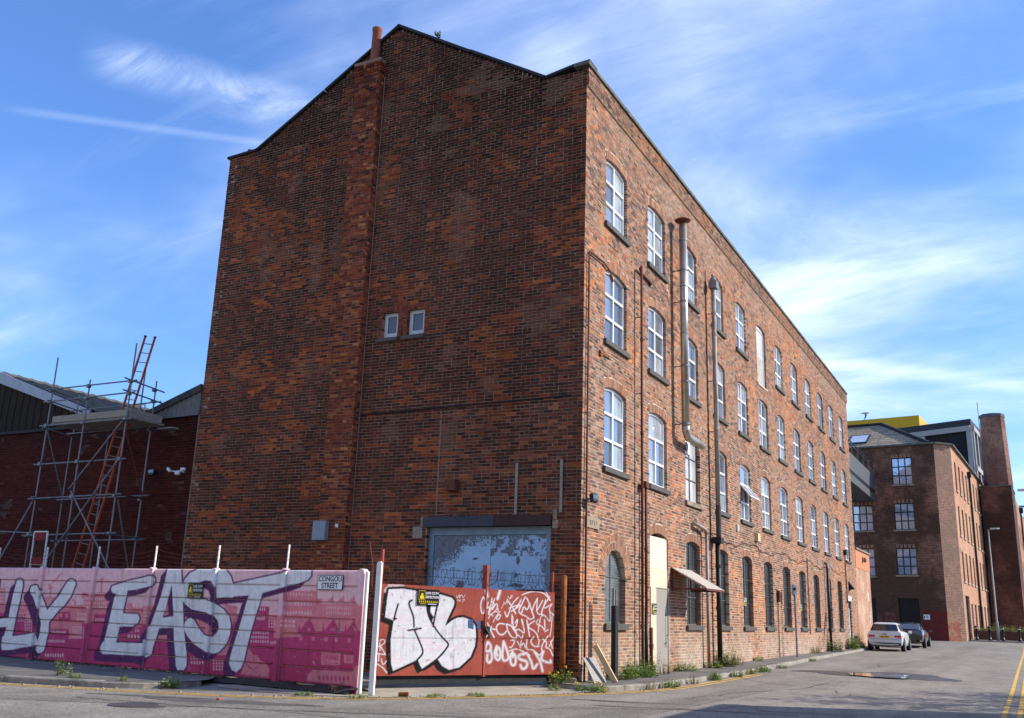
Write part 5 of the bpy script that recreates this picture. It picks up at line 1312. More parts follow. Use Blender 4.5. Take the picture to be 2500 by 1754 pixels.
MB().tube([(-.30, -.15, -.14), (-.305, -.15, .8), (-.30, -.14, 1.98), (-.30, -.14, 2.0)], [.065, .062, .066, .04], 12).build('pole_shaft', M['rust_steel'], rp, smooth=True)

# ------------------------------------------------------------------ signs
M['sign_black'] = mat('black sign face', (.012, .012, .012), rough=.35, var=.1, bump=0)
M['sign_white'] = mat('white sign face', (.78, .79, .80), rough=.4, var=.06, scale=10, bump=0, col2=(.55, .5, .42), c2lo=.68, c2hi=.74, c2scale=12)
M['sign_yellow'] = mat('yellow sign ink', (.70, .52, .02), rough=.4, var=.05, bump=0)
M['ink'] = mat('black sign ink', (.010, .010, .012), rough=.4, var=.1, bump=0)
Zv = np.array([0, 0, 1.0])
def cctv_sign(label, c, ex, n, w, h):
    """black board: yellow panel with a figure, two white lines, a row of yellow symbols"""
    c, ex, n = (np.array(q, float) for q in (c, ex, n))
    s = thing('warning_sign', label, 'sign', tuple(c-Zv*h/2))
    MB().obox(c, ex*w/2, Zv*h/2, n*.004).build('board', M['sign_black'], s)
    f = c+n*.0065
    q = MB(); a = f-ex*w*.31+Zv*h*.12
    q.obox(a, ex*w*.145, Zv*h*.29, n*.0006); q.build('picture_border', M['sign_yellow'], s)
    MB().obox(a+n*.0015, ex*w*.132, Zv*h*.265, n*.0006).build('picture_ground', M['sign_black'], s)
    q = MB(); o = a+n*.0035-Zv*h*.06
    pts = [(-.09,-.17),(.09,-.17),(.10,-.06),(.05,.06),(.06,.12),(.03,.20),(-.03,.20),(-.04,.10),(-.07,.04),(-.10,-.06)]
    q.prism([o+ex*w*x+Zv*h*y for x, y in pts], n*.0008); q.build('picture_figure', M['sign_yellow'], s)
    put_text('LIVE CCTV', h*.21, M['sign_white'], s, f+ex*w*.17+Zv*h*.26, ex, Zv, .0008, sx=w*.60/(h*.21*4.75))
    put_text('DETECTION', h*.21, M['sign_white'], s, f+ex*w*.17+Zv*h*.01, ex, Zv, .0008, sx=w*.60/(h*.21*5.35))
    for k in range(10):
        q = MB(); p = f+ex*w*(-.40+.80*k/9)-Zv*h*.27
        q.obox(p-Zv*h*.03, ex*w*.025, Zv*h*.03, n*.0006); q.obox(p+Zv*h*.035, ex*w*.014, Zv*h*.025, n*.0006); q.build('symbol', M['sign_yellow'], s)
    MB().obox(f-ex*w*.25-Zv*h*.42, ex*w*.15, Zv*h*.012, n*.0006).build('small_print', M['sign_yellow'], s)
    MB().obox(f+ex*w*.18-Zv*h*.42, ex*w*.2, Zv*h*.018, n*.0006).build('small_print', M['sign_white'], s)
    return s
def ray_plane(u, v, p0, n):
    d = FW+RT*(u-1250)/FPX-UP*(v-877)/FPX; t = ((np.array(p0)-CAM)@np.array(n))/(d@np.array(n)); return CAM+d*t
sg = ray_plane(477, 1442, F0+TN*.03, TN); cctv_sign('small black and yellow LIVE CCTV sign on the white S of the mural fence', sg, -TD, TN, .42, .29)
sg = ray_plane(1046, 1459, GL+GN*.02, GN); cctv_sign('black and yellow LIVE CCTV sign on the graffitied red gate', sg, GT, GN, .47, .29)
cctv_sign('small CCTV sign on the cream surround of the grey door', (.03, 4.50, 1.42), (0, 1, 0), (1, 0, 0), .34, .26)
cctv_sign('yellow CCTV sticker on the fifth ground floor window', (-.09, 13.75, 1.85), (0, 1, 0), (1, 0, 0), .42, .30)
cctv_sign('yellow CCTV sticker on the eighth ground floor window', (-.09, 22.7, 1.85), (0, 1, 0), (1, 0, 0), .40, .30)
st = thing('street_sign', 'white CONGOU STREET name plate on the pink mural fence', 'sign', (0, 0, 0))
tl, br = ray_plane(777, 1404, F0+TN*.03, TN), ray_plane(836, 1441.5, F0+TN*.03, TN); sc = (tl+br)/2; ex = -TD; sw = abs((br-tl)@ex); sh = abs(br[2]-tl[2])
st.location = tuple(sc); WLOC[st.name] = Vector(sc)
MB().obox(sc, ex*sw/2, Zv*sh/2, TN*.005).build('border', M['ink'], st)
MB().obox(sc+TN*.004, ex*(sw/2-.012), Zv*(sh/2-.012), TN*.003).build('plate', M['sign_white'], st)
put_text('CONGOU', sh*.50, M['ink'], st, sc+TN*.0085+Zv*sh*.22, ex, Zv, .001, sx=sw*.86/(sh*.50*4.25))
put_text('STREET', sh*.50, M['ink'], st, sc+TN*.0085-Zv*sh*.22, ex, Zv, .001, sx=sw*.74/(sh*.50*3.75))

# ------------------------------------------------------------------ things by the corner
pk = thing('pine_stake', 'pale sawn timber leaning on the mill wall by the corner', 'timber', (.62, .35, -.1))
MB().bar((.66, .35, -.10), (.30, .12, .62), .11, .045, (0, 1, 0)).build('plank', M['timber_new'], pk)
gs = thing('glass_sheet', 'cracked grey sheet propped against the mill corner', 'sheet', (.45, .0, -.1))
MB().obox((.30, .12, .13), np.array([.05, .20, 0]), np.array([-.13, .0, .24]), (.004, 0, .002)).build('sheet', mat('frosted cracked sheet', (.24, .21, .18), rough=.4, var=.5, scale=30), gs)
bp_ = thing('steel_channel', 'black steel channel standing upright before the arched window', 'post', (.42, .78, -.1))
q = MB(); q.box(.40, .50, .74, .90, -.10, 1.42); q.build('channel', M['black_iron'], bp_)
q = MB(); q.box(.41, .46, .75, .80, 1.42, 1.78); q.box(.41, .46, .86, .89, 1.42, 1.75); q.build('grey_end', M['galv'], bp_)
for z in (.2, .55, .9, 1.15): MB().bar((.41, .70, z), (.41, .94, z), .015).build('bolt', M['galv'], bp_)
for x, y, m, s, lb in ((.02, -.45, 'sandstone', .09, 'pale broken brick on the pavement at the mill corner'), (-.15, -.40, 'rust_steel', .08, 'orange broken brick beside the rusty pole'), (-1.0, -4.85, 'rust_steel', .07, 'orange brick rubble at the foot of the white gate post')):
    b = thing('loose_brick', lb, 'brick', (x, y, -.1)); zb_ = -.10 if y > -1 else -.19
    q = MB(); q.obox((x, y, zb_+s*.5), np.array([.8, .5, 0])*s*1.3, np.array([-.5, .8, 0])*s*.7, (0, 0, s*.5)); q.build('lump', M[m], b, bevel=.012)
def flood(label, c, d, name='floodlight'):
    s = thing(name, label, 'floodlight', tuple(c)); c = np.array(c, float); d = np.array(d, float)
    q = MB(); q.bar(c, c+d*.18, .03); q.build('arm', M['black_iron'], s)
    q = MB(); e = c+d*.20; a = np.cross(d, Zv); a /= np.linalg.norm(a); q.obox(e, a*.11, d*.05+Zv*.02, Zv*.09-d*.02); q.build('housing', M['black_plastic'], s, bevel=.02)
    MB().obox(e+d*.056-Zv*.01, a*.09, d*.004, Zv*.06).build('lens', M['glass_dark'], s)
flood('black floodlight on the mill corner', (0, .30, 3.62), (.9, -.2, .1))
flood('black floodlight on the dark red shed wall beside the camera', (-12.75, .02, 4.62), (0, -1, .05))
s = thing('wall_light', 'black bulkhead lamp above the far service door of the mill', 'lamp', (0.02, 34.65, 3.0))
q = MB(); q.box(0, .05, 34.5, 34.8, 2.95, 3.4); q.prism([(.05, 34.55, 3.35), (.28, 34.55, 3.05), (.05, 34.55, 2.98)], (0, .2, 0)); q.build('housing', M['black_plastic'], s)
s = thing('security_camera', 'white twin security camera on the dark red shed wall', 'camera', (-11.75, -.1, 4.5))
q = MB(); q.bar((-11.75, 0, 4.62), (-11.75, -.18, 4.62), .04); q.lathe([(.04, 4.50), (.075, 4.53), (.075, 4.58), (.04, 4.62)], (-11.75, -.22, 0), 12); q.build('dome', M['white_plastic'], s)
q = MB(); q.bar((-11.75, -.22, 4.60), (-12.0, -.26, 4.62), .03); q.obox((-12.0, -.30, 4.65), (.075, -.02, -.04), (0, .03, 0), (.015, 0, .03)); q.build('bullet_head', M['white_plastic'], s)
q = MB(); q.bar((-11.75, -.22, 4.60), (-11.55, -.24, 4.62), .03); q.obox((-11.52, -.26, 4.65), (.06, 0, 0), (0, .035, 0), (0, 0, .035)); q.build('bullet_head', M['white_plastic'], s)

# ------------------------------------------------------------------ red shed to the left with scaffold
shed = thing('warehouse', 'dark red painted brick warehouse with timber clad gable left of the mill', 'building', (-16, .5, -.2))
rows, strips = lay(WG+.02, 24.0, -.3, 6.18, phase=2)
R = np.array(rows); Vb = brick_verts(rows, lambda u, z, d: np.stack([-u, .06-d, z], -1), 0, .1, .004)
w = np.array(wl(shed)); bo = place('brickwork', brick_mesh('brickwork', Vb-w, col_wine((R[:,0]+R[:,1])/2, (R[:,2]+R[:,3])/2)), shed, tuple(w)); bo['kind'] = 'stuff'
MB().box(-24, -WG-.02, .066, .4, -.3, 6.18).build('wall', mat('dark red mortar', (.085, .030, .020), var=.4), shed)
MB().box(-WG-.045, -WG-.012, .0, .1, -.3, 6.2).build('corner_joint', M['mortar_pale'], shed)
M['clad'] = mat('black stained boarding', (.026, .018, .012), rough=.95, var=.5, scale=5, col2=(.17, .16, .13), c2lo=.66, c2hi=.70, c2scale=14, stretch=(2, 1, .6))
M['asb'] = mat('mossy cement roof sheet', (.11, .095, .07), rough=.95, var=.5, scale=3, col2=(.17, .145, .09), c2scale=4, bump=.6, bscale=30)
M['white_barge'] = mat('grey white barge board', (.36, .39, .43), rough=.7, var=.12, scale=4)
# main shed gable: rises to the left
sl = (8.05-6.50)/(-20.4+15.9); zt = lambda x: 6.50+sl*(max(x, -40.7-x)+15.9)
q = MB(); x = -25.0; k = 0
while x < -15.95:
    x2 = min(x+.16, -15.95); d = .0 if k % 2 else .018
    MB().prism([(x, .02-d, 6.14), (x2-.006, .02-d, 6.14), (x2-.006, .02-d, zt(x2)-.0), (x, .02-d, zt(x))], (0, .05, 0)).build('cladding_board', M['clad'], shed); x = x2; k += 1
q = MB(); q.prism([(-20.35, -.06, zt(-20.35)-.22), (-15.9, -.06, zt(-15.9)-.10), (-15.8, -.06, zt(-15.9)+.10), (-20.35, -.06, zt(-20.35)+.14)], (0, .06, 0)); q.build('barge_board', M['white_barge'], shed)
# corrugated roof slope beyond the barge board
V, F = [], []; nx = 60
for i in range(141):
    yy = .0+i*.12
    for j in (0, 1):
        x = -20.35 if j == 0 else -15.6; V.append((x, yy, zt(x)+.16))
for i in range(140): F.append((2*i, 2*i+1, 2*i+3, 2*i+2))
V = [(v[0], v[1], v[2]+.028*math.sin(v[1]/.12*math.pi/2)) for v in V]
MB().add(V, F).build('roof_slope', M['asb'], shed); MB().add([(-20.35, 0, zt(-20.35)+.16), (-25, 0, 6.5), (-25, 16.8, 6.5), (-20.35, 16.8, zt(-20.35)+.16)], [(0, 1, 2, 3)]).build('roof_slope', M['asb'], shed)
MB().box(-15.7, -12.9, .0, 17, 6.10, 6.46).build('valley_gutter', M['bitumen'], shed)
q = MB()
for a, b, c, d in ((-18.3, -16.9, 3.0, 4.6),): q.obox(((a+b)/2, (c+d)/2, zt(-17.6)+.19), ((b-a)/2, 0, sl*(b-a)/2), (0, (d-c)/2, 0), (0, 0, .02))
q.build('rooflight', mat('yellowed rooflight', (.42, .40, .27), rough=.5), shed)
# second shed gable rising to the right against the mill
q = MB(); x = -13.15; k = 0
z2 = lambda x: 6.38+(6.93-6.38)/(1.75)*(x+13.15)
while x < -11.42:
    x2 = min(x+.085, -11.41); MB().prism([(x, -.02-(.03 if k % 2 else 0), 6.16+.02*max(0, (x+12.4))), (x2, -.02-(0 if k % 2 else .03), 6.16+.02*max(0, x2+12.4)), (x2, -.02-(0 if k % 2 else .03), z2(x2)), (x, -.02-(.03 if k % 2 else 0), z2(x))], (0, .04, 0)).build('corrugated_sheet', mat('grey cement sheet', (.15, .145, .135), var=.4, scale=6, stretch=(4, 1, .6)) if k == 0 else bpy.data.materials['grey cement sheet'], shed); x = x2; k += 1
MB().prism([(-13.3, -.10, z2(-13.3)-.08), (-11.40, -.10, z2(-11.4)-.10), (-11.40, -.10, z2(-11.4)+.10), (-13.3, -.10, z2(-13.3)+.10)], (0, 9, 0)).build('roof_slope', mat('dark roof edge', (.06, .055, .05), var=.4, scale=5), shed)
for z0, z1 in ((5.9, 6.18),): MB().box(-24, -13.6, -.015, .07, 6.10, 6.18).build('wall_plate', M['bitumen'], shed)

scf = thing('scaffold_tower', 'grey tube scaffold tower with plank platform before the dark red shed', 'scaffold', (-13.9, -1.2, -.2))
yf, yb_ = -1.7, -.55
def tubeb(name, a, b, m='galv', r=.021): 
    MB().tube([a, b], r, 8).build(name, M[m], scf)
FXs, BXs = (-15.36, -13.87, -12.25), (-15.78, -14.25, -12.62)
for x, z in zip(FXs, (7.75, 6.98, 7.85)): tubeb('standard', (x, yf, -.2), (x, yf, z))
for x, z in zip(BXs, (5.7, 5.95, 7.10)): tubeb('standard', (x, yb_, -.2), (x, yb_, z))
tubeb('standard', (-13.10, yb_-.02, 5.7), (-13.10, yb_-.02, 7.5)); tubeb('standard', (-15.80, yb_+.05, 5.8), (-15.80, yb_+.05, 6.95))
def coupler(p): 
    MB().obox(p, (.045, 0, 0), (0, .05, 0), (0, 0, .045)).build('coupler', M['galv'], scf)
for z in (6.80, 6.47, 5.79, 4.73, 3.80, 2.82):
    tubeb('ledger', (-15.60, yf-.05, z+random.uniform(-.02, .02)), (-12.0, yf-.05, z+random.uniform(-.02, .02)), 'galv')
    for x in FXs: coupler((x, yf-.025, z))
tubeb('ledger', (-18.5, yf-.05, 3.0), (-15.2, yf-.05, 2.86))
for z in (6.47, 5.80, 3.90, 2.75): tubeb('ledger', (-15.95, yb_-.05, z), (-12.3, yb_-.05, z+random.uniform(-.03, .03)), 'galv')
for z in (6.84, 6.52, 5.74, 3.84, 2.80):
    tubeb('transom', (-12.22, yf-.25, z), (-12.66, yb_+.35, z+.02), 'rust' if z in (3.84,) else 'galv')
    tubeb('transom', (-15.33, yf-.15, z-.03), (-15.80, yb_+.25, z-.03))
    coupler((-12.64, yb_-.02, z))
for a, b, m in (((-12.25, yf-.09, 5.75), (-13.95, yf-.09, 4.0), 'galv'), ((-12.25, yf-.09, 4.68), (-14.9, yf-.09, 1.6), 'galv'), ((-13.9, yf-.07, 3.95), (-12.0, yf-.07, 1.9), 'galv'), ((-12.3, yf, 5.65), (-12.55, yb_, 3.85), 'rust'), ((-12.22, yf+.06, 3.7), (-12.5, yb_+.06, 1.2), 'galv'), ((-15.4, yf+.05, 5.7), (-15.75, yb_, 3.9), 'galv'), ((-15.4, yf-.05, 3.7), (-16.3, yf-.6, 1.0), 'galv'), ((-15.3, yf, 3.6), (-15.7, yb_, 1.2), 'rust')): tubeb('brace', a, b, m)
for k in range(5):
    y0 = yf+.05+k*.24; MB().box(-15.30, -12.20, y0, y0+.225, 5.83, 5.87).build('platform_board', M['timber_grey'], scf)
MB().box(-15.20, -12.25, yf+.01, yf+.045, 5.872, 6.05).build('toe_board', M['timber_grey'], scf)
MB().box(-12.23, -12.195, yf+.05, yb_-.02, 5.875, 6.08).build('toe_board', M['timber_grey'], scf)
MB().box(-12.6, -12.0, yb_+.2, yb_+.42, 5.78, 5.82).build('platform_board', M['timber_grey'], scf)
q = MB()
for p, r in (((-13.2, -.7), 0), ((-12.78, -.7), 0), ((-13.0, -.7), 0)): q.bar((p[0], p[1], 5.88), (p[0], p[1], 6.42), .025)
q.bar((-13.2, -.7, 6.42), (-12.78, -.7, 6.42), .025); q.bar((-13.2, -.7, 6.15), (-12.78, -.7, 6.15), .025); q.build('ladder_guard', M['ply'], scf)
# ladder
lad = thing('ladder', 'long orange ladder rising through the scaffold tower', 'ladder', (-14.3, -1.3, .0))
lb_, lt_ = np.array([-14.15, -1.22, .9]), np.array([-12.62, -.98, 8.24]); side = np.array([.19, 0, -.035])
M['orange'] = mat('orange ladder stile', (.50, .085, .025), rough=.5, var=.2, scale=6)
for s in (-1, 1):
    a, b = lb_+s*side, lt_+s*side*1.02
    MB().bar(a, b, .055, .03).build('stile', M['orange'], lad); MB().bar(b, b+(b-a)/np.linalg.norm(b-a)*.05, .065, .04).build('end_cap', M['black_plastic'], lad)
for k in range(28):
    c = lb_+(lt_-lb_)*(k+.6)/28.3; MB().tube([c-side, c+side], .013, 6).build('rung', M['galv'], lad)
sb = thing('site_sign', 'red and white barrier board on a mesh frame behind the mural fence', 'sign', (-13.8, -2.5, 1.4))
q = MB(); q.bar((-14.02, -2.5, 1.2), (-14.08, -2.5, 2.82), .03); q.bar((-13.52, -2.5, 1.2), (-13.58, -2.5, 2.82), .03); q.bar((-14.08, -2.5, 2.82), (-13.58, -2.5, 2.82), .03); q.bar((-14.05, -2.5, 2.0), (-13.55, -2.5, 2.0), .02); q.build('frame', M['post_white'], sb)
MB().box(-14.04, -13.61, -2.515, -2.50, 2.60, 2.80).build('panel', mat('faded red board', (.22, .025, .03)), sb); MB().box(-14.02, -13.58, -2.515, -2.50, 2.00, 2.17).build('panel', bpy.data.materials['faded red board'], sb)
q = MB()
for k in range(9): q.bar((-14.03+k*.055, -2.49, 2.17), (-14.03+k*.055, -2.49, 2.6), .006)
for k in range(8): q.bar((-14.04, -2.495, 2.2+k*.055), (-13.6, -2.495, 2.2+k*.055), .006)
q.build('mesh_infill', M['rust'], sb)

# ------------------------------------------------------------------ far end of the street
def dirv(u, v):
    d = FW+RT*(u-1250)/FPX-UP*(v-877)/FPX; d = np.array([d[0], d[1], 0]); return d/np.linalg.norm(d)
def at(u, v, D): return CAM+(FW+RT*(u-1250)/FPX-UP*(v-877)/FPX)*D
def brick_tex(name, d, c1, c2, mortar, dirt=None, lo=.45, hi=.62, dscale=.35, sc=1.0, squash=1):
    """coursed brick for walls too far off to pick bricks apart"""
    m = bpy.data.materials.new(name); m.use_nodes = True; t = m.node_tree; N = t.nodes.new; L = t.links.new
    b = t.nodes['Principled BSDF']; b.inputs['Roughness'].default_value = .92; b.inputs['Specular IOR Level'].default_value = .25
    g = N('ShaderNodeNewGeometry'); dp = N('ShaderNodeVectorMath'); dp.operation = 'DOT_PRODUCT'; L(g.outputs['Position'], dp.inputs[0]); dp.inputs[1].default_value = tuple(d)
    s = N('ShaderNodeSeparateXYZ'); L(g.outputs['Position'], s.inputs[0]); c = N('ShaderNodeCombineXYZ'); L(dp.outputs['Value'], c.inputs[0]); L(s.outputs[2], c.inputs[1])
    br = N('ShaderNodeTexBrick'); L(c.outputs[0], br.inputs['Vector']); br.inputs['Scale'].default_value = 1; br.inputs['Brick Width'].default_value = .235*sc; br.inputs['Row Height'].default_value = .0755*sc; br.inputs['Mortar Size'].default_value = .006*sc
    br.inputs['Color1'].default_value = (*c1, 1); br.inputs['Color2'].default_value = (*c2, 1); br.inputs['Mortar'].default_value = (*mortar, 1); br.inputs['Bias'].default_value = -.1
    n = N('ShaderNodeTexNoise'); n.inputs['Scale'].default_value = 3.5; n.inputs['Detail'].default_value = 8; n.inputs['Roughness'].default_value = .75; L(g.outputs['Position'], n.inputs['Vector'])
    mr = N('ShaderNodeMapRange'); L(n.outputs[0], mr.inputs[0]); mr.inputs[1].default_value = .3; mr.inputs[2].default_value = .7; mr.inputs[3].default_value = .55; mr.inputs[4].default_value = 1.4
    x = N('ShaderNodeMix'); x.data_type = 'RGBA'; x.blend_type = 'MULTIPLY'; x.inputs[0].default_value = 1; L(br.outputs[0], x.inputs[6]); L(mr.outputs[0], x.inputs[7]); res = x.outputs[2]
    if dirt:
        n2 = N('ShaderNodeTexNoise'); n2.inputs['Scale'].default_value = dscale; n2.inputs['Detail'].default_value = 9; n2.inputs['Roughness'].default_value = .68; L(g.outputs['Position'], n2.inputs['Vector'])
        r2 = N('ShaderNodeMapRange'); L(n2.outputs[0], r2.inputs[0]); r2.inputs[1].default_value = lo; r2.inputs[2].default_value = hi
        y = N('ShaderNodeMix'); y.data_type = 'RGBA'; L(r2.outputs[0], y.inputs[0]); L(res, y.inputs[6]); y.inputs[7].default_value = (*dirt, 1)
        k = N('ShaderNodeMix'); k.data_type = 'RGBA'; k.inputs[0].default_value = .8; L(res, k.inputs[6]); L(y.outputs[2], k.inputs[7]); res = k.outputs[2]
    L(res, b.inputs['Base Color']); bp = N('ShaderNodeBump'); bp.inputs['Strength'].default_value = .4; bp.inputs['Distance'].default_value = .01; L(br.outputs['Fac'], bp.inputs['Height']); bp.invert = True; L(bp.outputs[0], b.inputs['Normal'])
    return m
def wall_holes(name, m, parent, o, d, n, u0, u1, z0, z1, rects, depth=.22):
    """flat wall with rectangular openings and their reveals"""
    o, d, n = (np.array(q, float) for q in (o, d, n)); mb = MB()
    P = lambda u, z, q=0: np.array([o[0]+d[0]*u+n[0]*q, o[1]+d[1]*u+n[1]*q, z])
    us = sorted({u0, u1} | {r[0] for r in rects} | {r[1] for r in rects}); zs = sorted({z0, z1} | {r[2] for r in rects} | {r[3] for r in rects})
    us = [u for u in us if u0 <= u <= u1]; zs = [z for z in zs if z0 <= z <= z1]
    for a, b in zip(us[:-1], us[1:]):
        for c, e in zip(zs[:-1], zs[1:]):
            um, zm = (a+b)/2, (c+e)/2
            if any(r[0] < um < r[1] and r[2] < zm < r[3] for r in rects): continue
            mb.add([P(a, c), P(b, c), P(b, e), P(a, e)], [(0, 1, 2, 3)])
    for r in rects:
        for (a, c), (b, e) in (((r[0], r[2]), (r[1], r[2])), ((r[1], r[2]), (r[1], r[3])), ((r[1], r[3]), (r[0], r[3])), ((r[0], r[3]), (r[0], r[2]))):
            mb.add([P(a, c), P(b, e), P(b, e, -depth), P(a, c, -depth)], [(0, 1, 2, 3)])
    return mb.build(name, m, parent), P
def grid_window(parent, P, r, nx, ny, fm, gm, depth=.14, bar=.10, name='window', lintel=None):
    a, b, c, e = r; q = MB(); f = lambda u0, u1, z0, z1, d0, d1: q.add([P(u0, z0, d0), P(u1, z0, d0), P(u1, z1, d0), P(u0, z1, d0), P(u0, z0, d1), P(u1, z0, d1), P(u1, z1, d1), P(u0, z1, d1)], [(0,3,2,1),(4,5,6,7),(0,1,5,4),(1,2,6,5),(2,3,7,6),(3,0,4,7)])
    for k in range(nx+1): u = a+(b-a)*k/nx; w = bar if k in (0, nx) else bar*.75; f(max(a, u-w/2), min(b, u+w/2), c, e, -depth-.04, -depth+.02)
    for k in range(ny+1): z = c+(e-c)*k/ny; w = bar if k in (0, ny) else bar*.75; f(a, b, max(c, z-w/2), min(e, z+w/2), -depth-.038, -depth+.018)
    wdw = q.build(name, fm, parent)
    for i in range(nx):
        for j in range(ny):
            g = MB(); u0, u1 = a+(b-a)*i/nx+bar*.3, a+(b-a)*(i+1)/nx-bar*.3; z0, z1 = c+(e-c)*j/ny+bar*.3, c+(e-c)*(j+1)/ny-bar*.3
            g.add([P(u0, z0, -depth), P(u1, z0, -depth), P(u1, z1, -depth-.002*((i+j) % 2)), P(u0, z1, -depth-.002*((i*2+j) % 3))], [(0, 1, 2, 3)]); g.build('pane', gm, wdw)
    return wdw
MO = np.array([3.05, 56.96, .4]); dF = np.array([-.991, .135, 0]); nF = np.array([-.135, -.991, 0])
E1 = MO+np.array([1.06, 1.06, 0]); dC = np.array([.7071, .7071, 0]); nC = np.array([.7071, -.7071, 0])
dR = np.array([.05, .9987, 0]); nR = np.array([.9987, -.05, 0]); ET = 14.30
mill = thing('far_mill', 'second brick mill with chamfered corner and slate hip roof at the end of the street', 'building', tuple(MO))
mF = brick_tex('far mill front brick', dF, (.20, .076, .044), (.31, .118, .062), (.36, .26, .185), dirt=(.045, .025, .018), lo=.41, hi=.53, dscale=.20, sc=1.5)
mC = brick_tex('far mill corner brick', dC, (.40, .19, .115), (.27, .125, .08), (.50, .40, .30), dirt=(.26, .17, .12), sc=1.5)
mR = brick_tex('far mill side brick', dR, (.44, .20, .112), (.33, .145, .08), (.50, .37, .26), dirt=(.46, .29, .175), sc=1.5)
rf = [(1.64, 3.06, 11.44, 13.42), (1.70, 3.10, 8.13, 10.05), (1.76, 3.16, 4.89, 6.80), (1.80, 3.24, .35, 3.26), (4.64, 6.1, 8.11, 9.98), (4.70, 6.1, 4.80, 6.80), (4.80, 5.9, .35, 3.25)]
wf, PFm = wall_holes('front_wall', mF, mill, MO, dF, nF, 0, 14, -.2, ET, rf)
M['dark_frame'] = mat('dark blue grey steel frame', (.012, .016, .026), rough=.45, var=.1, bump=0)
for r in rf[:3]: grid_window(mill, PFm, r, 3, 3, M['dark_frame'], M['glass_mill'])
for r in rf[4:6]: grid_window(mill, PFm, r, 3, 3, M['dark_frame'], M['glass_mill'])
for r in (rf[3], rf[6]): grid_window(mill, PFm, r, 2, 2, M['black_plastic'], M['black_plastic'], name='door')
for r in rf[:3] + rf[4:6]:
    q = MB(); a = PFm(r[0]-.1, r[2]-.06, 0); b = PFm(r[1]+.1, r[2]-.06, 0); q.bar(a+nF*.03, b+nF*.03, .14, .12); q.build('sill', M['sandstone'], mill)
    for k in range(16):
        u = r[0]-.05+(r[1]-r[0]+.1)*k/16; MB().obox(PFm(u+.045, r[3]+.14, .006), dF*.036, nF*.008, Zv*.125).build('lintel_brick', mC if k % 3 else mF, mill)
q = MB(); q.add([PFm(0, -.2, .004), PFm(1.55, -.2, .004), PFm(1.55, 2.45, .004), PFm(0, 2.49, .004)], [(0, 1, 2, 3)]); q.build('red_paint', mat('dull red wall paint', (.13, .020, .016), rough=.7, var=.2, scale=3), mill)
q = MB(); q.add([PFm(3.45, 1.2, .004), PFm(4.2, 1.15, .004), PFm(4.2, 2.3, .004), PFm(3.5, 2.2, .004)], [(0, 1, 2, 3)]); q.build('red_paint', mat('chipped red wall paint', (.13, .025, .02), col2=(.17, .09, .06), c2lo=.45, c2hi=.55, c2scale=4), mill)
wc, PCm = wall_holes('corner_wall', mC, mill, MO, dC, nC, 0, 1.5, -.2, ET, [])
q = MB(); q.add([PCm(0, -.2, .004), PCm(1.1, -.2, .004), PCm(.95, 1.6, .004), PCm(.0, 2.4, .004)], [(0, 1, 2, 3)]); q.build('red_paint', mat('paler red wall paint', (.34, .10, .06), col2=(.40, .22, .12), c2lo=.45, c2hi=.6), mill)  # red band coloured paler on the chamfer than on the front
RLEN = 24.5; rr = []
for zz0, zz1 in ((11.2, 13.35), (7.9, 10.05), (4.6, 6.75)):
    for k in range(9):
        u = 1.4+2.45*k+(.5 if k > 3 else 0)
        if u+1.05 < RLEN: rr.append((u, u+1.05, zz0, zz1))
for k in range(7): rr.append((4.8+2.45*k, 4.8+2.45*k+1.2, .7, 3.1))
rr.append((1.3, 3.9, .3, 3.6))
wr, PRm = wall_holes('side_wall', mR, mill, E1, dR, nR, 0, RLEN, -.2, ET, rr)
for r in rr:
    big = r[1]-r[0] > 2
    grid_window(mill, PRm, r, 4 if big else 2, 1 if big else 3, M['dark_frame'], M['glass_dark'], depth=.16)
    if not big: MB().bar(PRm(r[0]-.08, r[2]-.06, .03), PRm(r[1]+.08, r[2]-.06, .03), .12, .12).build('sill', mat('pale stone sill', (.42, .33, .24)) if 'pale stone sill' not in bpy.data.materials else bpy.data.materials['pale stone sill'], mill)
MB().tube([PRm(10.6, .4, .12), PRm(10.6, 13.5, .12)], .09, 8).build('downpipe', M['black_iron'], mill); MB().obox(PRm(10.6, 13.6, .14), dR*.25, nR*.14, Zv*.22).build('hopper', M['black_iron'], mill)
# coping and hip roof
for a, b, n in ((MO, MO+dF*14, nF), (MO, E1, nC), (E1, E1+dR*RLEN, nR)):
    q = MB(); p, e = a.copy(), b.copy(); p[2] = e[2] = ET+.06; q.bar(p+n*.02, e+n*.02, .36, .12); q.build('coping', M['coping'], mill)
bk_ = -nF
slate2 = brick_tex('brown stone slates', dF, (.40, .31, .215), (.28, .22, .155), (.07, .057, .045), sc=2.6)
def up(p, z): return np.array([p[0], p[1], z])
e0, e1 = up(MO+dF*.35+bk_*.1, ET+.05), up(MO+dF*14+bk_*.1, ET+.05); r0, r1 = up(MO+dF*4.7+bk_*4.3, 16.88), up(MO+dF*14+bk_*4.3, 16.88)
MB().add([e0, e1, r1, r0], [(0, 1, 2, 3)]).build('roof_slope', slate2, mill)
s1 = up(E1+dR*RLEN-nR*.2, ET+.05); MB().add([up(E1-nR*.2, ET+.05), s1, up(r0+dR*RLEN*.9, 16.88), r0, e0], [(0, 1, 2, 3, 4)]).build('roof_slope', M['slate'], mill)
MB().tube([e0+Zv*.06, r0+Zv*.06], .16, 6).build('hip_tile', M['bitumen'], mill); MB().tube([r0+Zv*.06, r1+Zv*.06], .13, 6).build('ridge_tile', M['bitumen'], mill)
q = MB(); sk = lambda t, f: e0*(1-f)+r0*f+dF*t
c0 = up(MO+dF*5.0, 0); pl_n = np.cross(e1-e0, r0-e0); pl_n /= np.linalg.norm(pl_n); pl_n = pl_n if pl_n[2] > 0 else -pl_n
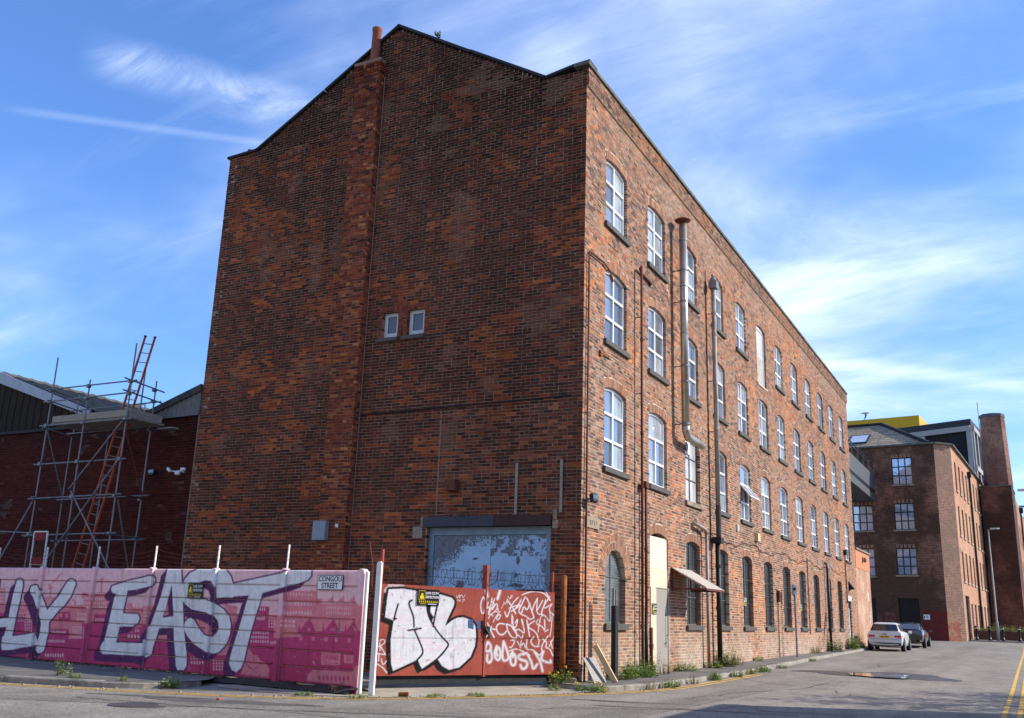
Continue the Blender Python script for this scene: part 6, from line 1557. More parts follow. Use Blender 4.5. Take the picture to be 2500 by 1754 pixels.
def rp_(t, f): 
    a = up(MO+dF*t+bk_*(.1+4.2*f), ET+.05+(16.88-ET-.05)*f); return a
q = MB(); cc = (rp_(5.0, .22)+rp_(6.5, .52))/2+pl_n*.05; q.obox(cc, (rp_(6.5, .37)-rp_(5.0, .37))/2, (rp_(5.7, .54)-rp_(5.7, .2))/2, pl_n*.05); skl = q.build('skylight', M['dark_frame'], mill)
MB().obox(cc+pl_n*.055, (rp_(6.5, .37)-rp_(5.0, .37))*.42, (rp_(5.7, .54)-rp_(5.7, .2))*.42, pl_n*.004).build('pane', M['glass_mill'], skl)
# notice by the door
nt = thing('notice_board', 'small white notice on the red painted base of the far mill', 'sign', tuple(PFm(1.35, 1.8, .02)))
MB().obox(PFm(1.36, 1.98, .03), dF*.21, nF*.012, Zv*.17).build('board', M['sign_white'], nt)
for a, b, w in ((.08, .10, .12), (.0, .04, .14), (-.06, .03, .10)): MB().obox(PFm(1.32, 1.98+a, .044), dF*w*.5, nF*.002, Zv*.018).build('print_line', M['ink'], nt)
MB().obox(PFm(1.50, 1.97, .044), dF*.03, nF*.002, Zv*.10).build('print_mark', M['ink'], nt)
# walkway bridging from the mill on the left
wk = thing('walkway', 'grey metal panelled walkway with railing between the two mills', 'walkway', (-2, 50, 10.2))
MB().box(-2.9, -1.25, 40, 57.35, 10.25, 10.75).build('deck', mat('grey steel panel', (.085, .092, .098), rough=.5, var=.1), wk)
MB().box(-1.32, -1.22, 40, 57.3, 10.98, 12.12).build('side_panel', bpy.data.materials['grey steel panel'], wk)
MB().box(-1.30, -1.24, 40, 57.3, 10.76, 10.97).build('dark_joint', M['black_plastic'], wk)
for y in np.arange(42, 57.4, 2.55): MB().bar((-1.27, y, 12.12), (-1.27, y, 13.0), .07).build('rail_post', bpy.data.materials['grey steel panel'], wk)
for z in (12.98, 12.75): MB().bar((-1.27, 40, z), (-1.27, 57.3, z), .06).build('handrail', M['dark_frame'], wk)

# low annex past the mill end
ax = thing('annex_wall', 'low brick annex wall with orange rendered top past the far end of the mill', 'wall', (-1, 40, 0))
mA = brick_tex('annex brick', (0, 1, 0), (.42, .19, .105), (.33, .145, .085), (.46, .35, .25), dirt=(.48, .36, .25), dscale=.8)
MB().box(-1.2, .0, LF+.01, 42.6, -.3, 4.30).build('wall', mA, ax); MB().box(-1.2, .02, LF+.01, 42.6, 4.30, 5.30).build('rendered_band', mat('orange render', (.52, .20, .10), var=.12, scale=2), ax)
MB().box(-1.25, .10, LF+.01, 42.65, 5.30, 5.38).build('coping', M['sandstone'], ax)
q = MB(); q.box(.02, .10, 39.7, 40.1, 4.75, 5.0); q.lathe([(.16, .10), (.13, .22), (.05, .25)], (0, 39.9, 4.85), 12, 'x'); q.build('alarm_bell', M['sandstone'], ax)
q = MB(); q.box(0, .012, 41.3, 41.55, 2.6, 3.05); q.build('white_patch', M['white_plastic'], ax)
q = MB()
for a, b in (((41.6, 2.0), (41.9, 1.6)), ((41.9, 1.6), (41.6, 1.4)), ((41.6, 1.4), (41.95, 1.1)), ((41.75, 2.0), (41.6, 1.7))): q.bar((.004, a[0], a[1]), (.004, b[0], b[1]), .09, .01, (1, 0, 0))
q.build('graffiti_tag', M['white_plastic'], ax)

# chimney and its tower
tw = thing('chimney_tower', 'octagonal brick chimney on a square dark brick tower beyond the far mill', 'chimney', (6.6, 78, .5))
mT = brick_tex('tower brick', dF, (.19, .066, .038), (.12, .046, .029), (.21, .15, .11), dirt=(.04, .02, .015), lo=.40, hi=.54, dscale=.20, sc=1.5)
TB = np.array([7.74, 76.9, 0]); a = TB+dF*2.55
MB().prism([(TB[0], TB[1], -.1), (a[0], a[1], -.1), (a[0]+.2, a[1]+6, -.1), (TB[0]+.2, TB[1]+6, -.1)], (0, 0, 13.75)).build('tower', mT, tw)
MB().prism([(TB[0]+.05, TB[1]-.06, 13.66), (a[0]-.05, a[1]-.06, 13.66), (a[0]+.2, a[1]+6, 13.66), (TB[0]+.25, TB[1]+6, 13.66)], (0, 0, .10)).build('tower_coping', M['coping'], tw)
cx, cy = 6.72, 78.35; V = []
for z, R in ((13.70, 1.16), (20.15, .99)):
    for k in range(8): t = math.radians(45*k); V.append((cx+R*math.cos(t)*1.03, cy+R*math.sin(t), z))
F8 = [(k, (k+1) % 8, 8+(k+1) % 8, 8+k) for k in range(8)]
MB().add(V, F8+[tuple(range(8, 16))]).build('shaft', brick_tex('chimney brick', (.8, .6, 0), (.30, .135, .085), (.18, .08, .052), (.40, .30, .22), dirt=(.13, .055, .038), lo=.42, hi=.62, dscale=.3, sc=1.5), tw)
V2 = [(cx+(x-cx)*1.05, cy+(y-cy)*1.05, zz) for zz in (20.12, 20.42) for x, y, z in V[8:]]
MB().add(V2, F8+[tuple(range(8, 16)), tuple(range(7, -1, -1))]).build('cap', M['slate'], tw)
MB().tube([(cx, cy, 20.4), (cx, cy, 20.6)], .06, 6).build('finial', M['black_iron'], tw)
MB().box(*(sorted((7.2, 6.5))), 76.93, 76.96, 4.0, 4.6).build('blocked_opening', mat('grey infill', (.12, .09, .075)), tw) if False else None
# long range beyond the tower
rg = thing('brick_range', 'sunlit brick range running on behind the chimney tower', 'building', (6, 100, .5))
mG = brick_tex('range brick', (0, 1, 0), (.36, .17, .10), (.30, .13, .08), (.42, .32, .24))
rg_r = [(2.0+4*k, 3.3+4*k, z, z+2.0) for k in range(12) for z in (2.2, 5.6, 9.0)]
wg, PGm = wall_holes('side_wall', mG, rg, (7.95, 83.0, 0), (.03, 1, 0), (1, -.03, 0), 0, 55, -.2, 13.2, rg_r)
for r in rg_r: q = MB(); q.add([PGm(r[0], r[2], -.2), PGm(r[1], r[2], -.2), PGm(r[1], r[3], -.2), PGm(r[0], r[3], -.2)], [(0, 1, 2, 3)]); q.build('window', M['glass_dark'], rg)
MB().prism([(7.9, 83.02, -.2), (2.0, 83.9, -.2), (2.0, 83.9, 13.1), (7.9, 83.02, 13.1)], (.5, 54, 0)).build('block', mT, rg)
MB().tube([PGm(7, .4, .12), PGm(7, 12.8, .12)], .09, 6).build('downpipe', M['black_iron'], rg); MB().obox(PGm(7, 12.9, .15), (.0, .3, 0), (.2, 0, 0), Zv*.25).build('hopper', M['black_iron'], rg)

# modern block behind
mdn = thing('modern_block', 'black panelled modern block with pale grey frame behind the far mill', 'building', tuple(up(at(2368, 1024, 100), .5)))
P0 = at(2368, 1024, 100); TZ = P0[2]; dl = dirv(-747, 1432); dl = dl if dl[0] < 0 else -dl; dr = dirv(2795, 1556); nl = np.array([-dl[1], dl[0], 0]); nl = nl if nl[1] < 0 else -nl; nr = np.array([dr[1], -dr[0], 0])
q = MB(); b0 = up(P0, 0); q.prism([up(P0, 0), up(P0+dl*26, 0), up(P0+dl*26+dr*14, 0), up(P0+dr*14, 0)], (0, 0, TZ-.5)); q.build('block', mat('black cladding', (.016, .015, .017), rough=.85, var=.15, scale=.6), mdn)
M['pale_frame'] = mat('pale grey precast frame', (.34, .33, .31), rough=.8, var=.08, scale=2)
for t in (0.15, 5.2, 10.4, 15.6, 20.8): MB().bar(up(P0+dl*t+nl*.05, 8), up(P0+dl*t+nl*.05, TZ-1.0), .55, .3, tuple(nl)).build('column', M['pale_frame'], mdn)
for z in (TZ-.95, TZ-5.1, TZ-9.2): MB().bar(up(P0+nl*.07+dr*-.05, z), up(P0+dl*26+nl*.07, z), .32, .55).build('beam', M['pale_frame'], mdn); MB().bar(up(P0+nr*.07-dl*.1, z), up(P0+dr*14+nr*.07, z), .32, .5).build('beam', M['pale_frame'], mdn)
for t in (.2, 2.8, 5.4, 8, 10.6, 13.6): MB().bar(up(P0+dr*t+nr*.05, 8), up(P0+dr*t+nr*.05, TZ-1.0), .5, .4, tuple(nr)).build('column', M['pale_frame'], mdn)
MB().prism([up(P0-dl*.1+nl*.15, TZ-.6), up(P0+dl*26+nl*.15, TZ-.6), up(P0+dl*26+dr*14, TZ-.6), up(P0+dr*14+nr*.2, TZ-.6)], (0, 0, .62)).build('parapet', mat('charcoal parapet', (.03, .033, .04), rough=.6), mdn)
for t in (5.7, 7.7): q = MB(); q.add([up(P0+dl*t+nl*.04, TZ-2.9), up(P0+dl*(t+1.8)+nl*.04, TZ-2.9), up(P0+dl*(t+1.8)+nl*.04, TZ-1.3), up(P0+dl*t+nl*.04, TZ-1.3)], [(0, 1, 2, 3)]); q.build('window', M['glass_mill'], mdn)
ant = thing('aerial_mast', 'thin grey aerial mast beside the octagonal chimney', 'aerial', tuple(at(2390, 1050, 99)))
a = at(2392, 1052, 99); MB().tube([a-Zv*3, a+Zv*3.0], .04, 5).build('mast', M['galv'], ant); MB().tube([a+np.array([.18, 0, -1.6]), a+np.array([.18, 0, .4])], .03, 5).build('dipole', M['galv'], ant)
for z in (-.9, 0.1): MB().bar(a+Zv*z, a+np.array([.18, 0, z]), .03).build('bracket', M['galv'], ant)
yb0 = at(2243, 1014, 122); yel = thing('rooftop_box', 'bright yellow rooftop box behind the slate roof', 'building', tuple(up(yb0, yb0[2]-4)))
MB().prism([up(yb0, yb0[2]-16), up(yb0+dF*28, yb0[2]-16), up(yb0+dF*28+dr*9, yb0[2]-16), up(yb0+dr*9, yb0[2]-16)], (0, 0, 16)).build('volume', mat('bright yellow cladding', (.62, .36, .012), rough=.5, var=.06, scale=1), yel)
p = yb0+dl*15; MB().tube([up(p, yb0[2]), up(p, yb0[2]+1.2)], .05, 5).build('roof_mast', M['galv'], yel); MB().bar(up(p-dl*.4, yb0[2]+.9), up(p+dl*.4, yb0[2]+.9), .05).build('roof_mast_arm', M['galv'], yel)
gt = thing('glass_tower', 'distant pale glass tower glimpsed beyond the brick range', 'building', tuple(up(at(2500, 1262, 210), .5)))
P1 = at(2490, 1262, 210); MB().prism([up(P1, 0), up(P1+np.array([14, 0, 0]), 0), up(P1+np.array([14, 14, 0]), 0), up(P1+np.array([0, 14, 0]), 0)], (0, 0, P1[2])).build('volume', M['glass_mill'], gt)
for k in range(8): MB().bar(up(P1-np.array([0, .1, 0]), 4+k*3.4), up(P1+np.array([14, -.1, 0]), 4+k*3.4), .4).build('floor_edge', M['galv'], gt)

# far footway, planter, bollards, lamps
zf = .42
fp = MB().add([(4.3, 59.2, zr(59.2)+.09), (8.6, 59.0, zr(59)+.09), (8.8, 86, .66), (5.6, 86, .66), (4.2, 62, zr(62)+.09)], [(0, 1, 2, 3, 4)]).build('pavement', M['pave']); tag(fp, kind='structure')
q = MB(); q.bar((4.1, 59.15, zr(59)+.03), (8.7, 58.95, zr(59)+.03), .15, .13); q.build('kerb', M['kerb'], fp)
M['boll'] = mat('black bollard paint', (.010, .010, .012), rough=.3, var=.2, bump=0)
for k, (x, lb) in enumerate(((4.66, 'black bollard nearest the far mill, first of four'), (5.50, 'black bollard with red band left of the far lamp post'), (6.35, 'black bollard just right of the far lamp post'), (7.40, 'black bollard nearest the right edge, last of four'))):
    y = 60.4-.1*k; z = zr(y)+.09; b = thing('bollard', lb, 'bollard', (x, y, z), 'bollards at the end of the street')
    MB().lathe([(.13, z), (.13, z+.10), (.085, z+.14), (.075, z+.72), (.095, z+.76), (.095, z+.80)], (x, y, 0), 12).build('shaft', M['boll'], b, smooth=True)
    MB().lathe([(.08, z+.80), (.08, z+.87)], (x, y, 0), 12).build('band', M['gate_red'] if k == 1 else M['white_plastic'], b)
    MB().lathe([(.095, z+.87), (.10, z+.93), (.07, z+.99), (.02, z+1.0)], (x, y, 0), 12).build('head', M['boll'], b, smooth=True)
def lamp(label, x, y, z, h, hd, L, bent=0):
    s = thing('street_lamp', label, 'street lamp', (x, y, z)); hd = np.array(hd, float)
    MB().tube([(x, y, z), (x, y, z+1.3), (x, y, z+1.35), (x, y, z+h)], [.10, .10, .065, .045], 10).build('column', mat('galvanised lamp column', (.27, .275, .27), rough=.5, var=.2, scale=2) if 'galvanised lamp column' not in bpy.data.materials else bpy.data.materials['galvanised lamp column'], s, smooth=True)
    t = np.array([x, y, z+h]); MB().bar(t-hd*.05, t+hd*L*.45+Zv*.05, .06).build('arm', M['galv'], s)
    c = t+hd*L*.6+Zv*.06; sd = np.cross(hd, Zv); q = MB(); q.prism([c-hd*L*.42+sd*.07, c-hd*L*.2+sd*.14, c+hd*L*.3+sd*.13, c+hd*L*.42+sd*.05, c+hd*L*.42-sd*.05, c+hd*L*.3-sd*.13, c-hd*L*.2-sd*.14, c-hd*L*.42-sd*.07], Zv*.09); q.build('head', mat('pale lamp head', (.5, .5, .48), rough=.4) if 'pale lamp head' not in bpy.data.materials else bpy.data.materials['pale lamp head'], s)
    return s
lamp('tall street lamp with pale head beside the bollards', 6.05, 59.9, zr(60)+.09, 7.75, (1, -.1, 0), .72)
lamp('street lamp reaching in from the right with flat grey head', 10.0, 32.4, zr(32)+.1, 7.45, (-1, -.05, 0), 1.75)
pw = thing('brick_planter', 'low red brick planter wall behind the bollards', 'planter', (6.3, 63.6, .55))
mP = brick_tex('planter brick', (1, 0, 0), (.12, .04, .028), (.09, .032, .024), (.16, .11, .08))
q = MB(); q.box(4.35, 8.6, 63.4, 63.65, zr(63)+.05, 1.18); q.box(4.35, 4.6, 63.65, 66, zr(64)+.05, 1.18); q.box(8.35, 8.6, 63.65, 66, zr(64)+.05, 1.18); q.build('wall', mP, pw)
MB().box(4.6, 8.35, 63.65, 66, .5, 1.08).build('soil', mat('planter soil', (.05, .04, .03)), pw)

# ------------------------------------------------------------------ cars
M['car_white'] = mat('white car paint', (.64, .63, .60), rough=.25, var=.02, bump=0, coat=.6)
M['car_black'] = mat('black car paint', (.012, .012, .016), rough=.2, var=.02, bump=0, coat=1.0, spec=.6)
M['tyre'] = mat('tyre rubber', (.018, .018, .018), rough=.8, var=.2)
M['alloy'] = mat('alloy rim', (.55, .55, .56), rough=.3, metal=.8, var=.1, bump=0)
M['car_glass'] = glass('tinted car glass', (.012, .014, .016), .06, rough=.02)
M['tail'] = mat('red tail lamp', (.42, .012, .012), rough=.15, var=.1, bump=0, coat=.8)
M['clear'] = mat('clear lamp strip', (.7, .66, .62), rough=.15, var=.1, bump=0)
M['plate_y'] = mat('yellow number plate', (.72, .42, .02), rough=.4, var=.03, bump=0)
def ring(w, zl, zb, tuck=.82):
    """half cross section of the lower body from sill to shoulder"""
    return [(w*tuck, zl), (w*.95, zl+.10), (w*.995, zl+.28), (w, (zl+zb)/2+.08), (w*.985, zb-.10), (w*.93, zb)]
def car(name, label, cat, loc, paint, st, gh, wheels, Lw):
    """st: (y, half width, z low, z shoulder) stations, y grows forward from the rear; gh: greenhouse (y, half base, z base, half roof, z roof)"""
    x0, y0, z0 = loc; t = thing(name, label, cat, loc)
    V, F = [], []
    for (y, w, zl, zb) in st:
        h = ring(w, zl, zb); full = h + [(-a, b) for a, b in h[::-1]]
        V += [(x0+a, y0+y, z0+b) for a, b in full]
    n = 12
    for i in range(len(st)-1):
        for k in range(n): F.append((i*n+k, i*n+(k+1) % n, (i+1)*n+(k+1) % n, (i+1)*n+k))
    F += [tuple(range(n)), tuple((len(st)-1)*n+k for k in range(n-1, -1, -1))]
    body = MB().add(V, F).build('body', paint, t, smooth=False)
    by_angle(body.data, 40)
    V, F = [], []
    for (y, wb, zb, wr, zr_) in gh:
        V += [(x0+a, y0+y, z0+b) for a, b in ((wb, zb), (wb*.45+wr*.55, zb*.45+(zr_-.05)*.55), (wr, zr_-.05), (wr*.85, zr_-.01), (wr*.4, zr_), (-wr*.4, zr_), (-wr*.85, zr_-.01), (-wr, zr_-.05), (-(wb*.45+wr*.55), zb*.45+(zr_-.05)*.55), (-wb, zb))]
    n = 10
    for i in range(len(gh)-1):
        for k in range(n-1): F.append((i*n+k, i*n+k+1, (i+1)*n+k+1, (i+1)*n+k))
    F += [tuple(range(n)), tuple((len(gh)-1)*n+k for k in range(n-1, -1, -1))]
    cab = MB().add(V, F).build('cabin', paint, t); by_angle(cab.data, 50)
    # glass: rear screen, windscreen, side windows, slightly proud
    def gp_(i, s, f, out=.010):
        y, wb, zb, wr, zz = gh[i]; a = wb+(wr-wb)*f; return np.array([x0+s*(a+out), y0+y, z0+zb+(zz-.05-zb)*f])
    g0, g1 = gh[0], gh[1]
    def endquad(i, out, f0, f1, k0, k1, nm):
        q = MB(); y, wb, zb, wr, zz = gh[i]
        P_ = lambda s, f, k: (x0+s*(wb+(wr-wb)*f)*k, y0+y+out, z0+zb+(zz-zb)*f)
        q.add([P_(-1, f0, k0), P_(1, f0, k0), P_(1, f1, k1), P_(-1, f1, k1)], [(0, 1, 2, 3)]); q.build(nm, M['car_glass'], t)
    for s in (-1, 1):
        for i in range(1, len(gh)-2):
            q = MB(); A = [gp_(i, s, .10), gp_(i+1, s, .10), gp_(i+1, s, .88), gp_(i, s, .88)]; d = (A[1]-A[0])*.04; q.add([A[0]+d, A[1]-d, A[2]-d, A[3]+d], [(0, 1, 2, 3)]); q.build('side_window', M['car_glass'], t)
    (ya, wba, zba, wra, zra), (yb, wbb, zbb, wrb, zrb) = gh[0], gh[1]
    q = MB(); f = lambda s, u: np.array([x0+s*(wra*1.0*(1-u)+wrb*.95*u), y0+ya*(1-u)+yb*u-.016, z0+zra*(1-u)+zrb*u+.012]); q.add([f(-1, .06), f(1, .06), f(1, .86), f(-1, .86)], [(0, 1, 2, 3)]); q.build('rear_screen', M['car_glass'], t)
    (ya, wba, zba, wra, zra), (yb, wbb, zbb, wrb, zrb) = gh[-1], gh[-2]
    q = MB(); f = lambda s, u: np.array([x0+s*(wra*1.0*(1-u)+wrb*.95*u), y0+ya*(1-u)+yb*u+.016, z0+zra*(1-u)+zrb*u+.012]); q.add([f(-1, .06), f(1, .06), f(1, .94), f(-1, .94)], [(0, 1, 2, 3)]); q.build('windscreen', M['car_glass'], t)
    for yw in wheels:
        for s in (-1, 1):
            xw = x0+s*(Lw-.075); R = .31
            wh = MB().lathe([(R*.70, -.10), (R*.95, -.10), (R, -.06), (R, .06), (R*.95, .10), (R*.70, .10)], (xw, y0+yw, z0+R), 20, 'x').build('wheel', M['tyre'], t, smooth=True)
            MB().lathe([(R*.68, .0), (R*.70, s*.105), (R*.60, s*.095), (R*.20, s*.085), (R*.05, s*.09)], (xw, y0+yw, z0+R), 20, 'x').build('rim', M['black_plastic'], wh)
            q = MB()
            for k in range(10): a = 2*math.pi*k/10; q.bar((xw+s*.10, y0+yw, z0+R), (xw+s*.10, y0+yw+R*.66*math.cos(a), z0+R+R*.66*math.sin(a)), .03, .016, (1, 0, 0))
            q.lathe([(R*.70, s*.08), (R*.71, s*.108), (R*.64, s*.108), (R*.63, s*.08)], (xw, y0+yw, z0+R), 20, 'x'); q.build('spokes', M['alloy'], wh)
            MB().lathe([(R*1.12, 0), (R*1.12, s*.082), (R*.9, s*.082)], (xw, y0+yw, z0+R+.015), 20, 'x').build('wheel_arch', M['black_plastic'], t)
    for s in (-1, 1):
        m_ = gh[-2]; MB().obox((x0+s*(Lw+.09), y0+gh[-1][0]-.35, z0+gh[-1][2]+.06), (.085, 0, 0), (0, .05, .0), (0, .01, .065)).build('mirror', paint, t, bevel=.02)
    return t
cx_, cy_ = 1.50, 35.4; cz_ = zr(36.5)
wc_ = car('hatchback', 'white parked hatchback seen from behind with yellow plate', 'car', (cx_, cy_, cz_), M['car_white'],
    [(0, .76, .32, .90), (.035, .815, .27, .945), (.16, .85, .23, .965), (.55, .865, .20, .97), (1.3, .865, .18, .96), (2.3, .865, .18, .94), (3.0, .855, .19, .90), (3.6, .80, .24, .80), (3.88, .70, .32, .66), (3.95, .58, .38, .56)],
    [(.07, .74, .90, .69, .965), (.40, .75, .95, .58, 1.37), (.75, .75, .95, .56, 1.42), (1.55, .75, .95, .57, 1.42), (2.25, .74, .94, .54, 1.37), (3.0, .70, .90, .50, .93)], (.62, 3.09), .87)
def car_rear(t, loc, w, zl, zb, text, paint, lamp_w, lamp_z, strip=True):
    x0, y0, z0 = loc
    for s in (-1, 1):
        q = MB(); xi, xc, xo_ = w-lamp_w, w-.025, w+.062; zA, zB = lamp_z-.085, lamp_z+.085
        P_ = [(xi, -.010, zA+.05), (xi-.03, -.010, zB-.01), (xc, -.010, zB), (xc, -.010, zA), (xo_, .17, zB+.01), (xo_, .17, zA+.03)]
        q.add([(x0+s*a, y0+b, z0+c) for a, b, c in P_], [(0, 1, 2, 3), (3, 2, 4, 5)]); tl_ = q.build('tail_light', M['tail'], t)
        if strip: q = MB(); q.prism([(x0+s*(w-.04), y0-.016, z0+lamp_z-.065), (x0+s*(w-lamp_w+.02), y0-.016, z0+lamp_z-.022), (x0+s*(w-lamp_w+.03), y0-.016, z0+lamp_z+.0), (x0+s*(w-.04), y0-.016, z0+lamp_z-.035)], (0, .004, 0)); q.build('light_strip', M['clear'], tl_)
    pl_ = MB().box(x0-.26, x0+.26, y0-.014, y0-.004, z0+lamp_z-.055, z0+lamp_z+.055).build('number_plate', M['plate_y'], t)
    put_text(text, .085, M['ink'], pl_, (x0, y0-.0165, z0+lamp_z), (1, 0, 0), (0, 0, 1), .0008, sx=1.0)
    q = MB(); q.prism([(x0-w*.92, y0+.02, z0+zl), (x0+w*.92, y0+.02, z0+zl), (x0+w*.99, y0+.03, z0+zl+.16), (x0+w*.85, y0-.012, z0+zl+.15), (x0-w*.85, y0-.012, z0+zl+.15), (x0-w*.99, y0+.03, z0+zl+.16)], (0, .25, 0)); q.build('bumper_insert', M['black_plastic'], t)
    MB().box(x0-w*.9, x0+w*.9, y0-.004, y0+.1, z0+zb-.37, z0+zb-.36).build('boot_seam', M['black_plastic'], t)
car_rear(wc_, (cx_, cy_, cz_), .80, .26, .95, 'BP65 EHX', M['car_white'], .30, .70)
q = MB()
for k in range(4): q.lathe([(.040, -.008), (.046, -.008), (.046, .0), (.040, .0)], (cx_-.09+.06*k, cy_-.006, cz_+.845), 14, 'y')
q.build('emblem', M['alloy'], wc_)
bx_, by_ = 1.80, 42.6; bz_ = zr(44)
bc_ = car('saloon_car', 'black parked saloon in front of the white hatchback', 'car', (bx_, by_, bz_), M['car_black'],
    [(0, .78, .34, .92), (.04, .84, .30, .98), (.25, .885, .26, 1.00), (.9, .90, .22, 1.0), (1.8, .90, .20, .98), (2.9, .90, .20, .95), (3.7, .88, .22, .88), (4.3, .82, .28, .78), (4.62, .70, .36, .64), (4.68, .55, .42, .56)],
    [(.40, .76, .96, .70, 1.0), (1.15, .76, .98, .56, 1.36), (1.8, .77, .98, .57, 1.42), (2.4, .77, .97, .57, 1.40), (2.9, .76, .96, .54, 1.32), (3.6, .72, .90, .5, .92)], (.85, 3.65), .91)
car_rear(bc_, (bx_, by_, bz_), .84, .28, 1.0, 'KX17', M['car_black'], .36, .84, strip=False) if False else None
for s in (-1, 1):
    q = MB(); q.prism([(bx_+s*.86, by_+.16, bz_+.78), (bx_+s*.46, by_-.006, bz_+.80), (bx_+s*.46, by_-.006, bz_+.90), (bx_+s*.85, by_+.14, bz_+.93)], (0, .06, 0)); q.build('tail_light', M['tail'], bc_)
    q = MB(); q.box(bx_+s*.62-.14, bx_+s*.62+.14, by_+.0, by_+.06, bz_+.36, bz_+.42); q.build('exhaust_tip', M['alloy'], bc_)

# street sign pole on the footway
sp = thing('sign_pole', 'thin grey pole with small white parking plate on the footway', 'sign post', (.45, 19.0, 0))
MB().tube([(.45, 19.0, zr(19)+.08), (.45, 19.0, 2.62)], .035, 8).build('pole_shaft', M['galv'], sp); MB().box(.40, .425, 18.85, 19.15, 2.18, 2.62).build('plate_back', M['galv'], sp); q = MB(); q.obox((.45, 18.955, 2.42), (.11, 0, 0), (0, .006, 0), (0, 0, .17)); q.build('plate', M['sign_white'], sp)
MB().obox((.45, 18.945, 2.45), (.06, 0, 0), (0, .003, 0), (0, 0, .05)).build('plate_print', M['ink'], sp)

# gull
gb = at(2112, 1009, 58); gl = thing('gull', 'white gull flying above the far roofs', 'bird', tuple(gb))
q = MB(); bx = RT*.30+UP*.04; q.tube([gb-bx*.9, gb-bx*.5, gb, gb+bx*.55, gb+bx*.9, gb+bx*1.1], [.01, .05, .075, .06, .045, .01], 8); q.build('body', M['white_plastic'], gl, smooth=True)
q = MB(); a = gb+bx*.1
q.add([a+bx*.35, a-bx*.2, a-bx*.15-UP*.22, a-bx*.5-UP*.50, a+bx*.15-UP*.26], [(0, 1, 2, 3, 4)]); q.build('wing', M['galv'], gl)
q = MB(); q.add([a+bx*.3, a-bx*.35, a-bx*1.0+UP*.03-FW*.35, a-bx*.4+UP*.06-FW*.3], [(0, 1, 2, 3)]); q.build('wing', M['galv'], gl)

# ------------------------------------------------------------------ weeds
M['leaf'] = mat('weed leaf', (.12, .20, .035), rough=.6, var=.45, scale=14, bump=0)
M['leaf2'] = mat('pale weed leaf', (.21, .26, .06), rough=.6, var=.4, scale=14, bump=0)
M['dry'] = mat('dry stalk', (.22, .15, .075), rough=.9, var=.4, scale=20, bump=0)
M['flower'] = mat('yellow weed flower', (.62, .42, .02), rough=.7, var=.2, bump=0)
def weed(label, x, y, z, h, sp, n, seed, kind='leafy', flowers=0, sx=1.0, sy=1.0):
    r = random.Random(seed); t = thing('weed_clump', label, 'weed', (x, y, z)); st, lf, fl = MB(), MB(), MB()
    for i in range(n):
        a = r.uniform(0, 6.283); rr_ = sp*math.sqrt(r.random()); b = np.array([x+sx*rr_*math.cos(a), y+sy*rr_*math.sin(a), z])
        hh = h*r.uniform(.45, 1)*(1-.5*(rr_/sp)**2); ln = np.array([math.cos(a)*r.uniform(0, .5), math.sin(a)*r.uniform(0, .5), 1.0]); ln = ln/np.linalg.norm(ln)
        tip = b+ln*hh
        if kind == 'grass':
            wv = np.array([-math.sin(a), math.cos(a), 0])*.006; m_ = b+ln*hh*.6; e = tip+np.array([math.cos(a), math.sin(a), -.4])*hh*.25
            lf.add([b-wv, b+wv, m_+wv*.8, m_-wv*.8, e], [(0, 1, 2, 3), (3, 2, 4)])
            continue
        st.tube([b, b+ln*hh*.5+np.array([r.uniform(-.01, .01), r.uniform(-.01, .01), 0]), tip], [.004, .003, .0015], 4)
        k = 5 if kind == 'leafy' else 7
        for j in range(k):
            f = .12+.85*j/k; p = b+ln*hh*f; q = r.uniform(0, 6.283); L = (.075 if kind == 'leafy' else .035)*r.uniform(.6, 1.4)*(1.15-f*.6)*(h/.35)**.5; wv = .38*L if kind == 'leafy' else .3*L
            d = np.array([math.cos(q), math.sin(q), r.uniform(-.1, .6)]); s_ = np.array([-math.sin(q), math.cos(q), r.uniform(-.3, .3)])
            lf.add([p, p+d*L*.5+s_*wv, p+d*L-Zv*L*.15, p+d*L*.5-s_*wv], [(0, 1, 2, 3)])
        if i < flowers:
            for _ in range(4): p = tip+np.array([r.uniform(-.03, .03) for _ in range(3)]); fl.obox(p, (.012, 0, 0), (0, .012, 0), (0, 0, .008))
    if st.v: so = st.build('stem', M['dry'] if kind == 'dry' else M['leaf2'], t)
    if lf.v: lo = lf.build('leaf_mass', M['dry'] if kind == 'dry' else (M['leaf2'] if seed % 3 == 0 else M['leaf']), t)
    if fl.v: fl.build('flower', M['flower'], t)['kind'] = 'stuff'
    if st.v: so['kind'] = 'stuff'
    if lf.v: lo['kind'] = 'stuff'
G = lambda y, o=.10: zr(y)+o
weed('yellow flowering weed at the foot of the rusty pole', -.12, -.62, -.10, .38, .20, 34, 1, 'leafy', 6)
weed('weeds in the kerb below the leaning timber', .75, -1.05, -.2, .30, .30, 34, 2, 'leafy', 5)
weed('low weed tuft on the crossover near the mill corner', .15, -1.45, -.19, .18, .13, 18, 3)
weed('big leafy weeds at the wall under the arched window', .30, 1.6, G(1.6), .55, .38, 70, 4, 'leafy', 0, .7, 1.5)
weed('thick green weeds around the rusty downpipes', .32, 2.9, G(2.9), .50, .36, 80, 5, 'leafy', 0, .7, 1.6)
weed('tall weed stalk between the downpipes', .22, 3.55, G(3.5), .75, .16, 22, 6)
weed('grey dry weeds beside the door step', .30, 4.45, G(4.4), .45, .26, 40, 7, 'dry', 3)
weed('dock leaves right of the grey door', .22, 6.35, G(6.3), .36, .32, 50, 8, 'leafy', 0, .8, 1.4)
weed('broad weeds left of the black rainwater pipe', .25, 8.75, G(8.7), .34, .26, 42, 9)
weed('tall green weeds at the foot of the black rainwater pipe', .30, 9.9, G(9.9), .72, .26, 56, 10, 'leafy', 8)
weed('dry grasses right of the black rainwater pipe', .25, 11.0, G(11), .50, .38, 50, 11, 'dry', 0, .6, 1.5)
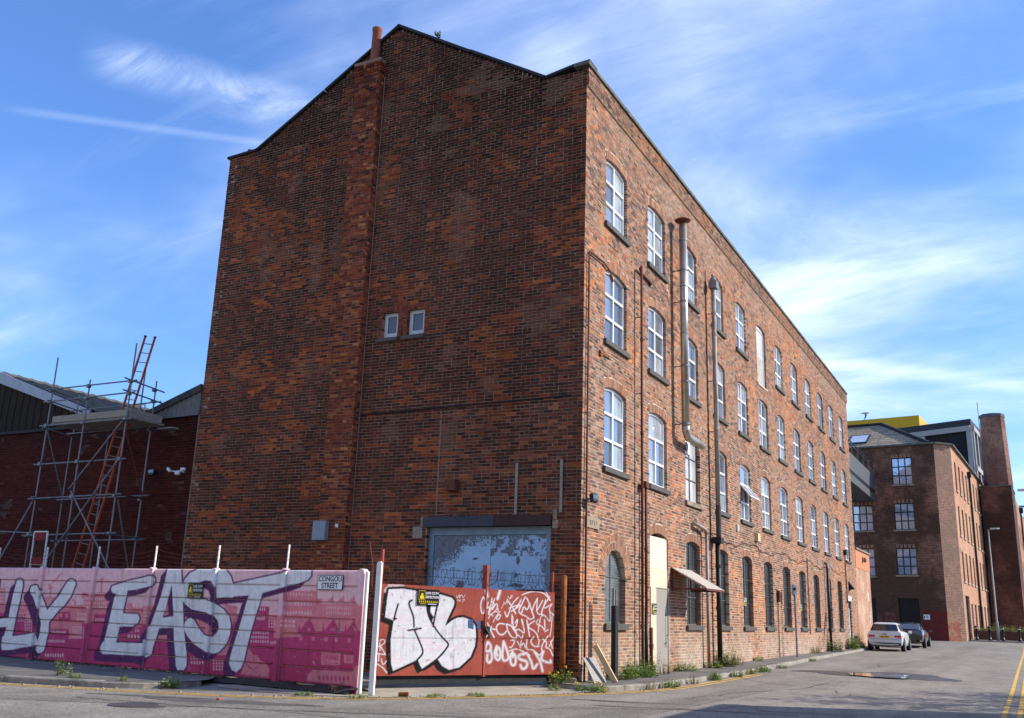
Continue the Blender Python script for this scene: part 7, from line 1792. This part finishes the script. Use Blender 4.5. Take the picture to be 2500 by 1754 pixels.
weed('small weed under the fifth ground floor window', .15, 14.2, G(14), .28, .2, 24, 12)
weed('dry brown plant on the kerb edge nearest the corner', 1.30, .55, G(.5, 0), .26, .13, 26, 13, 'dry')
weed('green weeds on the kerb edge by the arched window', 1.42, 1.5, G(1.5, 0), .28, .28, 40, 14, 'leafy', 0, .6, 1.4)
weed('reddish dry weed in the gutter before the door', 1.42, 3.1, G(3.1, 0), .30, .14, 26, 15, 'dry')
weed('bright grass tuft in the gutter before the hood', 1.38, 4.9, G(4.9, 0), .34, .20, 120, 16, 'grass')
weed('leafy weed in the gutter past the hood', 1.36, 7.0, G(7, 0), .28, .2, 32, 17)
weed('small grass clump on the kerb before the grey flue', 1.34, 8.6, G(8.6, 0), .30, .16, 80, 18, 'grass')
weed('spreading green weed on the kerb before the fourth window', 1.32, 10.0, G(10, 0), .30, .30, 60, 19, 'leafy', 0, .6, 1.5)
weed('low weed on the kerb past the fourth window', 1.28, 12.4, G(12.4, 0), .22, .2, 26, 20)
weed('green weed in the gutter beside the sign pole', 1.05, 18.3, G(18.3, 0), .22, .25, 30, 21)
weed('dry weeds at the wall between seventh and ninth windows', .18, 24.2, G(24), .55, .35, 46, 22, 'dry', 0, .5, 1.8)
weed('tall weeds around the far black downpipe', .25, 27.9, G(27.9), 1.0, .30, 60, 23, 'leafy')
weed('tall weeds beside the far service door', .28, 33.2, G(33), 1.15, .40, 80, 24, 'leafy', 0, .7, 1.2)
weed('low green weeds past the far service door', .28, 35.7, G(35.7), .45, .35, 46, 25, 'leafy', 0, .6, 1.4)
weed('single pale weed on the left footway', -6.72, -6.9, -.10, .42, .09, 16, 27)
weed('small pale weed on the left footway near the kerb', -6.1, -7.15, -.10, .20, .10, 14, 30)
weed('tiny weed in the middle of the left footway', -5.2, -6.9, -.10, .12, .08, 12, 33)
weed('weed at the bend of the left kerb', -4.55, -6.5, -.19, .32, .13, 26, 36)
weed('dry wisps under the right end of the mural fence', -2.15, -5.15, -.19, .28, .16, 26, 37, 'dry')
weed('flat green weed on the crossover before the fence', -2.2, -5.95, -.19, .10, .16, 26, 38)
weed('small flat weed on the crossover by the white post', -1.4, -5.6, -.19, .08, .14, 22, 39)
weed('moss tufts along the crossover edge before the gate', -.65, -4.45, -.19, .08, .20, 30, 40, 'leafy', 0, .6, 1.5)
weed('weed tuft on the crossover edge right of the moss', -.25, -3.7, -.19, .10, .16, 26, 41)
weed('wild flowers growing in the brick planter', 6.4, 64.5, 1.05, .75, .9, 240, 42, 'leafy', 40, 2.0, .8)
weed('grassy green plants at the left of the brick planter', 5.0, 64.2, 1.05, .7, .5, 160, 45, 'grass', 0, 1.2, .8)
weed('small plant sprouting on the mill gable coping', -4.35, -.02, 16.0, .22, .08, 12, 46)

# debris along the fence foot
r = random.Random(5); q = MB()
for i in range(260):
    u = r.uniform(.05, 9.0); o = abs(r.gauss(0, .09)); p = F0+TD*u+TN*(.06+o); z = -.10 if u > 3.0 else -.19; s = r.uniform(.008, .03)
    q.obox((p[0], p[1], z+s*.4), (s, 0, 0), (0, s*r.uniform(.5, 1), 0), (s*.2, 0, s*.5))
d = q.build('litter_and_leaves', mat('leaf litter', (.11, .085, .06), var=.6, scale=30)); tag(d, 'scattered dead leaves and grit along the foot of the mural fence', 'litter', kind='stuff')
q = MB()
for i in range(130):
    p = YL[int(r.uniform(.15, .85)*len(YL))]; s = r.uniform(.008, .022); x, y = p[0]-.15+r.gauss(0, .14), p[1]+.12+r.gauss(0, .14); q.obox((x, y, zr(y)+s*.4), (s, 0, 0), (0, s*r.uniform(.5, 1), 0), (0, 0, s*.5))
d = q.build('gutter_grit', mat('gutter grit', (.30, .26, .21), var=.5, scale=30)); tag(d, 'loose grit and pebbles lying in the gutter', 'grit', kind='stuff')
fl_ = thing('orange_peel', 'small orange scrap lying on the road before the mural fence', 'litter', (-2.9, -7.35, -.19)); MB().obox((-2.55, -7.45, -.185), (.03, 0, 0), (0, .02, 0), (0, 0, .012)).build('scrap', M['orange'], fl_)

# ------------------------------------------------------------------ across the street, out of frame: it shades the near road
op = thing('corner_house', 'low brick building on the right of the road that shades the near carriageway', 'building', (13, -4, -.2))
mO = brick_tex('corner house brick', (0, 1, 0), (.30, .14, .08), (.24, .11, .07), (.36, .28, .2))
MB().box(10.6, 17, -14, 2.2, -.3, 4.7).build('wall', mO, op); MB().box(10.45, 17.2, -14.1, 2.3, 4.7, 4.85).build('roof', M['slate'], op)
for y in (-11, -7, -3): 
    MB().box(10.57, 10.60, y, y+1.3, .9, 2.6).build('window', M['glass_dark'], op)
kr = MB(); kr.bar((8.42, -30, zr(-30)+.04), (8.42, 0, zr(0)+.04), .16, .14); kr.bar((8.42, 0, zr(0)+.04), (8.42, 34, zr(34)+.04), .16, .14)
kro = kr.build('kerb', M['kerb']); tag(kro, kind='structure')
rp2 = MB().add([(8.5, -30, -.10), (60, -30, -.10), (60, 0, -.10), (8.5, 0, -.10)], [(0, 1, 2, 3)]).add([(8.5, 0, -.10), (60, 0, -.10), (60, 34, .08), (8.5, 34, .08)], [(0, 1, 2, 3)]).build('pavement', M['pave']); tag(rp2, kind='structure')

# unseen pale block added behind the viewpoint to bounce warm sunlight
bh = thing('added_bounce_block', 'long pale building added unseen behind the viewpoint to bounce sunlight', 'building', (-8, -36, -.2))
MB().box(-46, 24, -44, -33, -.3, 10.5).build('wall', mat('cream render', (.62, .54, .44), var=.1, scale=1), bh); MB().box(-46.3, 24.3, -44.3, -32.8, 10.5, 10.8).build('roof', M['slate'], bh)
for k in range(14):
    for z in (1.2, 4.6, 7.8): MB().box(-44+k*4.8, -42.2+k*4.8, -32.99, -32.95, z, z+1.7).build('window', M['glass_dark'], bh)

# street trees beyond the right edge: their crowns dapple the near road
M['crown'] = mat('tree leaf', (.06, .11, .022), rough=.6, var=.4, scale=8, bump=0)
M['bark'] = mat('grey bark', (.13, .10, .075), rough=.9, var=.4, scale=12)
def tree(label, x, y, h, R, seed, n):
    r = random.Random(seed); t = thing('street_tree', label, 'tree', (x, y, zr(y)+.1)); z0 = zr(y)+.1
    q = MB(); q.tube([(x, y, z0), (x+.05, y, z0+h*.25), (x+.1, y+.05, z0+h*.5), (x, y, z0+h*.85)], [.16, .13, .09, .02], 9)
    tips = []
    for k in range(16):
        a = r.uniform(0, 6.28); zz = h*r.uniform(.38, .75); b = np.array([x+.05, y, z0+zz]); e = b+np.array([math.cos(a)*R*r.uniform(.5, .95), math.sin(a)*R*r.uniform(.5, .95), h*r.uniform(.05, .22)]); m_ = (b+e)/2+np.array([0, 0, .1]); q.tube([b, m_, e], [.05, .03, .008], 5); tips += [m_*.4+e*.6, e, (m_+e)/2+np.array([r.uniform(-.4, .4), r.uniform(-.4, .4), r.uniform(-.2, .5)])]
    q.build('trunk', M['bark'], t); q = MB()
    for i in range(n):
        c = tips[r.randrange(len(tips))]+np.array([r.gauss(0, .36), r.gauss(0, .36), r.gauss(0, .30)]); a = np.array([r.uniform(-1, 1) for _ in range(3)]); a *= .07/np.linalg.norm(a); b = np.cross(a, [r.uniform(-1, 1) for _ in range(3)]); b *= .045/(np.linalg.norm(b)+1e-9); q.add([c-a, c-b, c+a, c+b], [(0, 1, 2, 3)])
    q.build('crown', M['crown'], t)['kind'] = 'stuff'
tree('slender leafy tree beyond the right edge nearest the low building', 12.6, 5.2, 5.6, 1.7, 3, 2600)
tree('second leafy tree beyond the right edge farther up the street', 14.2, 9.0, 6.2, 1.6, 8, 2000)
